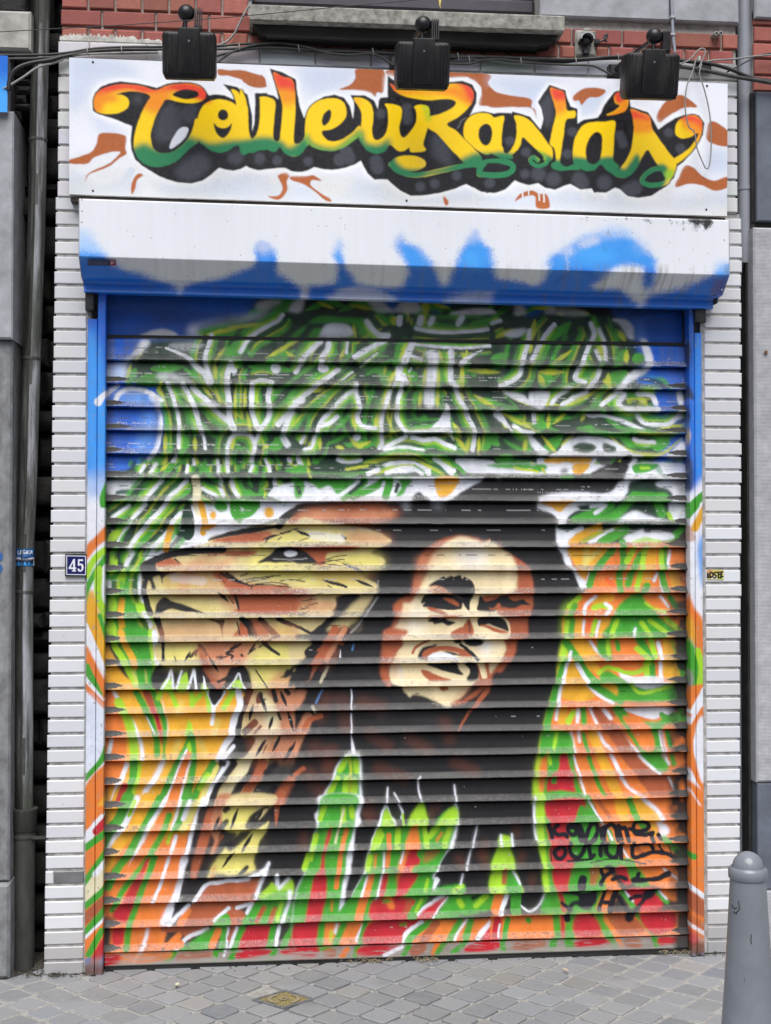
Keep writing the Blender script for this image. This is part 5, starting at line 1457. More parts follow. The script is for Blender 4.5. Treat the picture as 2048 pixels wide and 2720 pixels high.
"""
# the lion again, over the joins
@ 300 1260 1.0578
F y%0.8 6 420,255 560,255 700,230 755,240 740,270 640,300 480,290 400,275
F B 2 470,206 600,198 700,203 650,212 606,222 594,254 572,254 560,232 530,212
F K 1 406,248 440,228 462,208 500,204 530,214 554,230 574,250 540,249 500,247 460,248 435,247
E W 1 500,223 19,9
S a 1 3 450,238 500,240 545,236
F B 4 330,345 420,320 540,322 545,340 530,365 515,390 480,389 345,390 352,370
F P%0.7 6 520,330 560,330 570,370 530,385
M K%0.8 1 3 520,345 545,338|530,358 560,350|540,372 575,362|525,380 550,376|520,395 552,385|560,340 590,332
T K 1 10 305,280 345,300 385,313
M K 0.8 3 345,300 400,292 470,284|380,314 430,310 500,318|560,255 600,245 650,238|590,250 640,256|470,300 500,296 540,302|520,152 470,165|430,180 500,160
F t 4 500,470 556,468 548,490 535,515 500,540
F K 2 690,338 640,343 625,385 595,430 555,462 580,474 625,432 664,395 694,360
F t%0.8 4 690,350 745,320 700,390 640,430 600,440 640,400
F K%0.9 3 700,400 745,345 745,430 690,470 640,470 660,430
T K 1 17 363,406 402,458
T K 1 15 413,406 468,452
T K 1 13 466,406 562,448
T K 1 11 420,470 468,508
S K 1.5 22 580,474 548,500
S B 3 24 625,436 592,500 560,545
S P 3 14 652,432 630,470 600,520
F K 1.5 492,548 478,572 500,568 540,545 562,535 552,580 520,596 506,585 520,565
S a%0.8 1.5 6 745,345 692,420 668,446
S K 1.5 9 128,404 140,455 141,522
M K 1 4 240,490 232,510|250,484 268,508|330,490 345,478|318,505 340,498|380,505 400,490|300,520 322,510|400,470 416,460
F P%0.5 8 230,480 300,470 300,515 240,520
F b%0.5 6 236,500 275,540 300,575 280,585 250,545
M W%0.5 4 30 170,290 250,300|560,170 640,180
F P%0.5 8 150,255 300,245 300,275 160,280
F B%0.35 7 160,285 310,282 330,342 230,350 150,330
F P%0.45 7 140,425 305,418 300,462 150,475
F B%0.3 7 560,260 700,255 740,290 600,310
F P%0.5 7 400,420 520,430 500,470 410,470
V K 1 7 300,335 318,352|345,345 352,372|600,300 640,312|655,255 690,268|430,180 455,172|520,160 545,170|690,300 720,312|205,520 215,505|275,520 290,545
@ 280 1680 3.2038
F B%0.4 9 1190,520 1290,500 1380,760 1430,920 1300,1180 1220,980
F P%0.45 9 1450,840 1640,840 1600,1080 1440,1080
V K 1.2 26 1330,560 1360,640|1500,520 1530,600|1420,740 1400,800|1560,700 1590,800|1480,900 1440,980|1350,940 1300,1020|1600,960 1540,1060|1250,640 1230,720
@ 280 2120 3.2038
V K 1.2 24 1120,120 1080,220|1240,330 1180,420|1080,480 1020,560|1330,120 1290,180|960,180 930,260
# paler lights and warm fades on the man's face
@ 790 1240 3.2038
F W%0.5 20 1380,700 1560,700 1640,780 1420,820
F c%0.6 14 1100,920 1240,900 1180,980 1090,1010
F P%0.45 10 1020,760 1110,800 1080,980 1000,1060
F P%0.4 10 870,1240 940,1180 930,1330 870,1400
@ 790 1680 3.2038
F P%0.4 9 800,250 850,180 880,260 830,420
F W%0.4 12 1560,80 1680,60 1680,180 1580,170
F P%0.4 8 1380,500 1480,440 1440,540 1330,600
M B%0.14 14 110 380,560 420,800|620,860 760,960|960,900 1100,1000|300,1000 260,1180|1250,760 1300,900|700,1160 900,1240|1350,1100 1500,1180
M e%0.14 12 90 560,300 660,420|300,620 420,620|1000,720 1200,740|860,640 720,700
# the man's features, crisp
@ 1050 1400 2.322
F P%0.6 4 212,365 300,345 420,350 420,412 300,408 215,420
F K 0.8 213,360 240,340 270,325 298,306 318,320 345,302 370,312 402,297 414,322 432,310 456,327 484,347 488,380 484,420 466,462 457,515 430,490 415,440 388,420 330,400 300,372 250,362
F K 0.8 160,466 190,425 215,415 300,412 380,428 415,458 410,502 380,512 330,512 270,502 215,494 172,486 198,466
F B 0.8 296,440 350,442 388,466 393,492 350,474
F B 1 200,500 250,503 322,546 235,524
F B 1 215,549 420,543 335,560 230,562
F K 0.8 206,582 240,559 268,572 310,563 330,580 374,590 350,603 326,609 290,591 240,602 236,590
F K 0.8 530,426 562,462 620,440 680,423 722,440 742,462 790,443 808,462 836,482 780,480 700,492 645,470 604,502 560,492 512,512 516,470
F B 0.8 545,434 600,424 645,424 605,452 562,452
F B 0.8 700,432 760,420 838,420 835,470 792,440 742,455
F C 0.8 505,590 540,552 650,550 700,582 712,640 690,690 600,700 520,640
F K 0.8 510,572 540,556 642,555 682,580 702,642 640,624 580,602 520,612
F B 0.8 522,604 580,608 640,630 704,652 640,656 560,622
F B 1 342,658 385,627 420,615 446,580 460,568 488,640 472,668 420,692 360,690
F b 0.8 448,582 462,578 472,640 458,655
F K 1 440,712 490,690 540,700 546,720 500,736 450,730
F K 1 364,702 395,694 414,712 380,722
F C 1 60,720 200,690 420,730 420,760 180,960 60,940
S B 1 16 205,698 132,740 108,778
F K 0.8 138,802 160,760 200,735 262,726 240,746 205,760 190,802 160,818
F B 0.8 165,792 200,756 260,737 340,734 420,755 470,802 380,776 300,765 230,782 192,824
F K 0.8 303,768 350,771 402,792 350,790
F W 0.8 198,808 240,780 300,776 350,788 396,822 300,818 220,830
F C 0.8 188,838 230,862 300,890 372,902 384,850 440,838 464,890 440,937 380,947 280,922 200,888 158,862
F K 0.8 193,848 250,842 340,836 386,850 398,880 422,914 350,902 270,880
F K 1 430,846 500,850 518,900 500,942 440,940 467,890
F B 0.8 160,890 200,888 290,930 350,944 220,948
S K 1 20 405,725 462,770 522,835
S C 0.8 24 520,832 546,924
F B 0.8 280,990 325,985 330,1005 290,1010
# black felt tags
@ 1440 2170 2.6444
M X 1 31 48,48 62,100 72,145|112,58 84,92 108,124 160,122 175,140|248,58 200,58 184,92 212,128 244,112 240,80 208,78|258,58 262,110 270,165|268,62 290,120 300,180|300,172 328,95 358,48 386,58 392,100 372,150 332,180
M X 1 31 424,82 420,150|424,82 452,72|432,160 450,84 490,58 520,82 528,160|540,66 556,150|556,82 590,84 606,165|620,86 680,105 742,86 752,56 712,34 660,44 644,86 668,122 728,126 782,112|820,128 830,150|770,116 775,170
M X 1 31 122,222 90,248 104,290 140,292 166,256 152,214 122,222|196,182 200,250 230,286 266,282 296,240 306,185|328,178 344,292|368,270 344,292|416,185 414,272|454,185 460,250 490,286 530,272 546,185|560,182 558,292
M X 1 31 640,182 640,282 700,276 782,250 880,260 938,292|648,202 720,188 768,200 782,226
M X 1 17 822,185 842,232 905,272|180,312 330,300 362,270
M X 0.8 8 66,230 65,312|890,200 902,220 914,266|340,322 450,300 560,300 722,326
M X 1 31 432,412 420,372 450,350 490,356 496,386 450,416 412,470|500,442 550,424 592,440|682,405 660,452
T X 1.5 46 648,446 760,440 880,405
T X 1.5 46 890,400 800,440 720,450
M X 2 56 290,440 272,492
F X 1.5 148,530 250,522 300,540 392,518 384,600 330,650 270,640 235,622 195,668 172,652 210,600 258,588 248,560 160,546
M X 1.5 28 452,515 430,570 398,645|522,540 580,630 622,695|440,605 500,600
M X 1.5 40 524,525 470,655
F X 1.5 820,492 760,505 712,540 690,600 625,650 590,690 595,738 640,735 690,640 740,590 790,560
M X 1.5 30 625,576 628,578|652,566 690,560
M X 1.5 24 140,606 192,648|350,682 360,690
M X 2 44 174,688 180,722
"""]
# ================================================================ materials in use
M_tile = NM('glazed_tile', 0.22)
_c = M_tile.mix(M_tile.ramp(M_tile.noise(3.0, 5), (0.35, 0.0), (0.75, 0.35)), M_tile.attr('tint'), (0.55, 0.56, 0.60))
_c = M_tile.mix(M_tile.ramp(M_tile.noise(34, 8, 0.75), (0.60, 0.0), (0.76, 0.55)), _c, (0.30, 0.28, 0.26))
M_tile.base(_c); M_tile.bump(M_tile.noise(25, 3), 0.06, 0.002); M_tile = M_tile.m
M_joint = simple('joint_mortar', (0.44, 0.43, 0.415), 0.95, 0.5, 30, bump=0.5)
M_brick = NM('red_brick', 0.8)
_c = M_brick.mix(M_brick.ramp(M_brick.noise(40, 6, 0.7), (0.35, 0.0), (0.8, 0.5)), M_brick.attr('tint'), (0.16, 0.05, 0.04))
M_brick.base(_c); M_brick.bump(M_brick.noise(160, 5), 0.5, 0.003); M_brick = M_brick.m
M_mortar = simple('brick_mortar', (0.50, 0.475, 0.44), 0.95, 0.45, 25, bump=0.6)
M_blue = simple('bluestone', (0.36, 0.37, 0.40), 0.7, 0.3, 12, (1, 1, 1), 0.5, 140)
M_tooled = NM('tooled_bluestone', 0.8)
_w = M_tooled.n('ShaderNodeTexWave', wave_type='BANDS', bands_direction='Z'); _w.inputs['Scale'].default_value = 58; _w.inputs['Distortion'].default_value = 2.5; _w.inputs['Detail'].default_value = 3
M_tooled.l(M_tooled.coord(), _w.inputs['Vector'])
M_tooled.base(M_tooled.mix(M_tooled.ramp(M_tooled.noise(18, 6, 0.7), (0.3, 0.0), (0.75, 1.0)), (0.30, 0.305, 0.325), (0.50, 0.505, 0.53)))
M_tooled.bump(_w.outputs['Fac'], 0.35, 0.002); M_tooled = M_tooled.m
M_rough = simple('rough_bluestone', (0.225, 0.23, 0.24), 0.85, 0.5, 22, (1, 1, .6), 0.9, 70)
M_slab = simple('honed_bluestone', (0.13, 0.145, 0.185), 0.45, 0.3, 9, bump=0.1)
M_palestone = simple('pale_stone', (0.42, 0.41, 0.38), 0.85, 0.35, 14, bump=0.6)
M_rubble = NM('dark_rubble', 0.9)  # near-black, blotchy rubble
M_rubble.base(M_rubble.mix(M_rubble.ramp(M_rubble.noise(9, 7, 0.7), (0.35, 0.0), (0.7, 1.0)), (0.006, 0.006, 0.006), (0.045, 0.042, 0.04)))
M_rubble.bump(M_rubble.noise(45, 6, 0.7), 0.9, 0.01); M_rubble = M_rubble.m
M_zinc = NM('weathered_zinc', 0.45)
_c = M_zinc.mix(M_zinc.ramp(M_zinc.noise(26, 9, 0.75, (1, 1, 0.07)), (0.42, 0.0), (0.60, 1.0)), (0.07, 0.073, 0.068), (0.42, 0.435, 0.48))
_c = M_zinc.mix(M_zinc.ramp(M_zinc.noise(3.2, 5, 0.6, (2, 2, 0.3)), (0.42, 0.0), (0.56, 0.85)), _c, (0.045, 0.05, 0.033))
_c = M_zinc.mix(M_zinc.ramp(M_zinc.noise(90, 4, 0.7, (1, 1, 0.5)), (0.66, 0.0), (0.76, 0.6)), _c, (0.45, 0.46, 0.47))
M_zinc.base(M_zinc.mix(1.0, _c, M_zinc.attr('tint'), 'MULTIPLY')); M_zinc.bump(M_zinc.noise(60, 5), 0.25, 0.003); M_zinc = M_zinc.m
M_iron = simple('mossy_cast_iron', (0.05, 0.05, 0.045), 0.8, 0.6, 16, (1, 1, 0.4), 0.7, 60)
M_pvc = simple('grey_pipe_paint', (0.31, 0.33, 0.375), 0.35, 0.22, 4, (1, 1, 0.15))
M_boll = NM('grey_bollard_paint', 0.26)
_c = M_boll.mix(M_boll.ramp(M_boll.noise(9, 5, 0.6), (0.35, 0.0), (0.7, 1.0)), (0.185, 0.20, 0.228), (0.235, 0.252, 0.285))
_c = M_boll.mix(M_boll.ramp(M_boll.noise(70, 6, 0.75, (1, 1, 0.25)), (0.64, 0.0), (0.69, 0.8)), _c, (0.06, 0.055, 0.05))
M_boll.base(_c); M_boll.bump(M_boll.noise(90, 4), 0.12, 0.002); M_boll = M_boll.m
M_black = NM('black_plastic', 0.38)
_c = M_black.mix(M_black.ramp(M_black.noise(18, 6, 0.7, (1, 1, 0.25)), (0.5, 0.0), (0.75, 0.55)), (0.014, 0.014, 0.016), (0.075, 0.073, 0.07))
M_black.base(_c); M_black.bump(M_black.noise(300, 2), 0.08, 0.001); M_black = M_black.m
M_cable = simple('dusty_cable', (0.055, 0.054, 0.052), 0.6, 0.5, 30)
M_cablek = simple('black_cable', (0.018, 0.018, 0.02), 0.45, 0.4, 30)
M_wire = simple('grey_wire', (0.27, 0.27, 0.26), 0.5, 0.35, 30)
M_alu = simple('aluminium', (0.45, 0.46, 0.48), 0.4, 0.2, 20, metal=0.6)
M_dark = simple('dark_void', (0.012, 0.012, 0.013), 0.8, 0.4, 20)
M_seal = simple('black_rubber', (0.02, 0.02, 0.021), 0.6, 0.5, 20, (0.3, 1, 1), 0.2)
M_frame = simple('plum_window_paint', (0.05, 0.045, 0.06), 0.45, 0.3, 10)
M_wood = simple('weathered_batten', (0.09, 0.075, 0.06), 0.85, 0.6, 20, (0.2, 1, 1), 0.5)
M_glass = NM('window_glass', 0.05); M_glass.base((0.02, 0.022, 0.026)); M_glass = M_glass.m
M_sill = simple('lichen_sill_stone', (0.33, 0.32, 0.29), 0.9, 0.65, 26, bump=0.8, bscale=110, dark=(0.11, 0.105, 0.095))
M_darkstone = simple('dark_stone', (0.035, 0.034, 0.033), 0.9, 0.6, 18, (0.3, 1, 1), 0.4)  # near-black stone of the sill moulding, the dark return and the gap wall
M_paint = vcol_mat('spray_paint', 0.42, 0.06, 500, 0.28)
M_signp = vcol_mat('sign_paint', 0.28, 0.10, 350, 0.4)
M_boxp = vcol_mat('housing_paint', 0.33, 0.03, 300, 0.45, 0.0)
M_guide = vcol_mat('guide_paint', 0.38, 0.12, 160, 0.45, 0.25)
M_print = vcol_mat('printed_sticker', 0.3, 0.02)
M_sett = NM('porphyry_sett', 0.75)
_c = M_sett.mix(M_sett.ramp(M_sett.noise(22, 6, 0.7), (0.3, 0.0), (0.75, 0.6)), M_sett.attr('tint'), (0.27, 0.27, 0.27))
_c = M_sett.mix(M_sett.ramp(M_sett.noise(2.2, 5, 0.6), (0.42, 0.0), (0.7, 0.45)), _c, (0.31, 0.295, 0.27))
_c = M_sett.mix(M_sett.ramp(M_sett.noise(130, 3, 0.6), (0.70, 0.0), (0.74, 0.8)), _c, (0.5, 0.5, 0.48))
M_sett.base(_c); M_sett.bump(M_sett.noise(70, 6, 0.65), 0.55, 0.005); M_sett = M_sett.m
M_sand = simple('joint_sand', (0.37, 0.358, 0.335), 0.95, 0.4, 60, bump=0.9, bscale=220)
M_asph = simple('street_asphalt', (0.06, 0.06, 0.062), 0.9, 0.3, 60, bump=0.6)
M_soil = simple('dusty_soil', (0.075, 0.066, 0.055), 0.95, 0.6, 50, bump=1.0, bscale=150)
M_straw = simple('dry_grass', (0.30, 0.25, 0.16), 0.9, 0.4, 40)
M_butt = simple('cigarette_paper', (0.62, 0.50, 0.34), 0.8, 0.25, 200)
M_rust = simple('rust', (0.16, 0.075, 0.035), 0.9, 0.5, 120, bump=0.6)
M_white = simple('white_plaster', (0.60, 0.58, 0.54), 0.9, 0.4, 24, bump=0.9, bscale=90)
M_ribbon = simple('yellow_ribbon', (0.62, 0.48, 0.08), 0.6, 0.2, 60)
M_brass = NM('brass_cover', 0.55, 0.3)
_v = M_brass.n('ShaderNodeTexVoronoi'); _v.inputs['Scale'].default_value = 130
M_brass.l(M_brass.coord(), _v.inputs['Vector'])
M_brass.base(M_brass.mix(M_brass.ramp(_v.outputs['Distance'], (0.2, 0.0), (0.7, 1.0)), (0.46, 0.38, 0.16), (0.24, 0.20, 0.10)))
M_brass.bump(_v.outputs['Distance'], 0.8, 0.003); M_brass = M_brass.m
M_steel = simple('dark_steel', (0.17, 0.175, 0.19), 0.5, 0.4, 40, bump=0.3)
M_enamel = vcol_mat('enamel', 0.15, 0.0)

# ================================================================ ground, pavement, street
g = MB(); g.add([(-60, -60, -0.030), (60, -60, -0.030), (60, 60, -0.030), (-60, 60, -0.030)], [(0, 1, 2, 3)])
struct('ground', g, M_sand)
g = MB(); g.add([(-60, -60, -0.022), (60, -60, -0.022), (60, -2.75, -0.022), (-60, -2.75, -0.022)], [(0, 1, 2, 3)])
struct('street', g, M_asph)
g = MB(); g.box(-30, 30, -2.75, -2.6, -0.03, 0.085); struct('kerb', g, M_blue)
pv = MB()
S, GAP = 0.1165, 0.013
ca, sa = math.cos(math.radians(45)), math.sin(math.radians(45))
g2 = MB(); g2.add([(-4, -2.6, -0.006), (7, -2.6, -0.006), (7, 0.5, -0.006), (-4, 0.5, -0.006)], [(0, 1, 2, 3)])
struct('pavement_bed', g2, M_sand)
cover_c = (gnd(669, 2657) + gnd(838, 2655)) / 2
for i in range(-50, 80):
    for j in range(-60, 60):
        off = 0.018 * math.sin(j * 0.9 + 1.3)
        u, v = i * S + off, j * S
        cx, cy = u * ca - v * sa + 0.02, u * sa + v * ca - 0.9
        if not (-2.2 < cx < 5.2 and -2.55 < cy < 0.30): continue
        if abs(cx - cover_c[0]) + abs(cy - cover_c[1]) < 0.145: continue
        h = random.uniform(-0.0012, 0.0012) + 0.004 * math.sin(cx * 2.1 + cy) - 0.003
        tx, ty = random.uniform(-0.008, 0.008), random.uniform(-0.008, 0.008)
        a, b = S / 2 - GAP / 2 * random.uniform(0.5, 1.5), S / 2 - GAP / 2 * random.uniform(0.5, 1.5)
        top, mid, bot = [], [], []
        for k, (sx, sy) in enumerate(((-1, -1), (1, -1), (1, 1), (-1, 1))):
            for e in (0, 1):
                # two points per corner, so corners are knocked off unevenly
                cut = random.uniform(0.004, 0.016)
                px, py = sx * a, sy * b
                if (k + e) % 2 == 0: py -= sy * cut
                else: px -= sx * cut
                px += random.uniform(-.003, .003); py += random.uniform(-.003, .003)
                for lst, sh, z in ((top, 0.945, h + 0.003 + tx * px + ty * py), (mid, 0.99, h + 0.0005 + tx * px + ty * py), (bot, 1.01, -0.05)):
                    qx, qy = px * sh, py * sh
                    lst.append((cx + qx * ca - qy * sa, cy + qx * sa + qy * ca, z))
        t = random.random(); s_ = random.uniform(0.78, 1.16)
        pv.cur = tuple(1.1 * s_ * c for c in ((0.222, 0.234, 0.256) if t < 0.5 else (0.240, 0.250, 0.268) if t < 0.86 else (0.262, 0.255, 0.248) if t < 0.93 else (0.165, 0.182, 0.215)))
        fs = [tuple(range(8))]
        for o in (0, 8): fs += [(o + k, o + 8 + k, o + 8 + (k + 1) % 8, o + (k + 1) % 8) for k in range(8)]
        pv.add(top + mid + bot, fs)
struct('pavement', pv, M_sett, tint=True, smooth=38)

# ================================================================ the shop front: walls, bricks, window
XL, XR = 0.0, 2.2712                       # clear opening of the shutter
z525 = at(147, 525, -0.03)[2]              # where the upper pier steps in
ztop = at(700, 128, -0.03)[2]              # top of the white tiles
front = thing('shop_building', 'red brick and white tiled shop front with a window over its painted sign', 'building', (1.13, 0.3, 0))
wb = MB()
xl0, xl1, xr0, xr1 = -0.2235, -0.197, 2.4785, 2.504
wb.prism([(xl0 + .008, 0), (XL - 0.06, 0), (XL - 0.06, 2.75), (xl1 + .008, 2.75)], -0.0245, 0.45)
wb.prism([(XR + 0.06, 0), (xr0 - .008, 0), (xr1 - .008, 2.75), (XR + 0.06, 2.75)], -0.0245, 0.45)
wb.prism([(xl1 + .008, 2.75), (xr1 - .008, 2.75), (xr1 - .008, z525), (xl1 + .008, z525)], -0.0245, 0.45)
xu0, xu1 = -0.188, 2.486
wb.prism([(xu0 + .008, z525), (xu1 - .008, z525), (xu1 - .008, ztop + 0.004), (xu0 + .008, ztop + 0.004)], -0.0285, 0.45)
wb.box(XL - 0.06, XR + 0.06, 0.10, 0.40, 0.0, 2.75)
wb.build('joint_wall', M_joint, front)
tl, tr_, tb = MB(), MB(), MB()
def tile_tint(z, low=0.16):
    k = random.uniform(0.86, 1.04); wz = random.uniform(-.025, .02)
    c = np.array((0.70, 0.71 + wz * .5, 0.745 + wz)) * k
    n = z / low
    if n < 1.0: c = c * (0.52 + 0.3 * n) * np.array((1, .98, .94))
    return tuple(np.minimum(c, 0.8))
PT = 0.0568
zr = 2.3222 - 40 * PT - PT
while zr < z525 - 0.045:
    z0, z1 = zr + 0.0054, zr + PT - 0.0054
    if z0 > -0.02 and z1 < z525 + 0.004:
        f0 = (zr + PT / 2) / 2.75
        x0 = xl0 + (xl1 - xl0) * f0 + random.uniform(-.0014, .0014)
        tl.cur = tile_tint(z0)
        if abs(zr + PT / 2 - at(200, 2312, -.03)[2]) <= PT / 2:                # one row is a dark replacement with a white stub
            tl.cur = (0.62, 0.62, 0.64); tl.box(x0, x0 + 0.03, -0.030, 0.002, z0, z1, 0.003)
            tl.cur = (0.10, 0.10, 0.105); tl.box(x0 + 0.031, XL - 0.078, -0.030, 0.002, z0, z1, 0.003)
        else: tl.box(x0, XL - (0.012 if z0 > 2.60 else 0.078), -0.030 + random.uniform(-.001, .001), 0.002, z0 + random.uniform(-.0008, .0008), z1, 0.003)
    zr += PT
zr = 2.3624 - 42 * PT * 0.992
while zr < z525:
    z0, z1 = zr + 0.0054, zr + PT * 0.992 - 0.0054
    if z0 > -0.03 and z1 < z525 + 0.006:
        x1 = xr0 + (xr1 - xr0) * z0 / 2.9 + random.uniform(-.003, .003)
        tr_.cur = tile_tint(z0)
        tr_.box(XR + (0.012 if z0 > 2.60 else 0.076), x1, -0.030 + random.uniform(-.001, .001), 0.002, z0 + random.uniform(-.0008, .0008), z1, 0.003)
    zr += PT * 0.992
n_rows = 9
zp = (ztop - z525) / n_rows
for r in range(n_rows):
    x = xu0 + (0.0 if r % 2 else -0.10)
    while x < xu1:
        a, b = max(x + 0.002, xu0), min(x + 0.2145, xu1)
        if b - a > 0.02:
            tb.cur = tuple(c * (random.uniform(0.52, 0.66) if r == n_rows - 1 and x > 0.35 else random.uniform(0.92, 1.03)) for c in (0.68, 0.69, 0.725))
            gp = 0.0024 if r == n_rows - 1 else 0.0048
            tb.box(a, b, -0.034, -0.004, z525 + r * zp + gp, z525 + (r + 1) * zp - gp, 0.003)
        x += 0.2165
tl.build('tile_pier', M_tile, front, tint=True)
tr_.build('tile_pier', M_tile, front, tint=True)
tb.build('tile_course', M_tile, front, tint=True)
# broken white plaster bed where the brick starts
pl = MB()
for yy_, lo, hi in ((-0.030, .010, .022), (-0.022, .018, .036)):
    top_ = [(xu0 + 0.004 + k * 0.0065, ztop + 0.004 + random.uniform(lo, hi) * (1 - (k / 76) ** 3)) for k in range(76)]
    pl.prism([(xu0 + 0.004, ztop + .0045), (top_[-1][0], ztop + .0045)] + top_[::-1], yy_, yy_ + .008)
pl.build('plaster_bed', M_white, front)
# bricks
xb0, xb1 = at(163, 60, 0.0)[0], at(1957, 100, 0.0)[0]
zb0 = ztop + 0.0045
TOP = 5.2
wx0, wx1 = at(669, 20, 0.0)[0], at(1428, 20, 0.0)[0]
zs_top = at(663, 8, -0.15)[2] + 0.004       # sill top
zband = at(1600, 48, -0.03)[2]
bk = MB()
bk.box(xb0 + .004, wx0 - .004, 0.004, 0.40, zb0, TOP)
bk.box(wx0 - .004, wx1 + .004, 0.004, 0.40, zb0, zs_top - 0.03)
bk.box(wx1 + .004, xb1 - .004, 0.004, 0.40, zb0, TOP)
bk.build('mortar_wall', M_mortar, front)
br, br2 = MB(), MB()
PB = 0.0672
z = at(300, 76, 0)[2] - 12 * PB
row = 0
while z < TOP - PB:
    z0, z1 = z + 0.0045, z + PB - 0.0045
    row += 1
    if z0 > zb0 - 0.045:
        zz0 = max(z0, zb0 + 0.002)
        lng = 0.205 if row % 2 else 0.1025
        x = xb0 - (0.05 if row % 2 else 0.0)
        while x < xb1:
            a, b = max(x + 0.004, xb0), min(x + lng - 0.004, xb1)
            x += lng
            if b - a < 0.015 or z1 - zz0 < 0.008: continue
            segs = [(a, b)]
            if z1 > zs_top - 0.03 and b > wx0 and a < wx1:          # the window opening
                segs = [(p, q) for p, q in ((a, min(b, wx0)), (max(a, wx1), b)) if q - p > 0.012]
            for p, q in segs:
                if z1 > zband and z0 < zband + 0.40 and q > wx1 - .01:   # stone band right of the window
                    continue
                k = random.uniform(0.8, 1.2)
                br.cur = (0.36 * k, 0.112 * k * random.uniform(.9, 1.15), 0.09 * k)
                tgt = br2 if (z0 > zband and p > wx1 - .02) else br
                tgt.cur = br.cur
                chip = 0.004 if z0 > zb0 + 0.05 else random.uniform(0.004, 0.012)
                tgt.box(p, q, -0.012 + random.uniform(-.0015, .0015), 0.004, zz0, z1, chip)
    z += PB
br.build('brick_face', M_brick, front, tint=True); br2.build('brick_face', M_brick, front, tint=True)
bd = MB()
xj = at(1782, 30, -0.03)[0]
bd.box(wx1 + 0.003, xj - 0.003, -0.030, 0.0035, zband, zband + 0.40, 0.006)
bd.box(xj + 0.003, xb1, -0.030, 0.0035, zband, zband + 0.40, 0.006)
bd.build('stone_band', M_blue, front)
# window: sill, black moulding under it, frame, pane
win = MB()
win.box(wx0, wx1, 0.075, 0.135, zs_top, zs_top + 0.075, 0.006)
win.box(wx0, wx1, 0.060, 0.1349, zs_top + 0.0755, zs_top + 0.135, 0.010)
win.box(wx0, wx0 + 0.07, 0.0751, 0.135, zs_top + 0.1355, 5.0, 0.006)
win.box(wx1 - 0.07, wx1, 0.0751, 0.135, zs_top + 0.1355, 5.0, 0.006)
mx = (wx0 + wx1) / 2
win.box(mx - 0.04, mx + 0.04, 0.0752, 0.1351, zs_top + 0.1355, 5.0, 0.006)
win.box(wx0 + 0.071, wx1 - 0.071, 0.0753, 0.135, 4.93, 5.0, 0.006)
wf = win.build('window', M_frame, front)
pn = MB()
pn.box(wx0 + 0.07, mx - 0.04, 0.105, 0.110, zs_top + 0.135, 4.93); pn.box(mx + 0.04, wx1 - 0.07, 0.105, 0.110, zs_top + 0.135, 4.93)
pn.build('pane', M_glass, wf)
sl = MB()
a, b = at(663, 30, -0.15), at(1500, 60, -0.15)
zsl = at(668, 50, -0.15)[2]
sl.prism_x([(-0.15, zsl), (0.074, zsl), (0.074, zs_top - 0.001), (-0.138, zs_top - 0.004), (-0.15, zs_top - 0.012)], a[0], b[0])
sl.build('window_sill', M_sill, front)
ml = MB()
c0, c1 = at(705, 90, -0.09), at(1435, 118, -0.09)
zm = at(900, 106, -0.09)[2]
pts = [(a[0] + .012, zsl - .002), (a[0] + .03, zsl - .012), (a[0] + 0.034, zsl - .03), (c0[0], zm + 0.008), (c0[0] + .01, zm), (c1[0] - .01, zm), (c1[0], zm + .008), (b[0] - 0.034, zsl - .03), (b[0] - .03, zsl - .012), (b[0] - .012, zsl - .002)]
ml.prism(pts, -0.10, 0.0)
ml.build('sill_moulding', M_darkstone, front)

# ================================================================ neighbours and the dark gap
gapx0 = at(38, 600, 0.0)[0]
rb = MB()
z = 0.0
while z < 5.2:
    hh = random.uniform(0.055, 0.17)
    x = -0.62 + random.uniform(-.1, 0)
    while x < -0.14:
        wd = random.uniform(0.10, 0.26)
        y = 0.16 + random.uniform(-0.03, 0.07)
        rb.box(x + .004, min(x + wd, -0.13), y, 0.5, z + random.uniform(.002, .02), z + hh - random.uniform(.002, .02), random.uniform(.018, .03))
        x += wd
    z += hh
rb.box(-0.70, -0.13, 0.30, 0.499, 0, 5.2)
tag(rb.build('rubble_wall', M_rubble, smooth=50), 'black rubble wall in the gap behind the old left drainpipe', 'wall')
nb = thing('stone_facade', 'grey tooled stone pilaster of the neighbouring house left of the old drainpipe', 'building', (-0.7, 0.1, 0))
xn = at(38, 600, -0.05)[0]; xn2 = at(32, 1500, -0.03)[0]
zA, zB, zC = at(20, 300, -0.05)[2], at(20, 902, -0.05)[2], at(15, 2345, -0.05)[2]
s_ = MB(); s_.box(-6.0, xn, -0.075, 0.45, zB, zA, 0.006); s_.build('smooth_slab', M_blue, nb)
s_ = MB(); s_.box(-6.0, xn2, -0.045, 0.4495, zC + 0.003, zB - 0.002, 0.008); s_.build('pilaster', M_rough, nb)
s_ = MB(); s_.box(-6.0, at(27, 2450, -0.06)[0], -0.065, 0.449, 0, zC, 0.012); s_.build('plinth', M_rough, nb)
s_ = MB()
xq = at(83, 80, -0.02)[0]; zq0, zq1 = at(40, 135, -0.02)[2], at(40, 30, -0.02)[2]
s_.box(-6.0, xq, -0.03, 0.4495, zq0, zq1, 0.010); s_.build('pale_quoin', M_palestone, nb)
s_ = MB(); s_.box(-6.0, xn - 0.02, 0.02, 0.4485, zA + .002, zq0 - .002, 0.01); s_.box(-6.0, xq - 0.03, 0.0, 0.4485, zq1 + .003, 5.2, 0.01)
zz = zA + .01
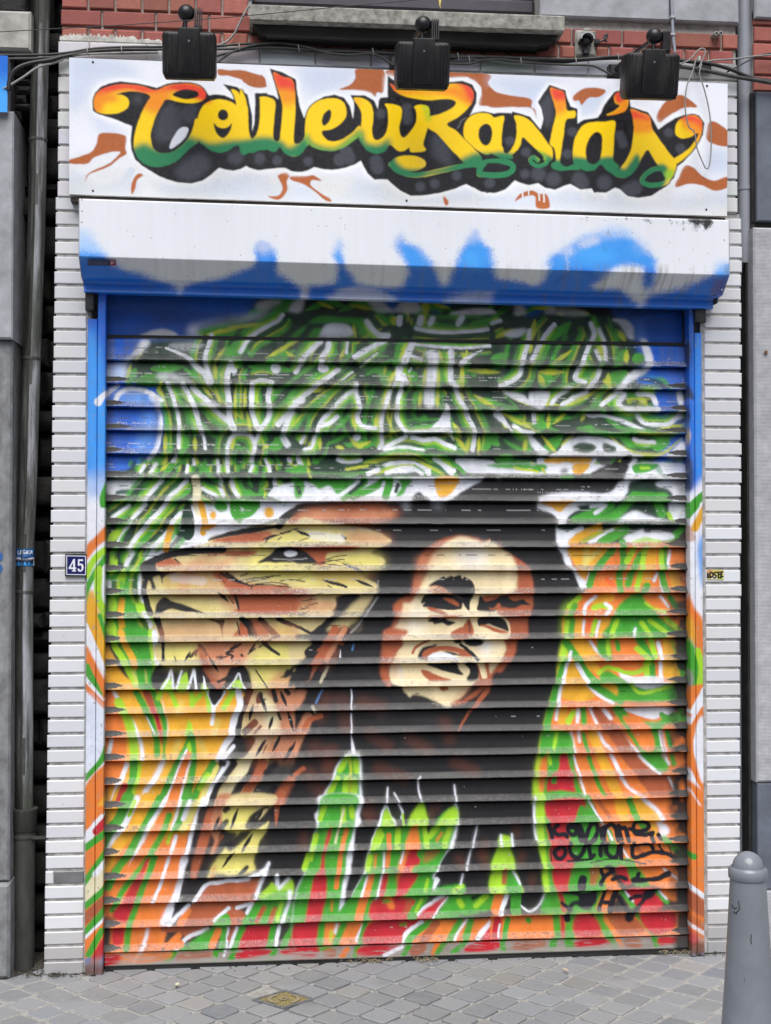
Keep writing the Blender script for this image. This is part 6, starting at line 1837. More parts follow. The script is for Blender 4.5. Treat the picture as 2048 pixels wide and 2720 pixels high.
for k in range(7):
    s_.box(xn - 0.0195, at(74, 250, 0.05)[0] + random.uniform(-.03, .02), 0.03 + random.uniform(0, .03), 0.44, zz, zz + (zq0 - zA) / 7 * (d_ := random.uniform(.75, 1.1)) - .004, 0.014); zz += (zq0 - zA) / 7 * d_
    if zz > zq0 - .05: break
s_.build('dark_masonry', M_rubble, nb)
# right-hand neighbour
nr = thing('stone_facade', 'grey stone and brick front of the neighbouring house right of the grey downpipe', 'building', (2.9, 0.1, 0))
xg = at(1999, 1000, -0.02)[0]
z592, z605, z2078, z2360 = at(2020, 588, -.02)[2], at(2020, 606, -.02)[2], at(2030, 2078, -.02)[2], at(2030, 2362, -.02)[2]
z240 = at(2020, 243, -.02)[2]
XE = 5.5
s_ = MB(); s_.box(xg + 0.002, XE, -0.035, 0.45, z2078 + 0.002, z605, 0.008); s_.build('pilaster', M_tooled, nr)
s_ = MB(); s_.box(at(2007, 400, -.02)[0], XE, -0.030, 0.4495, z592, z240 - .004, 0.004); s_.build('bluestone_panel', M_slab, nr); s_ = MB(); s_.box(at(2010, 2200, -.02)[0], XE, -0.030, 0.4495, z2360 + .002, z2078 - 0.002, 0.004); s_.build('bluestone_panel', M_slab, nr)
s_ = MB(); s_.box(at(2004, 2400, -.02)[0], XE, -0.028, 0.4493, 0, z2360 - .002, 0.008); s_.build('plinth', M_tooled, nr)
s_ = MB(); s_.box(at(1990, 400, 0.02)[0], XE, 0.0, 0.449, z605 + .002, z592 - .002); s_.box(at(1990, 400, 0.02)[0], at(2007, 400, -.02)[0] - .002, -0.01, 0.449, z592, z240, 0.006)
s_.box(at(1988, 1200, 0.02)[0], xg, 0.03, 0.4488, 0, z605, 0.006); s_.build('dark_return', M_darkstone, nr)
s_ = MB(); xrb = at(1999, 150, 0.0)[0]; s_.box(xrb + .004, XE, 0.004, 0.4492, z240, TOP); s_.build('mortar_wall', M_mortar, nr)
s_, s2_ = MB(), MB(); z = z240 + .002; row = 0
while z < TOP - PB:
    row += 1
    x = xrb - (0.05 if row % 2 else 0.0); lng = 0.205 if row % 2 else 0.1025
    while x < XE:
        p, q = max(x + .004, xrb), min(x + lng - .004, XE); x += lng
        if q - p > .015 and not (z > at(2020, 55, 0)[2] - .01 and z < at(2020, 55, 0)[2] + 0.35):
            k = random.uniform(.8, 1.2); t_ = s_ if z < at(2020, 55, 0)[2] else s2_; t_.cur = (0.36 * k, 0.112 * k, 0.09 * k); t_.box(p, q, -0.012, 0.004, z + .0045, z + PB - .0045, .004)
    z += PB
s_.build('brick_face', M_brick, nr, tint=True); s2_.build('brick_face', M_brick, nr, tint=True)
s_ = MB(); zz = at(2020, 55, 0)[2]; s_.box(xrb, XE, -0.028, 0.0035, zz, zz + 0.35, .006); s_.build('stone_band', M_blue, nr)
gw = MB(); gw.box(2.49, 2.62, 0.28, 0.45, 0, 5.2)
tag(gw.build('gap_wall', M_darkstone), 'black wall deep in the narrow gap behind the grey right downpipe', 'wall')

# rusty fixing on the right-hand stone
bl = thing('wall_plug', 'rusty bolt stub in the right-hand tooled stone', 'bolt', at(2033, 936, -0.035))
s_ = MB(); p = at(2033, 936, -0.035); s_.tube([p + (0, .01, 0), p + (0, -.012, 0)], 0.0055, 8, smooth=False); s_.build('shank', M_rust, bl)
s_ = MB(); s_.tube([p + (0, .004, 0), p + (0, -.003, 0)], 0.011, 7, smooth=False); s_.build('washer', M_palestone, bl)
# ================================================================ the roller shutter
sh = thing('roller_shutter', 'closed roller shutter spray-painted with a lion and a laughing man under a white housing', 'roller shutter', (1.136, -0.02, 0))
mural = paint_mural()
PITCH, ZT, NS = 0.09, 2.412, 26
prof = [(0.0, 0.013), (0.040, 0.009), (0.09, 0.002), (0.40, -0.001), (0.70, -0.0065), (0.725, -0.0085), (0.80, -0.0150), (0.92, -0.0235), (0.945, -0.0248), (0.965, -0.0245), (0.980, -0.019), (0.992, 0.002), (1.0, 0.013)]
pt = np.array(prof)
tt = np.concatenate([np.linspace(0, .10, 5)[:-1], np.linspace(.10, .70, 15)[:-1], np.linspace(.70, .725, 3)[:-1], np.linspace(.725, .945, 9)[:-1], [.945, .957, .968, .985, .997]])
yy = np.interp(tt, pt[:, 0], pt[:, 1])
NC = 980
xs = np.linspace(XL - 0.012, XR + 0.012, NC)
zrow = np.concatenate([ZT - (k + tt) * PITCH for k in range(NS)])
yrow = np.tile(yy, NS)
trow = np.tile(tt, NS); krow = np.repeat(np.arange(NS), len(tt))
X, Z = np.meshgrid(xs, zrow); Y = np.repeat(yrow[:, None], NC, 1).copy()
# slats are never dead straight: a little sag and a few dents
Z = Z + 0.0012 * np.sin(X * 2.3 + krow[:, None] * 0.7) + 0.0008 * np.sin(X * 7 + krow[:, None] * 1.9)
Y = Y + (vnoise(len(zrow), NC, (60, 90), 21) - 0.5) * 0.005
px, py = pr(X, np.full_like(X, -0.008), Z)
Cm = sample(mural, px, py, 1.6, 31)
H_, W_ = X.shape
# sprayed density, fine mist, faded paint
Cm = Cm * (0.90 + 0.20 * vnoise(H_, W_, (40, 60), 3))[..., None]
mist = NR.random((H_, W_)); d_ = vnoise(H_, W_, 90, 8)
Cm = np.where((mist < 0.012 * d_)[..., None], Cm * 0.55, Cm); Cm = np.where(((mist > 1 - 0.004 * d_) & (Cm.mean(2) > 0.12))[..., None], Cm * 0.5 + 0.30, Cm)
T2, K2 = trow[:, None], krow[:, None]
def over(C, col, a): return C + (np.asarray(col) - C) * a[..., None]
band = np.clip((T2 - 0.715) / 0.012, 0, 1) * np.clip((0.95 - T2) / 0.02, 0, 1)
lum = np.stack([blur(Cm.mean(2), 6)] * 1, -1)
# the lower lip of every slat is rubbed by the guides and the roll: bare grey showing through, more on the upper ones
wear = np.clip(vnoise(H_, W_, (14, 70), 12) * 1.5 - 0.35, 0, 1)
up_ = np.where(K2 < 14, 1.0, np.where(K2 < 19, 0.8, 0.55))
wcol = np.clip(0.115 + 0.22 * lum, 0, 0.26) * np.array((1.0, 0.98, 0.95))
Cm = over(Cm, wcol, band * (0.32 + 0.38 * wear) * up_)
fleck = (NR.random((H_, W_)) < 0.10 * vnoise(H_, W_, (20, 80), 14) ** 2 * 3.0)
Cm = over(Cm, (0.55, 0.54, 0.50), band * fleck * 0.75 * up_ * np.clip(lum[..., 0] * 5 - 0.15, 0.04, 1))
fl2 = vnoise(H_, W_, (3, 5), 15, 2) > 0.66
Cm = over(Cm, (0.10, 0.095, 0.09), band * fl2 * 0.55 * np.clip(vnoise(H_, W_, (30, 120), 16) * 2 - 0.5, 0, 1))
# bright scuffed nose of each slat
nose = np.clip((T2 - 0.93) / 0.01, 0, 1) * np.clip((0.985 - T2) / 0.01, 0, 1) * np.where(K2 < 12, 0.55, 0.22)
Cm = over(Cm, (0.62, 0.62, 0.62), nose * (vnoise(H_, W_, (4, 25), 17) > 0.56) * np.clip(lum[..., 0] * 4, .25, 1))
Cm = over(Cm, (0.02, 0.02, 0.02), np.clip((0.06 - T2) / 0.03, 0, 1) * 0.6)  # top edge of each slat darkened to deepen the shadow of the lip above
# scratch lines where the slats rub on rolling up
for k in range(NS):
    r = np.where(krow == k)[0]
    t0 = 0.30 + 0.06 * math.sin(k * 2.1) + (0.16 if k < 6 else 0)
    j = r[np.argmin(abs(tt - t0))]
    dens = 0.75 if k < 11 else 0.28
    m = (vnoise(1, W_, (1, 9), 100 + k, 3)[0] > 1 - dens * 0.62) & (vnoise(1, W_, (1, 120), 200 + k, 1)[0] > 0.35)
    Cm[j][m] = Cm[j][m] * 0.25 + (0.36 if k % 3 else 0.02)
    if k < 7:
        j2 = r[np.argmin(abs(tt - t0 - 0.14))]
        m = vnoise(1, W_, (1, 12), 300 + k, 3)[0] > 0.60
        Cm[j2][m] = Cm[j2][m] * 0.4 + 0.25
        for _ in range(5):
            a = int(NR.integers(0, W_ - 80)); b = a + int(NR.integers(15, 70)); jj = int(NR.integers(3, 18))
            sel = NR.random(b - a) < 0.35
            Cm[r[jj]][a:b][sel] = (0.5, 0.5, 0.5)
# vertical grey streaks and overspray on the upper slats, fading downwards
g_ = np.clip(vnoise(H_, W_, (160, 12), 41) * 1.6 - 0.6, 0, 1) * np.clip((7 - K2) / 5, 0, 1)
Cm = over(Cm, (0.13, 0.125, 0.12), g_ * 0.5)
# bare tongues at both ends of every lip, rubbed off by the guide rails, and black overspray along the rails
for k in range(NS):
    r = np.where(krow == k)[0]
    for side in (0, 1):
        L = (random.uniform(0.055, 0.085) if side == 0 else random.uniform(0.05, 0.095)) * (1.05 if k > 3 else 1.2)
        if k == 0: continue
        for i in r:
            t = trow[i]
            e = 1 - abs((t - 0.80) / 0.13)
            if e <= 0: continue
            ln = L * (e ** 0.45) * random.uniform(0.86, 1.06)
            m = (xs - XL < ln) if side == 0 else (XR - xs < ln)
            Cm[i][m] = np.array((0.050, 0.048, 0.046)) * random.uniform(0.8, 1.2)
edge = np.clip(1 - (XR - xs) / 0.085, 0, 1)[None, :] * (0.05 + 1.5 * vnoise(H_, W_, (14, 22), 51) ** 1.5)
Cm = over(Cm, (0.02, 0.02, 0.02), np.clip(edge * 2.2 * np.clip(0.25 + (K2 - 6) / 9, 0.25, 1), 0, 0.97))
edge = np.clip(1 - (xs - XL) / 0.03, 0, 1)[None, :] * vnoise(H_, W_, (12, 20), 52) * 1.1
Cm = over(Cm, (0.03, 0.03, 0.03), np.clip(edge, 0, 0.9))
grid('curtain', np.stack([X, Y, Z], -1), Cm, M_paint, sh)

# bottom rail, rubber seal, recessed head panel
zr0, zr1 = 0.018, ZT - NS * PITCH - 0.004
bx_ = [None]
def painted_slab(name, x0, x1, ys, zs, cv, mat, parent, nx, warp=1.2, seed=60, post=None, dx=None):
    """sheet following the (y, z) profile from top to bottom, painted from a canvas"""
    xs_ = np.linspace(x0, x1, nx)
    n = len(ys)
    Xg = np.repeat(xs_[None, :], n, 0); Yg = np.repeat(np.asarray(ys)[:, None], nx, 1); Zg = np.repeat(np.asarray(zs)[:, None], nx, 1)
    if dx is not None: Zg = Zg + dx(Xg, Yg)
    a, b = pr(Xg, Yg, Zg)
    if cv is bx_[0]:            # the spray wanders and breaks up into mist
        a = a + (vnoise(n, nx, (14, 22), 131) - .5) * 15; b = b + (vnoise(n, nx, (14, 22), 132) - .5) * 13
        a = a + NR.normal(0, 2.6, a.shape); b = b + NR.normal(0, 2.6, b.shape)
    C_ = sample(cv, a, b, warp, seed)
    if post: C_ = post(C_, Xg, Yg, Zg)
    return grid(name, np.stack([Xg, Yg, Zg], -1), C_, mat, parent)
def rail_wear(C_, Xg, Yg, Zg):
    h, w_ = Xg.shape
    f = np.clip((zr1 - Zg) / (zr1 - zr0), 0, 1)
    m = np.clip((f + (vnoise(h, w_, (6, 40), 61) - 0.5) * 1.2 - 0.55) * 3.0, 0, 1)
    C_ = over(C_, (0.36, 0.34, 0.31), m * 0.85)
    m = (vnoise(h, w_, (2, 14), 62) > 0.68) * 0.6
    C_ = over(C_, (0.36, 0.34, 0.32), m * 1.0)
    m = np.clip((Xg - (XR - 0.07)) / 0.03, 0, 1)
    return over(C_, (0.03, 0.03, 0.03), m * 0.9)
yr = -0.016
zz = np.concatenate([[zr1, zr1], np.linspace(zr1, zr0 + .004, 22), [zr0, zr0]])
ys = np.concatenate([[0.012, yr + .003], np.full(22, yr), [yr + .004, 0.012]])
painted_slab('bottom_rail', XL, XR, ys, zz, mural, M_paint, sh, 700, 1.5, 63, rail_wear)
s_ = MB(); s_.box(XL + .002, XR - .002, -0.008, 0.012, -0.012, zr0 - 0.0005); s_.build('rubber_seal', M_seal, sh)
zh0, zh1 = ZT + 0.012, ZT + 0.20
zz = np.linspace(zh1, zh0, 60)
def head_shade_wear(C_, Xg, Yg, Zg):
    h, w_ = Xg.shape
    return over(C_ * 0.72, (0.05, 0.05, 0.05), np.clip(vnoise(h, w_, (20, 60), 71) * 1.4 - 0.6, 0, 1) * 0.6)  # whole panel darkened for the shade under the housing, plus blotches of dark spray
painted_slab('head_panel', XL - 0.005, XR + 0.005, np.full(60, 0.028), zz, mural, M_paint, sh, 600, 1.5, 72, head_shade_wear)
s_ = MB(); s_.box(XL, XR, 0.013, 0.0275, ZT + 0.001, ZT + 0.013); s_.build('head_strip', M_dark, sh)

# guide rails: two strips of steel each
gl = Canvas(210, 780, 300, 2600, (60, 110, 200)); gr = Canvas(1800, 780, 1880, 2600, (60, 110, 200))
gt = GUIDES.split('@ 1748 500')
gl.run(gt[0]); gr.run('@ 1748 500' + gt[1])
def guide(cv, strips, seed):
    obs = []
    for n, (xa, xb, yf, zt_) in enumerate(strips):
        nx = max(int((xb - xa) / 0.0024), 8)
        x_in = np.concatenate([[xa, xa, xa + .001], np.linspace(xa + .003, xb - .003, nx), [xb - .001, xb, xb]])
        y_in = np.concatenate([[0.0, yf + .004, yf + .001], np.full(nx, yf), [yf + .001, yf + .004, 0.0]])
        zc = np.linspace(zt_, 0.0, 860)
        Xg, Zg = np.meshgrid(x_in, zc); Yg = np.repeat(y_in[None, :], len(zc), 0)
        Yg = Yg + np.where(Yg < yf + .003, (vnoise(*Xg.shape, (70, 30), seed) - .5) * .0025, 0)
        a, b = pr(Xg, np.full_like(Xg, yf), Zg)
        C_ = sample(cv, a, b, 1.0, seed)
        h, w_ = Xg.shape
        C_ = C_ * (0.92 + 0.16 * vnoise(h, w_, (30, 8), seed + 1))[..., None]
        C_ = over(C_, (0.30, 0.29, 0.27), (vnoise(h, w_, (5, 3), seed + 2, 2) > 0.84) * 0.7)
        C_ = over(C_, (0.10, 0.06, 0.035), np.clip((0.06 - Zg) / 0.05, 0, 1) * np.clip(vnoise(h, w_, (9, 5), seed + 3) * 2 - .5, 0, 1) * .9)
        obs.append(grid('guide_rail' if n == 0 else 'cover_strip', np.stack([Xg, Yg, Zg], -1), C_, M_guide, sh if n == 0 else obs[0]))
ax = lambda p, yf=-.055: at(p, 1600, yf)[0]
def ax2(p0, y0, yf=-.055): return at(p0, y0, yf)[0]
guide(gl, [(ax(256.2), XL - 0.003, -.056, 2.60), (ax(229.5), ax(254.6), -.052, 2.475)], 80)
guide(gr, [(XR + 0.004, ax(1847), -.056, 2.60), (ax(1849), ax(1868), -.052, 2.455)], 90)
for (p0, p1, pt_, pb_) in ((226, 250, 770, 823), (1846, 1876, 815, 855)):
    q0, q1 = at(p0, pb_, -.074), at(p1, pt_, -.074)
    s_ = MB(); s_.box(q0[0], q1[0], -0.0745, -0.03, q0[2], 2.60, 0.004); s_.build('bracket', M_black, sh)

# housing: front sheet, canted sheet, drip lip, end caps
bx = Canvas(195, 515, 1955, 850, (228, 231, 238)); bx.run(BOXTXT); bx_[0] = bx
yF = -0.225
TLc, TRc, BRc, BLc = at(211, 527, yF), at(1936, 578, yF), at(1933, 735, yF), at(215, 681, yF)
hx0, hx1 = TLc[0], TRc[0]
tilt = lambda Xg, Yg: -((TLc[2] - TRc[2]) * 0.4 + (BLc[2] - BRc[2]) * 0.6) * (Xg - hx0) / (hx1 - hx0)
zt_, zb_ = TLc[2], BLc[2]
zc_, zl_ = at(222, 741, -0.14)[2], at(224, 775, -0.095)[2]
def box_wear(C_, Xg, Yg, Zg):
    h, w_ = Xg.shape
    st = vnoise(h, w_, (120, 3), 101, 2)
    C_ = C_ * (0.965 + 0.05 * st)[..., None]
    runs = np.clip(vnoise(h, w_, (60, 4), 102) * 2.2 - 1.15, 0, 1) * np.clip((zb_ + .02 - Zg) / .03, 0, 1)
    C_ = over(C_, (0.20, 0.18, 0.15), runs * 0.8 * np.clip(0.4 + (Xg - 1.2) * .6, .25, 1))
    sp = (NR.random((h, w_)) < 0.0008)
    return over(C_, (0.08, 0.08, 0.07), sp * 0.8)
def sheet(name, y0, z0, y1, z1, n, x0, x1, seed):
    return painted_slab(name, x0, x1, np.linspace(y0, y1, n), np.linspace(z0, z1, n), bx, M_boxp, hs if name != 'housing' else sh, 640, 1.2, seed, box_wear, tilt)
ysp = np.concatenate([[-0.02, -0.02 - .0, yF + .004], np.full(70, yF), np.linspace(yF, -0.145, 26)[1:], np.linspace(-0.145, -0.093, 8)[1:]])
zsp = np.concatenate([[zt_ + .001, zt_ + .001, zt_], np.linspace(zt_ - .003, zb_, 70), np.linspace(zb_, zc_ + .004, 26)[1:], np.linspace(zc_ + .004, zc_, 8)[1:]])
hs = painted_slab('housing', hx0, hx1, ysp, zsp, bx, M_boxp, sh, 640, 3.2, 103, box_wear, tilt)
lx0, lx1 = at(223, 760, -.095)[0], at(1894, 800, -.095)[0]
ysl = np.concatenate([np.linspace(-0.101, -0.091, 5), np.linspace(-0.091, -0.096, 16)[1:], [-0.091, -0.02]])
zsl_ = np.concatenate([np.linspace(zc_ + .001, zc_ - .008, 5), np.linspace(zc_ - .008, zl_, 16)[1:], [zl_ - .001, zl_ + .004]])
painted_slab('drip_lip', lx0, lx1, ysl, zsl_, bx, M_boxp, hs, 620, 3.0, 104, box_wear, tilt)
for xx, sg in ((hx0, -1), (hx1, 1)):
    dz = 0 if sg < 0 else -(TLc[2] - TRc[2]) * .5 - (BLc[2] - BRc[2]) * .5
    s_ = MB(); P_ = [(-0.02, zt_ + .0005 + dz), (yF + .003, zt_ + dz), (yF - .0015, zt_ - .004 + dz), (yF - .0015, zb_ - .001 + dz), (-0.146, zc_ + .002 + dz), (-0.097, zc_ - .002 + dz), (-0.093, zl_ + .02 + dz), (-0.02, zl_ + .02 + dz)]
    s_.prism_x(P_, xx - (.002 if sg < 0 else .0005), xx + (.0005 if sg < 0 else .002)); s_.build('end_cap', M_alu, hs)
for p in ((217, 530), (218, 560), (217, 590), (220, 707), (1924, 637), (1918, 770)):
    q = at(*p, yF if p[1] < 690 else -.185) ; s_ = MB(); s_.ball(q, 0.0035, 8, (1, .5, 1)); s_.build('rivet', M_alu, hs)
q = at(1898, 780, -0.14); s_ = MB(); s_.ball((q[0], -0.14, q[2]), 0.012, 10, (1.2, .3, .8)); s_.build('rivet', M_dark, hs)
# maker's plate, oversprayed blue
def printed(name, cv, corners, mat, parent, nx, ny, seed=0, warp=0.4):
    """flat printed plate between four photo corners (tl, tr, br, bl as world points)"""
    u, v = np.meshgrid(np.linspace(0, 1, nx), np.linspace(0, 1, ny))
    A, B, C3, D = [np.asarray(c)[None, None, :] for c in corners]
    P = (A * (1 - u[..., None]) + B * u[..., None]) * (1 - v[..., None]) + (D * (1 - u[..., None]) + C3 * u[..., None]) * v[..., None]
    C_ = sample(cv, u * (cv.w - 1) + cv.x0, v * (cv.h - 1) + cv.y0, warp * (seed > 0), max(seed, 1))
    return grid(name, P, C_, mat, parent)
mp = Canvas(0, 0, 180, 38, (18, 36, 84))
mp.run("""@ 0 0 1
P a%0.5 0.6 0,0 180,0 180,2 0,2
P R%0.6 0.8 142,3 178,3 178,35 142,35
M a%0.35 1 3 8,10 8,28|8,10 20,10|8,19 18,19|8,28 20,28|28,14 28,28|28,16 36,14|44,10 44,28|52,14 52,28 60,28|62,14 62,28|70,14 70,28|78,10 78,28|86,14 84,24 92,28|98,8 98,28|104,28 110,14 116,28|122,10 122,28
M W%0.6 1 4 150,12 150,28|150,12 168,12|150,20 164,20""")
cz = lambda p, y: at(p[0], p[1], y)
printed('makers_plate', mp, [at(233, 690, -.2205), at(308, 691, -.2205), at(308, 706, -.2005), at(233, 705, -.2005)], M_print, hs, 150, 34)

# ================================================================ painted sign board
sg = thing('shop_sign', 'white painted board lettered CouleuRasta\'s in yellow, red and green graffiti script', 'sign', (1.13, -0.1, 3.18))
sv = paint_sign()
cs = [at(184, 153, -.10), at(1933, 221, -.10), at(1931, 574, -.10), at(184, 516, -.10)]
nx, ny = 1020, 215
u, v = np.meshgrid(np.linspace(0, 1, nx), np.linspace(0, 1, ny))
P = (cs[0] * (1 - u[..., None]) + cs[1] * u[..., None]) * (1 - v[..., None]) + (cs[3] * (1 - u[..., None]) + cs[2] * u[..., None]) * v[..., None]
P[..., 1] += (vnoise(ny, nx, (120, 260), 111) - .5) * 0.004
a, b = pr(P[..., 0], P[..., 1], P[..., 2])
C_ = sample(sv, a, b, 0.9, 112)
C_ = C_ * (0.95 + 0.1 * vnoise(ny, nx, (40, 60), 113))[..., None]
C_ = over(C_, (0.62, 0.60, 0.52), np.clip(C_.mean(2) * 2.5 - .5, 0, 1) * np.clip(v * 1.6 - 1.05 + (vnoise(ny, nx, (30, 50), 114) - .5) * .6, 0, .5))
C_ = over(C_, (0.10, 0.10, 0.10), (NR.random((ny, nx)) < 0.0012 * (v > .75)) * .7)
bo = grid('board', P, C_, M_signp, sg)
s_ = MB(); fr_ = [tuple(c) for c in cs]; bkc = [(c[0], -0.078, c[2]) for c in cs]
s_.add(fr_ + bkc, [(0, 4, 5, 1), (1, 5, 6, 2), (2, 6, 7, 3), (3, 7, 4, 0), (4, 7, 6, 5)]); s_.build('board_edge', M_white, sg)
for p in ((247, 165), (247, 507), (1080, 533), (1878, 228), (1876, 557)):
    q = at(*p, -.10); s_ = MB(); s_.tube([q + (0, .004, 0), q + (0, -.002, 0)], 0.0042, 10, smooth=False); s_.build('screw', M_dark, sg)
s_ = MB(); A, B = at(186, 519, -.10), at(1930, 576, -.10)
s_.add([(A[0], y, A[2] + z) for y, z in ((-.085, -.001), (-.085, -.018), (-.03, -.018), (-.03, -.001))] + [(B[0], y, B[2] + z) for y, z in ((-.085, -.001), (-.085, -.018), (-.03, -.018), (-.03, -.001))],
       [(0, 1, 2, 3), (7, 6, 5, 4), (0, 4, 5, 1), (1, 5, 6, 2), (2, 6, 7, 3), (3, 7, 4, 0)])
s_.build('batten', M_wood, sg)
# ================================================================ floodlights hung out over the sign
def floodlight(label, c_top, ball_p, base_p, Yb, tiltx=0.0, roll=0.0):
    l, r, t, b = c_top
    p0, p1 = at(l, t, Yb), at(r, b, Yb)
    cx, cz_ = (p0[0] + p1[0]) / 2, (p0[2] + p1[2]) / 2
    Wd, Ht = p1[0] - p0[0], p0[2] - p1[2]
    TA = math.radians(13); py_, pz_ = Yb + .04, cz_
    def tip(mb):
        mb.v = [(x, py_ + (y - py_) * math.cos(TA) - (z - pz_) * math.sin(TA), pz_ + (y - py_) * math.sin(TA) + (z - pz_) * math.cos(TA)) for x, y, z in mb.v]
        return mb
    root = thing('floodlight', label, 'floodlight', (cx, Yb + 0.05, cz_), 'black floodlights over the sign')
    def body(x0, x1, z0, z1, y0, y1, cr):
        n = 5; pts = []
        for (ox, oz, a0) in ((x1 - cr, z0 + cr, -90), (x1 - cr, z1 - cr, 0), (x0 + cr, z1 - cr, 90), (x0 + cr, z0 + cr, 180)):
            for k in range(n + 1):
                a = math.radians(a0 + 90 * k / n); pts.append((ox + cr * math.cos(a), oz + cr * math.sin(a)))
        return pts
    def shell(mb, x0, x1, z0, z1, yf, yb, cr, bev):
        rings = []
        for y, ins in ((yb, 0.0), (yf + bev, 0.0), (yf + bev * .3, bev * .3), (yf, bev)):
            rings.append([(x, y, z) for x, z in body(x0 + ins, x1 - ins, z0 + ins, z1 - ins, 0, 0, max(cr - ins, .002))])
        n = len(rings[0]); vs = [p for r_ in rings for p in r_]
        fs = [tuple(range(n - 1, -1, -1)), tuple((len(rings) - 1) * n + k for k in range(n))]
        for i in range(len(rings) - 1): fs += [(i * n + k, i * n + (k + 1) % n, (i + 1) * n + (k + 1) % n, (i + 1) * n + k) for k in range(n)]
        mb.add(vs, fs)
    x0, x1, z0, z1 = cx - Wd / 2, cx + Wd / 2, cz_ - Ht / 2, cz_ + Ht / 2
    m = MB(); shell(m, x0, x1, z0, z1, Yb + .006, Yb + 0.085, 0.016, 0.012)
    bod = tip(m).build('lamp_body', M_black, root, 35)
    m = MB(); shell(m, cx - Wd * .20, cx + Wd * .20, z0 + .012, z1 + 0.012, Yb - .004, Yb + .03, 0.006, 0.004)
    for q_ in (-.45, -.40, .40, .45): m.box(cx + Wd * q_ - .002, cx + Wd * q_ + .002, Yb + .003, Yb + .02, z0 + .012, z1 - .008)
    m.box(cx - Wd * .335, cx - Wd * .325, Yb + .0035, Yb + .02, z0 + .02, z1 - .012); m.box(cx + Wd * .325, cx + Wd * .335, Yb + .0035, Yb + .02, z0 + .02, z1 - .012)
    tip(m).build('rear_cover', M_black, bod, 35)
    m = MB(); m.ball((cx, Yb - .004, z1 - .035), .0045, 8, (1, .5, 1)); tip(m).build('screw', M_steel, bod)
    m = MB(); shell(m, x0 + .006, x1 - .006, z0 - .0045, z0 + .02, Yb + .012, Yb + .082, .006, .004); tip(m).build('rim', M_black, bod, 35)
    m = MB(); m.box(x0 + .012, x1 - .012, Yb + .086, Yb + .090, z0 + .012, z1 - .012); tip(m).build('glass', M_glass, bod)
    bc = at(*ball_p, Yb + .02)
    rb_ = 22.5 * (Yb + .02 - CAM[1]) / F
    m = MB(); m.ball(bc, rb_, 24); m.tube([bc + (-.004, 0, -rb_ * .8), (bc[0] - .004, Yb + .02, z1 + .004)], 0.008, 10, smooth=False)
    m.build('joint_ball', M_black, root, 40)
    m = MB()
    for k in range(4):
        xx = bc[0] + rb_ * .95 + k * .0075
        m.box(xx, xx + .0042, Yb + .0, Yb + .045, z1 + .004, bc[2] + rb_ * .45)
    m.box(bc[0] + rb_ * .9, bc[0] + rb_ * .95 + .028, Yb + .012, Yb + .04, z1 - .004, z1 + .02)
    m.build('hinge_fins', M_black, root)
    q = at(*base_p, -.05)
    m = MB(); m.box(q[0] - .026, q[0] + .026, -.075, -.012, q[2] - .022, q[2] + .022, .006)
    m.build('wall_base', M_black, root)
    m = MB(); m.tube([(q[0], -.07, q[2]), (q[0] * .8 + bc[0] * .2, -.12, q[2] + .01), (bc[0], bc[1] + rb_ * .4, bc[2] - .006)], 0.0085, 10); m.build('arm', M_black, root, 40)
    return root
YB = -0.42
floodlight('black floodlight over the left half of the sign, in front of bare red brick', (430, 574, 76, 197), (495, 35), (470, 160), YB)
floodlight('black floodlight over the middle of the sign, in front of the window sill', (1054, 1197, 104, 225), (1124, 65), (1052, 168), YB)
floodlight('black floodlight over the right end of the sign, beside the hanging wire loop', (1664, 1808, 133, 251), (1738, 96), (1632, 190), YB)

# ================================================================ small wall fixtures
wl = thing('wall_lamp', 'grey bulkhead lamp with a round hood on the red brick right of the sill', 'lamp', at(1556, 110, -.03))
c0, c1 = at(1529, 148, -.03), at(1584, 80, -.03)
m = MB(); m.box(c0[0], c1[0], -.030, -.008, c0[2], c1[2], .008); m.build('back_plate', M_sill, wl)
hc = at(1556, 108, -.05)
m = MB()
n = 18
rr = .028
ring = [(math.cos(math.pi * k / n), math.sin(math.pi * k / n)) for k in range(n + 1)]
vs, fs = [], []
for y, s_r in ((-.03, 1.0), (-.085, .98)):
    for rad in (rr * s_r, (rr - .004) * s_r): vs += [(hc[0] + rad * c, y, hc[2] - .004 + rad * s) for c, s in ring]
k1 = n + 1
for k in range(n):
    fs += [(k, k + 1, 2 * k1 + k + 1, 2 * k1 + k), (k1 + k + 1, k1 + k, 3 * k1 + k, 3 * k1 + k + 1), (2 * k1 + k, 2 * k1 + k + 1, 3 * k1 + k + 1, 3 * k1 + k)]
m.add(vs, fs); m.build('hood', M_alu, wl, 40)
m = MB(); m.ball((hc[0], -.05, hc[2] - .004), .021, 16, (1, .9, .9)); m.build('lens', M_dark, wl, 60)
m = MB(); q = at(1556, 140, -.04); m.box(q[0] - .012, q[0] + .012, -.05, -.029, q[2] - .008, q[2] + .012, .003); m.build('knob', M_black, wl)
m = MB(); q = at(1560, 77, -.03); m.box(q[0] - .014, q[0] + .016, -.026, -.008, q[2] - .006, q[2] + .006, .002); m.build('gland', M_sill, wl)
hk = thing('cable_hook', 'small black curled hook on the brick right of the bulkhead lamp', 'hook', at(1600, 108, -.03))
m = MB(); a = at(1586, 112, -.04); m.tube([a, at(1600, 108, -.045), at(1611, 100, -.045), at(1612, 92, -.045), at(1607, 94, -.045), at(1606, 104, -.045), at(1612, 112, -.045)], .0045, 8); m.build('curl', M_cablek, hk, 40)
m = MB(); m.box(a[0] - .010, a[0] + .008, -.05, -.010, a[2] - .010, a[2] + .010, .003); m.build('clamp', M_black, hk)
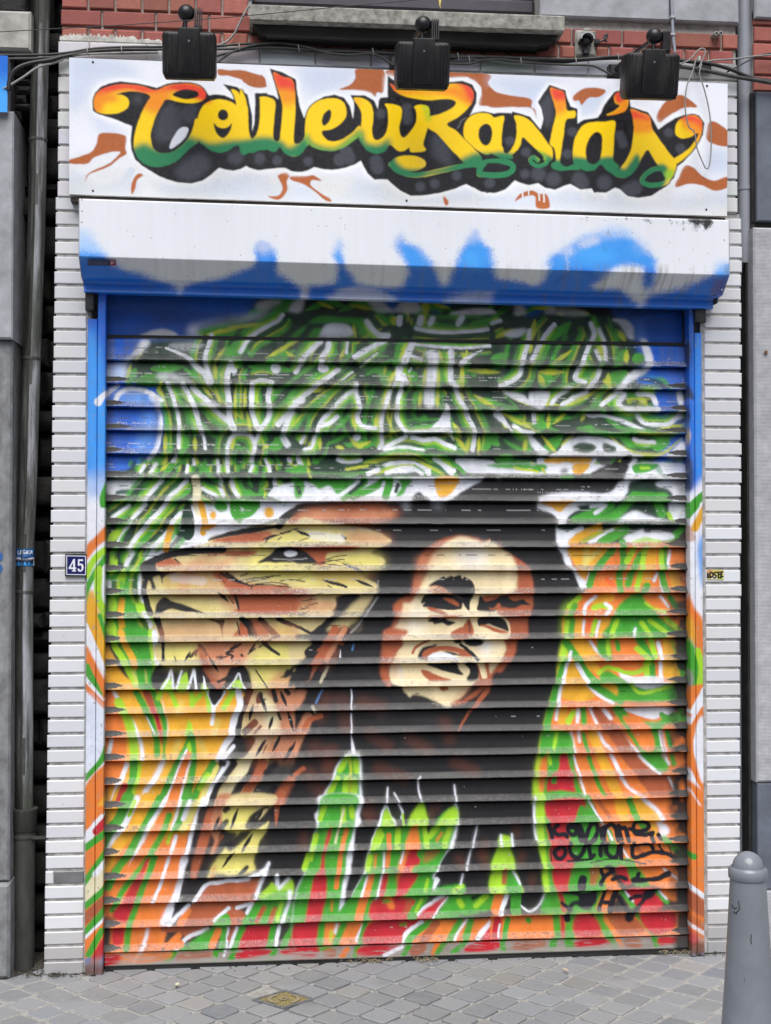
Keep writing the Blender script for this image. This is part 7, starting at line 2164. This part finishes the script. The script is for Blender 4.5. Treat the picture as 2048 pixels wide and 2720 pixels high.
for i_, (p, lb) in enumerate((((1894, 95), 'left of two short pale pipe stubs sticking out of brick'), ((1906, 94), 'right of two short pale pipe stubs sticking out of brick'))):
    st = thing('pipe_stub', lb, 'pipe', at(*p, -.02), 'pale pipe stubs in the brick')
    q = at(*p, -.02)
    m = MB(); m.tube([q + (0, .03, 0), q + (.002, -.035, -.002)], .0085, 12, smooth=False); m.build('pipe', M_palestone, st, 40)
    m = MB(); m.ball(q + (.002, -.0345, -.002), .0062, 10, (1, .2, 1)); m.build('bore', M_dark, st, 40)
rbn = MB(); q = at(1168, 6, -.152)
rbn.add([(q[0] - .004, -.153, q[2] + .01), (q[0] + .006, -.154, q[2] + .009), (q[0] + .002, -.157, q[2] - .012), (q[0] + .005, -.155, q[2] - .026), (q[0] - .002, -.156, q[2] - .016)], [(0, 1, 2), (0, 2, 4), (2, 3, 4)])
rbn.add([(q[0] - .004, -.151, q[2] + .01), (q[0] + .006, -.152, q[2] + .009), (q[0] + .002, -.155, q[2] - .012)], [(2, 1, 0)])
tag(rbn.build('ribbon', M_ribbon), 'scrap of yellow ribbon hanging over the edge of the window sill', 'ribbon')

# ================================================================ cables
def P3(pts, Y): return [at(x, y, Y if not hasattr(Y, '__len__') else Y[i]) for i, (x, y) in enumerate(pts)]
def cable(label, pts, Y, r, mat, name='cable', group=None):
    m = MB(); m.tube(P3(pts, Y), r, 8)
    return tag(m.build(name, mat, smooth=60), label, 'cable', group)
cbd = thing('cable_bundle', 'bundle of grey cables strung along the tiles between sign and brick', 'cables', at(1100, 140, -.06))
for pts, Y, r, mt in (
    ([(-30, 146), (90, 146), (170, 141), (250, 129), (330, 125), (430, 124), (575, 122), (640, 117), (700, 117), (790, 124), (850, 130), (930, 133), (1050, 136)], -.055, .0050, M_cable),
    ([(-30, 157), (100, 155), (180, 147), (240, 136), (330, 131), (430, 131), (600, 130), (700, 125), (800, 134), (930, 142), (1060, 143), (1200, 148), (1300, 155), (1400, 161), (1520, 160), (1640, 152)], -.060, .0055, M_cable),
    ([(575, 168), (610, 142), (660, 123), (730, 114), (800, 122), (870, 140), (930, 146), (980, 142), (1010, 150), (1040, 170)], -.070, .0050, M_cable),
    ([(560, 152), (640, 133), (720, 127), (800, 131), (880, 136), (1000, 140), (1100, 145), (1200, 152), (1320, 152), (1450, 158), (1560, 156), (1640, 150), (1800, 158)], -.064, .0055, M_cable),
    ([(1150, 165), (1240, 170), (1280, 160), (1330, 158), (1400, 166), (1500, 172), (1570, 174), (1600, 186), (1625, 200)], -.070, .0048, M_cable),
    ([(1180, 158), (1260, 152), (1380, 164), (1480, 167), (1560, 160), (1640, 156), (1760, 155)], -.052, .0042, M_cablek),
    ([(420, 139), (330, 140), (250, 143), (190, 147), (150, 165), (100, 179), (60, 206), (10, 236)], [-.06, -.06, -.06, -.06, -.07, -.09, -.10, -.10], .0046, M_wire)):
    m = MB(); m.tube(P3(pts, Y), r, 8); m.build('cable', mt, cbd, 60)
for x, y in ((233, 138), (324, 136), (636, 128), (793, 130), (990, 140), (1216, 152), (1245, 160), (1382, 164), (1528, 164), (1640, 154)):
    q = at(x, y, -.06); m = MB(); m.tube([q + (-.002, -.012, .014), q + (0, -.016, 0), q + (.002, -.012, -.014)], .0022, 6); m.build('cable_tie', M_wire, cbd, 60)
cable('thick black hose bending down to the left edge beside the old drainpipe', [(420, 137), (330, 139), (240, 140), (180, 148), (130, 160), (80, 168), (45, 182), (28, 205), (22, 240)], [-.05, -.05, -.05, -.06, -.08, -.09, -.1, -.1, -.1], .0085, M_cablek, 'hose')
cable('upper of two thick black cables running right over the grey downpipe', [(1790, 158), (1830, 164), (1880, 168), (1940, 184), (2000, 208), (2080, 219)], -.06, .0078, M_cablek, group='black cables crossing the grey downpipe')
cable('lower of two thick black cables running right over the grey downpipe', [(1790, 175), (1850, 183), (1900, 193), (1960, 205), (2020, 215), (2080, 226)], -.07, .0085, M_cable, group='black cables crossing the grey downpipe')
cable('thin grey wire rising to the right edge from the loop beside the floodlight', [(1864, 166), (1900, 160), (1950, 157), (2000, 150), (2080, 143)], -.05, .0038, M_wire, 'wire')
cable('thin black wire climbing from the cables to the brick at the right edge', [(1930, 192), (1960, 176), (1990, 160), (2020, 146), (2080, 138)], -.05, .0028, M_cablek, 'wire')
cable('pale wire bent in a hoop above the right end of the sign', [(1800, 172), (1830, 160), (1848, 140), (1862, 129), (1873, 133), (1870, 150), (1862, 168), (1856, 180)], -.08, .0032, M_wire, 'wire')
cable('long pale wire loop dangling in front of the right end of the sign', [(1848, 160), (1838, 196), (1824, 230), (1820, 285), (1829, 335), (1844, 350), (1852, 395), (1866, 430), (1875, 447), (1884, 440), (1889, 390), (1887, 320), (1880, 275), (1870, 235), (1858, 196), (1864, 170)], -.13, .0028, M_wire, 'wire')
cable('pale cable curving down the brick from the left end of the window sill', [(668, 8), (655, 25), (636, 62), (622, 90), (600, 112), (575, 121)], -.035, .0045, M_wire, 'cable')
cable('thin overhead wire sloping up past the left floodlight to the window', [(-60, 88), (150, 76), (330, 66), (640, 43), (900, 18), (1100, 0), (1300, -25)], -.55, .0016, M_cablek, 'wire')
cdt = thing('conduit', 'thin grey conduit running down the pale stone band to the cables', 'conduit', at(1786, 60, -.05))
m = MB(); m.tube(P3([(1782, -120), (1785, 20), (1788, 92), (1793, 140)], -.042), .0065, 8); m.build('pipe', M_pvc, cdt, 60)
for y in (46, 92):
    q = at(1787, y, -.045); m = MB(); m.box(q[0] - .011, q[0] + .011, -.052, -.012, q[2] - .005, q[2] + .005, .002); m.build('clip', M_alu, cdt)
jb = thing('junction_box', 'small black cable clamp with a pale tab above the sign right end', 'box', at(1872, 176, -.05))
m = MB(); q = at(1872, 178, -.05); m.box(q[0] - .035, q[0] + .025, -.06, -.012, q[2] - .014, q[2] + .012, .004); m.build('clamp', M_black, jb)
m = MB(); q = at(1857, 158, -.05); m.box(q[0] - .005, q[0] + .005, -.058, -.012, q[2] - .02, q[2] + .012, .002); m.build('tab', M_white, jb)

# ================================================================ drainpipes
dp = thing('drainpipe', 'old stained zinc drainpipe with cast iron foot in the dark gap left', 'drainpipe', (-0.32, .06, 0))
YD = 0.06
R0 = .0335
axis = [(112, -250), (110, 0), (101, 370), (97, 600), (85, 950), (74, 1300), (68, 1440), (66, 1520), (64.5, 1700), (64.5, 2150)]
A3 = P3(axis, YD)
m = MB(); m.tube(A3, R0, 24, smooth=True)
A3d = catmull(A3, False, 5)
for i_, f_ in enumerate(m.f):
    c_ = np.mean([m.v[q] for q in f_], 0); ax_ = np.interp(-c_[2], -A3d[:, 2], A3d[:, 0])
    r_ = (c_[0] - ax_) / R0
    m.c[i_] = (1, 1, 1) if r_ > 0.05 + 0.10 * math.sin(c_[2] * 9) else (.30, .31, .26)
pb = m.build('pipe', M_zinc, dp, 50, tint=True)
def axis_at(y):
    for (xa, ya), (xb, yb) in zip(axis, axis[1:]):
        if ya <= y <= yb: return at(xa + (xb - xa) * (y - ya) / (yb - ya), y, YD)
m = MB(); m.tube([p + (-.006, -R0 - .0005, 0) for p in A3], .0028, 6); m.build('seam', M_iron, pb, 60)
for y in (372, 952, 1571):
    q = axis_at(y); m = MB(); m.lathe([(R0 - .001, -.007), (R0 + .0022, -.006), (R0 + .003, -.001), (R0 + .0035, .003), (R0 - .001, .006)], q, 24); m.cur = (.5, .5, .45); m.c = [m.cur] * len(m.f); m.build('joint_ring', M_zinc, dp, 50, tint=True)
q = at(63, 2560, YD); zc0 = at(63, 2148, YD)[2]
m = MB(); m.lathe([(.040, 0.0), (.040, zc0 - .085), (.046, zc0 - .080), (.047, zc0 - .012), (.050, zc0 - .006), (.050, zc0 + .002), (R0 + .001, zc0 + .003)], (q[0], YD, 0), 28)
m.build('cast_iron_foot', M_iron, dp, 50)
m = MB(); m.lathe([(.0412, zc0 - .112), (.043, zc0 - .109), (.043, zc0 - .1), (.0412, zc0 - .097)], (q[0], YD, 0), 24); zc_ = zc0 - .105
m.box(q[0] + .03, q[0] + .085, YD - .03, YD - .026, zc_ - .006, zc_ + .006); m.build('pipe_clamp', M_iron, dp, 50)
dr = thing('downpipe', 'smooth grey painted downpipe at the right end of the shop front', 'drainpipe', (2.55, .05, 0))
YR = 0.045
xr_ = at(1977, 300, YR)[0]
m = MB(); m.tube([(xr_, YR, 5.2), (xr_, YR, 2.98), (xr_ - .004, YR + .03, 2.80), (xr_ - .006, YR + .09, 2.55), (xr_ - .006, YR + .10, 1.5), (xr_ - .006, YR + .10, 0.0)], .0300, 20); pr_ = m.build('pipe', M_pvc, dr, 50)
for zz in (3.52, 3.06):
    m = MB(); m.lathe([(.0295, -.008), (.0335, -.007), (.0335, .007), (.0295, .008)], (xr_ + .001, YR, zz), 24); m.build('collar', M_pvc, dr, 50)

# ================================================================ number plate, stickers
hn = thing('house_number', 'blue enamel house number plate with white 45 on the left tiles', 'number plate', at(202, 1501, -.035))
cv = Canvas(0, 0, 228, 232, (20, 22, 30))
cv.run("""@ 0 0 1
P H 1 8,8 220,8 220,224 8,224
P W 1 9,10 219,10 219,222 9,222
P H 1 17,18 211,18 211,214 17,214
P W 1.2 84,48 102,48 102,140 114,140 114,158 102,158 102,172 112,172 112,184 70,184 70,172 82,172 82,158 36,158 36,142 60,100
P H 1 82,140 82,86 56,140
P W 1.2 134,50 188,50 188,68 150,68 148,100 164,96 186,104 194,134 188,166 164,186 138,182 128,160 140,148 150,158 152,168 162,170 172,156 173,132 166,116 152,114 146,122 132,120
E k 1 20,116 8,8
E k 1 208,116 8,8
S k 2 6 60,190 110,200
""".replace('P H 1', 'P j 1') )
cs = [at(174, 1473, -.042), at(230.5, 1474, -.042), at(230.5, 1530, -.042), at(174, 1529, -.042)]
pl_ = printed('plate', cv, cs, M_enamel, hn, 114, 116)
m = MB(); m.box(cs[0][0] - .0012, cs[1][0] + .0012, -.0412, -.031, cs[2][2] - .0012, cs[0][2] + .0012); m.build('plate_rim', M_dark, hn)
st = Canvas(0, 0, 200, 190, (26, 92, 150))
st.run("""@ 0 0 1
P j%0.6 2 0,70 200,70 200,100 0,100
M W 1 7 50,20 50,56 66,56|76,20 76,56|108,22 92,22 92,38 108,40 108,54 90,54|120,20 120,56|140,20 122,38 140,56|148,56 158,20 168,56|152,44 164,44
M u%0.8 1 4 36,78 168,78
M u%0.5 1 5 30,84 44,84|52,84 80,84|90,84 120,84|128,84 160,84
F W%0.8 2 0,100 60,96 110,112 150,100 200,98 200,112 130,128 60,124 0,116
F K%0.8 3 0,120 200,116 200,150 140,160 60,150 0,166
M s 2 9 60,150 60,176|84,150 84,176|110,150 110,176 124,176|140,150 140,176
F W 2 180,120 200,120 200,190 176,190 190,150
F W 2 0,150 20,160 30,190 0,190""")
q0 = axis_at(1457); q1 = axis_at(1503)
nx, ny = 60, 50
ang = np.linspace(math.radians(-86), math.radians(86), nx)
Pm = np.zeros((ny, nx, 3))
for i in range(ny):
    f = i / (ny - 1); c = q0 * (1 - f) + q1 * f
    wob = 0.0006 * np.sin(ang * 5 + i * .3)
    Pm[i, :, 0] = c[0] + (R0 + .0016 + wob) * np.sin(ang); Pm[i, :, 1] = c[1] - (R0 + .0016 + wob) * np.cos(ang); Pm[i, :, 2] = c[2]
uu, vv = np.meshgrid(np.linspace(0, 199, nx), np.linspace(0, 189, ny))
tag(grid('sticker', Pm, sample(st, uu, vv), M_print), 'torn blue sticker reading LISKA wrapped round the old drainpipe', 'sticker')
og = Canvas(0, 0, 176, 104, (206, 190, 96))
og.run("""@ 0 0 1
F P%0.7 8 0,0 60,0 50,50 0,60
F L%0.5 8 120,60 176,60 176,104 100,104
F W%0.5 8 60,60 110,70 100,104 40,104
M K 1.5 17 10,50 18,80 40,84|36,30 30,56 40,74 60,70 62,40 40,28|104,28 80,30 74,52 94,58 90,82 70,86|120,22 118,86|152,22 146,86|118,54 156,48|128,30 168,20|10,40 6,84|124,84 168,70""")
cs = [at(1878, 1513, -.0335), at(1922, 1514, -.0335), at(1922, 1539.5, -.0335), at(1878, 1539, -.0335)]
tag(printed('sticker', og, cs, M_print, None, 90, 54), 'small yellow and pink sticker with black OSH tag on the right tiles', 'sticker')
bs = thing('illuminated_sign', 'edge of a bright blue sign box on the neighbouring house at far left', 'sign', at(5, 220, -.09))
bcv = Canvas(0, 0, 20, 150, (30, 110, 215)); bcv.run("@ 0 0 1\nP s 24 -20,70 40,70 40,190 -20,190")
xe = at(20, 220, -.10)[0]; z1_, z0_ = at(20, 148, -.10)[2], at(20, 298, -.10)[2]
printed('face', bcv, [(-1.2, -.10, z1_), (xe, -.10, z1_), (xe, -.10, z0_), (-1.2, -.10, z0_)], M_signp, bs, 40, 60)
m = MB(); m.box(-1.2, xe - .0005, -.0992, -.03, z0_ + .0005, z1_ - .0005); m.build('case', M_pvc, bs)
for (ya, yb, lb, wob) in ((1468, 1490, 'upper scrap of torn blue sticker on the left pilaster', .004), (1500, 1522, 'lower scrap of torn blue sticker on the left pilaster', .007)):
    m = MB(); a, b = at(-25, ya, -.0475), at(7, yb, -.0475)
    m.prism([(a[0], b[2]), (b[0] - wob, b[2]), (b[0], (a[2] + b[2]) / 2), (b[0] - wob * .6, a[2]), (a[0], a[2])], -.0470, -.0458)
    tag(m.build('sticker', simple('blue_sticker', (.03, .13, .38), .4, .2, 40) if ya < 1480 else bpy.data.materials['blue_sticker']), lb, 'sticker', 'blue sticker scraps')

# ================================================================ bollard
HB = .90
tB = (CAM[2] - HB) * F / (2260 - 1398.3)
cB = CAM + (fw * F + rt * (1986.5 - PW / 2) + up * (PH / 2 + SH - 2262)) * (tB / F)
s1 = tB / F
rc, rs = 50 * s1, 46.8 * s1
bo_ = thing('bollard', 'grey painted steel bollard with domed cap standing on the pavement', 'bollard', (cB[0], cB[1], 0))
zz_ = lambda y: HB - (y - 2260) * s1
m = MB()
rdome = 41 * s1
dome = [(rdome * math.cos(a), zz_(2303) + (HB - zz_(2303)) * math.sin(a)) for a in np.linspace(0, math.pi / 2 * .985, 14)]
m.lathe([(rs - .001, zz_(2332)), (rc - .001, zz_(2331)), (rc + .001, zz_(2327)), (rc + .0012, zz_(2308)), (rc - .002, zz_(2302)), (rdome + .003, zz_(2299))] + dome, (cB[0], cB[1], 0), 56)
m.build('cap', M_boll, bo_, 40)
m = MB(); m.lathe([(rs + .052, -.02), (rs + .050, .02), (rs + .022, zz_(2718)), (rs + .014, zz_(2600)), (rs + .0065, zz_(2460)), (rs, zz_(2331.5))], (cB[0], cB[1], 0), 56)
m.build('shaft', M_boll, bo_, 40)
def bscratch(mb, lst):
    view = math.atan2(cB[0] - CAM[0], cB[1] - CAM[1])
    for sc in lst:
        pts = []
        for x, y in sc:
            zc1 = zz_(y); dx_ = (x - 1986.5) * s1; rad = np.interp(zc1, [zz_(2718), zz_(2331)], [rs + .022, rs]) + .0004
            a_ = math.asin(max(-.95, min(.95, dx_ / rad))) - view
            pts.append((cB[0] + rad * math.sin(a_), cB[1] - rad * math.cos(a_), zc1))
        mb.tube(pts, .0009, 5)
    mb.build('scratch', M_dark, bo_)
bscratch(MB(), ([(1944, 2395), (1951, 2402), (1958, 2398)], [(1956, 2412), (1964, 2400), (1962, 2380)], [(1948, 2412), (1958, 2414)]))
bscratch(MB(), ([(1994, 2462), (1993, 2478), (1995, 2486)],))

# ================================================================ drain cover and litter
dcv = thing('drain_cover', 'square brass coloured drain cover with grey rim set among the setts', 'drain cover', cover_c)
K4 = [gnd(669, 2657, .004), gnd(758, 2631, .004), gnd(838, 2655, .004), gnd(752, 2681, .004)]
cc = sum(K4) / 4
def ring4(mb, s0, s1_, z0, z1):
    o = [cc + (p - cc) * s0 for p in K4]; i_ = [cc + (p - cc) * s1_ for p in K4]
    vs = [(p[0], p[1], z1) for p in o] + [(p[0], p[1], z1) for p in i_] + [(p[0], p[1], z0) for p in o] + [(p[0], p[1], z0) for p in i_]
    fs = []
    for k in range(4):
        k2 = (k + 1) % 4
        fs += [(k, k2, 4 + k2, 4 + k), (8 + k2, 8 + k, 12 + k, 12 + k2), (8 + k, 8 + k2, k2, k), (4 + k, 4 + k2, 12 + k2, 12 + k)]
    mb.add(vs, fs)
m = MB(); ring4(m, 1.0, .84, -.04, .008); m.build('frame', M_steel, dcv)
m = MB(); vs = [(cc + (p - cc) * .83) for p in K4]; m.add([(p[0], p[1], .0055) for p in vs] + [(p[0], p[1], -.03) for p in vs], [(3, 2, 1, 0), (0, 1, 5, 4), (1, 2, 6, 5), (2, 3, 7, 6), (3, 0, 4, 7)]); m.build('lid', M_brass, dcv)
m = MB()
def arc(r, a0, a1, wd):
    n_ = 12; vs = []
    for k in range(n_ + 1):
        a = math.radians(a0 + (a1 - a0) * k / n_)
        for q in (r - wd, r + wd): vs.append((cc[0] + q * math.cos(a) * 1.15, cc[1] + q * math.sin(a), .0085))
    m.add(vs, [(2 * k, 2 * k + 1, 2 * k + 3, 2 * k + 2) for k in range(n_)])
arc(.045, -60, 60, .006); arc(.045, 120, 240, .006); arc(.012, 0, 350, .004)
m.build('raised_mark', M_straw, dcv)
def butt(px, py, ang, label, L=.024, r=.004, mat=None):
    p = gnd(px, py, .012); m = MB(); d = np.array([math.cos(ang), math.sin(ang), 0.05]) * L / 2
    m.tube([p - d, p + d], r, 9, smooth=False)
    return tag(m.build('cigarette_butt', mat or M_butt, smooth=50), label, 'cigarette butt')
butt(1503, 2576, 2.2, 'tan cigarette butt on the setts in front of the right shutter end')
butt(470, 2615, .5, 'pale squashed stub on the setts below the left end of the shutter', .014, .0055, simple('pale_stub', (.66, .62, .44), .8, .2, 90))
butt(1908, 2522, 1.2, 'white cigarette end on the dirt at the foot of the right tiles', .018, .004, M_white)
def tuft(px, py, n_, sp, label, seed):
    rg = random.Random(seed); m = MB(); c = gnd(px, py, 0)
    for _ in range(n_):
        a = rg.uniform(0, 6.28); x, y = c[0] + rg.gauss(0, sp), c[1] + rg.gauss(0, .010)
        L = rg.uniform(.012, .04); b = (x + math.cos(a) * L, y + math.sin(a) * L * .5, rg.uniform(.004, .016))
        m.tube([(x, y, .002), ((x + b[0]) / 2, (y + b[1]) / 2, b[2] + .004), b], .0009, 4, False)
    return tag(m.build('dry_grass', M_straw), label, None, None, 'stuff')
tuft(979, 2558, 46, .035, 'dry grass wisps caught under the shutter', 1)
tuft(1125, 2556, 30, .03, 'dry grass wisps under the middle of the shutter', 2)
tuft(1790, 2535, 26, .03, 'dry wisps at the foot of the right guide rail', 3)
dm = MB(); rg = random.Random(9)
for _ in range(420):
    x = rg.choice((rg.uniform(-.34, -.02), rg.uniform(-.34, -.14), rg.uniform(2.30, 2.56), rg.uniform(.4, 2.2)))
    y = -abs(rg.gauss(.035, .02)) if x > .3 and x < 2.25 else rg.uniform(-.06, .12) if (x < -.2 or x > 2.46) else -abs(rg.gauss(.045, .015))
    s = rg.uniform(.002, .009) * (0.6 if .3 < x < 2.25 else 1)
    vs = [(x + rg.uniform(-s, s), y + rg.uniform(-s, s), rg.uniform(0, s * 1.2) + .002) for _ in range(5)]
    dm.add(vs, [(0, 1, 2), (0, 2, 3), (0, 3, 4), (1, 2, 4), (0, 1, 4)])
tag(dm.build('grit', M_soil), 'grit and crumbs of dirt along the foot of the wall', None, None, 'stuff')
sm = MB()
for (xa, xb, ya, yb) in ((-.42, -.21, -.055, .2), (2.47, 2.62, -.06, .2)):
    nx_, ny_ = 16, 14
    vs = [(xa + (xb - xa) * i / (nx_ - 1), ya + (yb - ya) * j / (ny_ - 1), -.008 + .030 * (j / ny_) * rg.random() + .012 * j / ny_) for j in range(ny_) for i in range(nx_)]
    sm.add(vs, [(j * nx_ + i, j * nx_ + i + 1, (j + 1) * nx_ + i + 1, (j + 1) * nx_ + i) for j in range(ny_ - 1) for i in range(nx_ - 1)])
tag(sm.build('soil', M_soil, smooth=60), 'dark soil drifted into the gaps beside the wall', None, None, 'stuff')
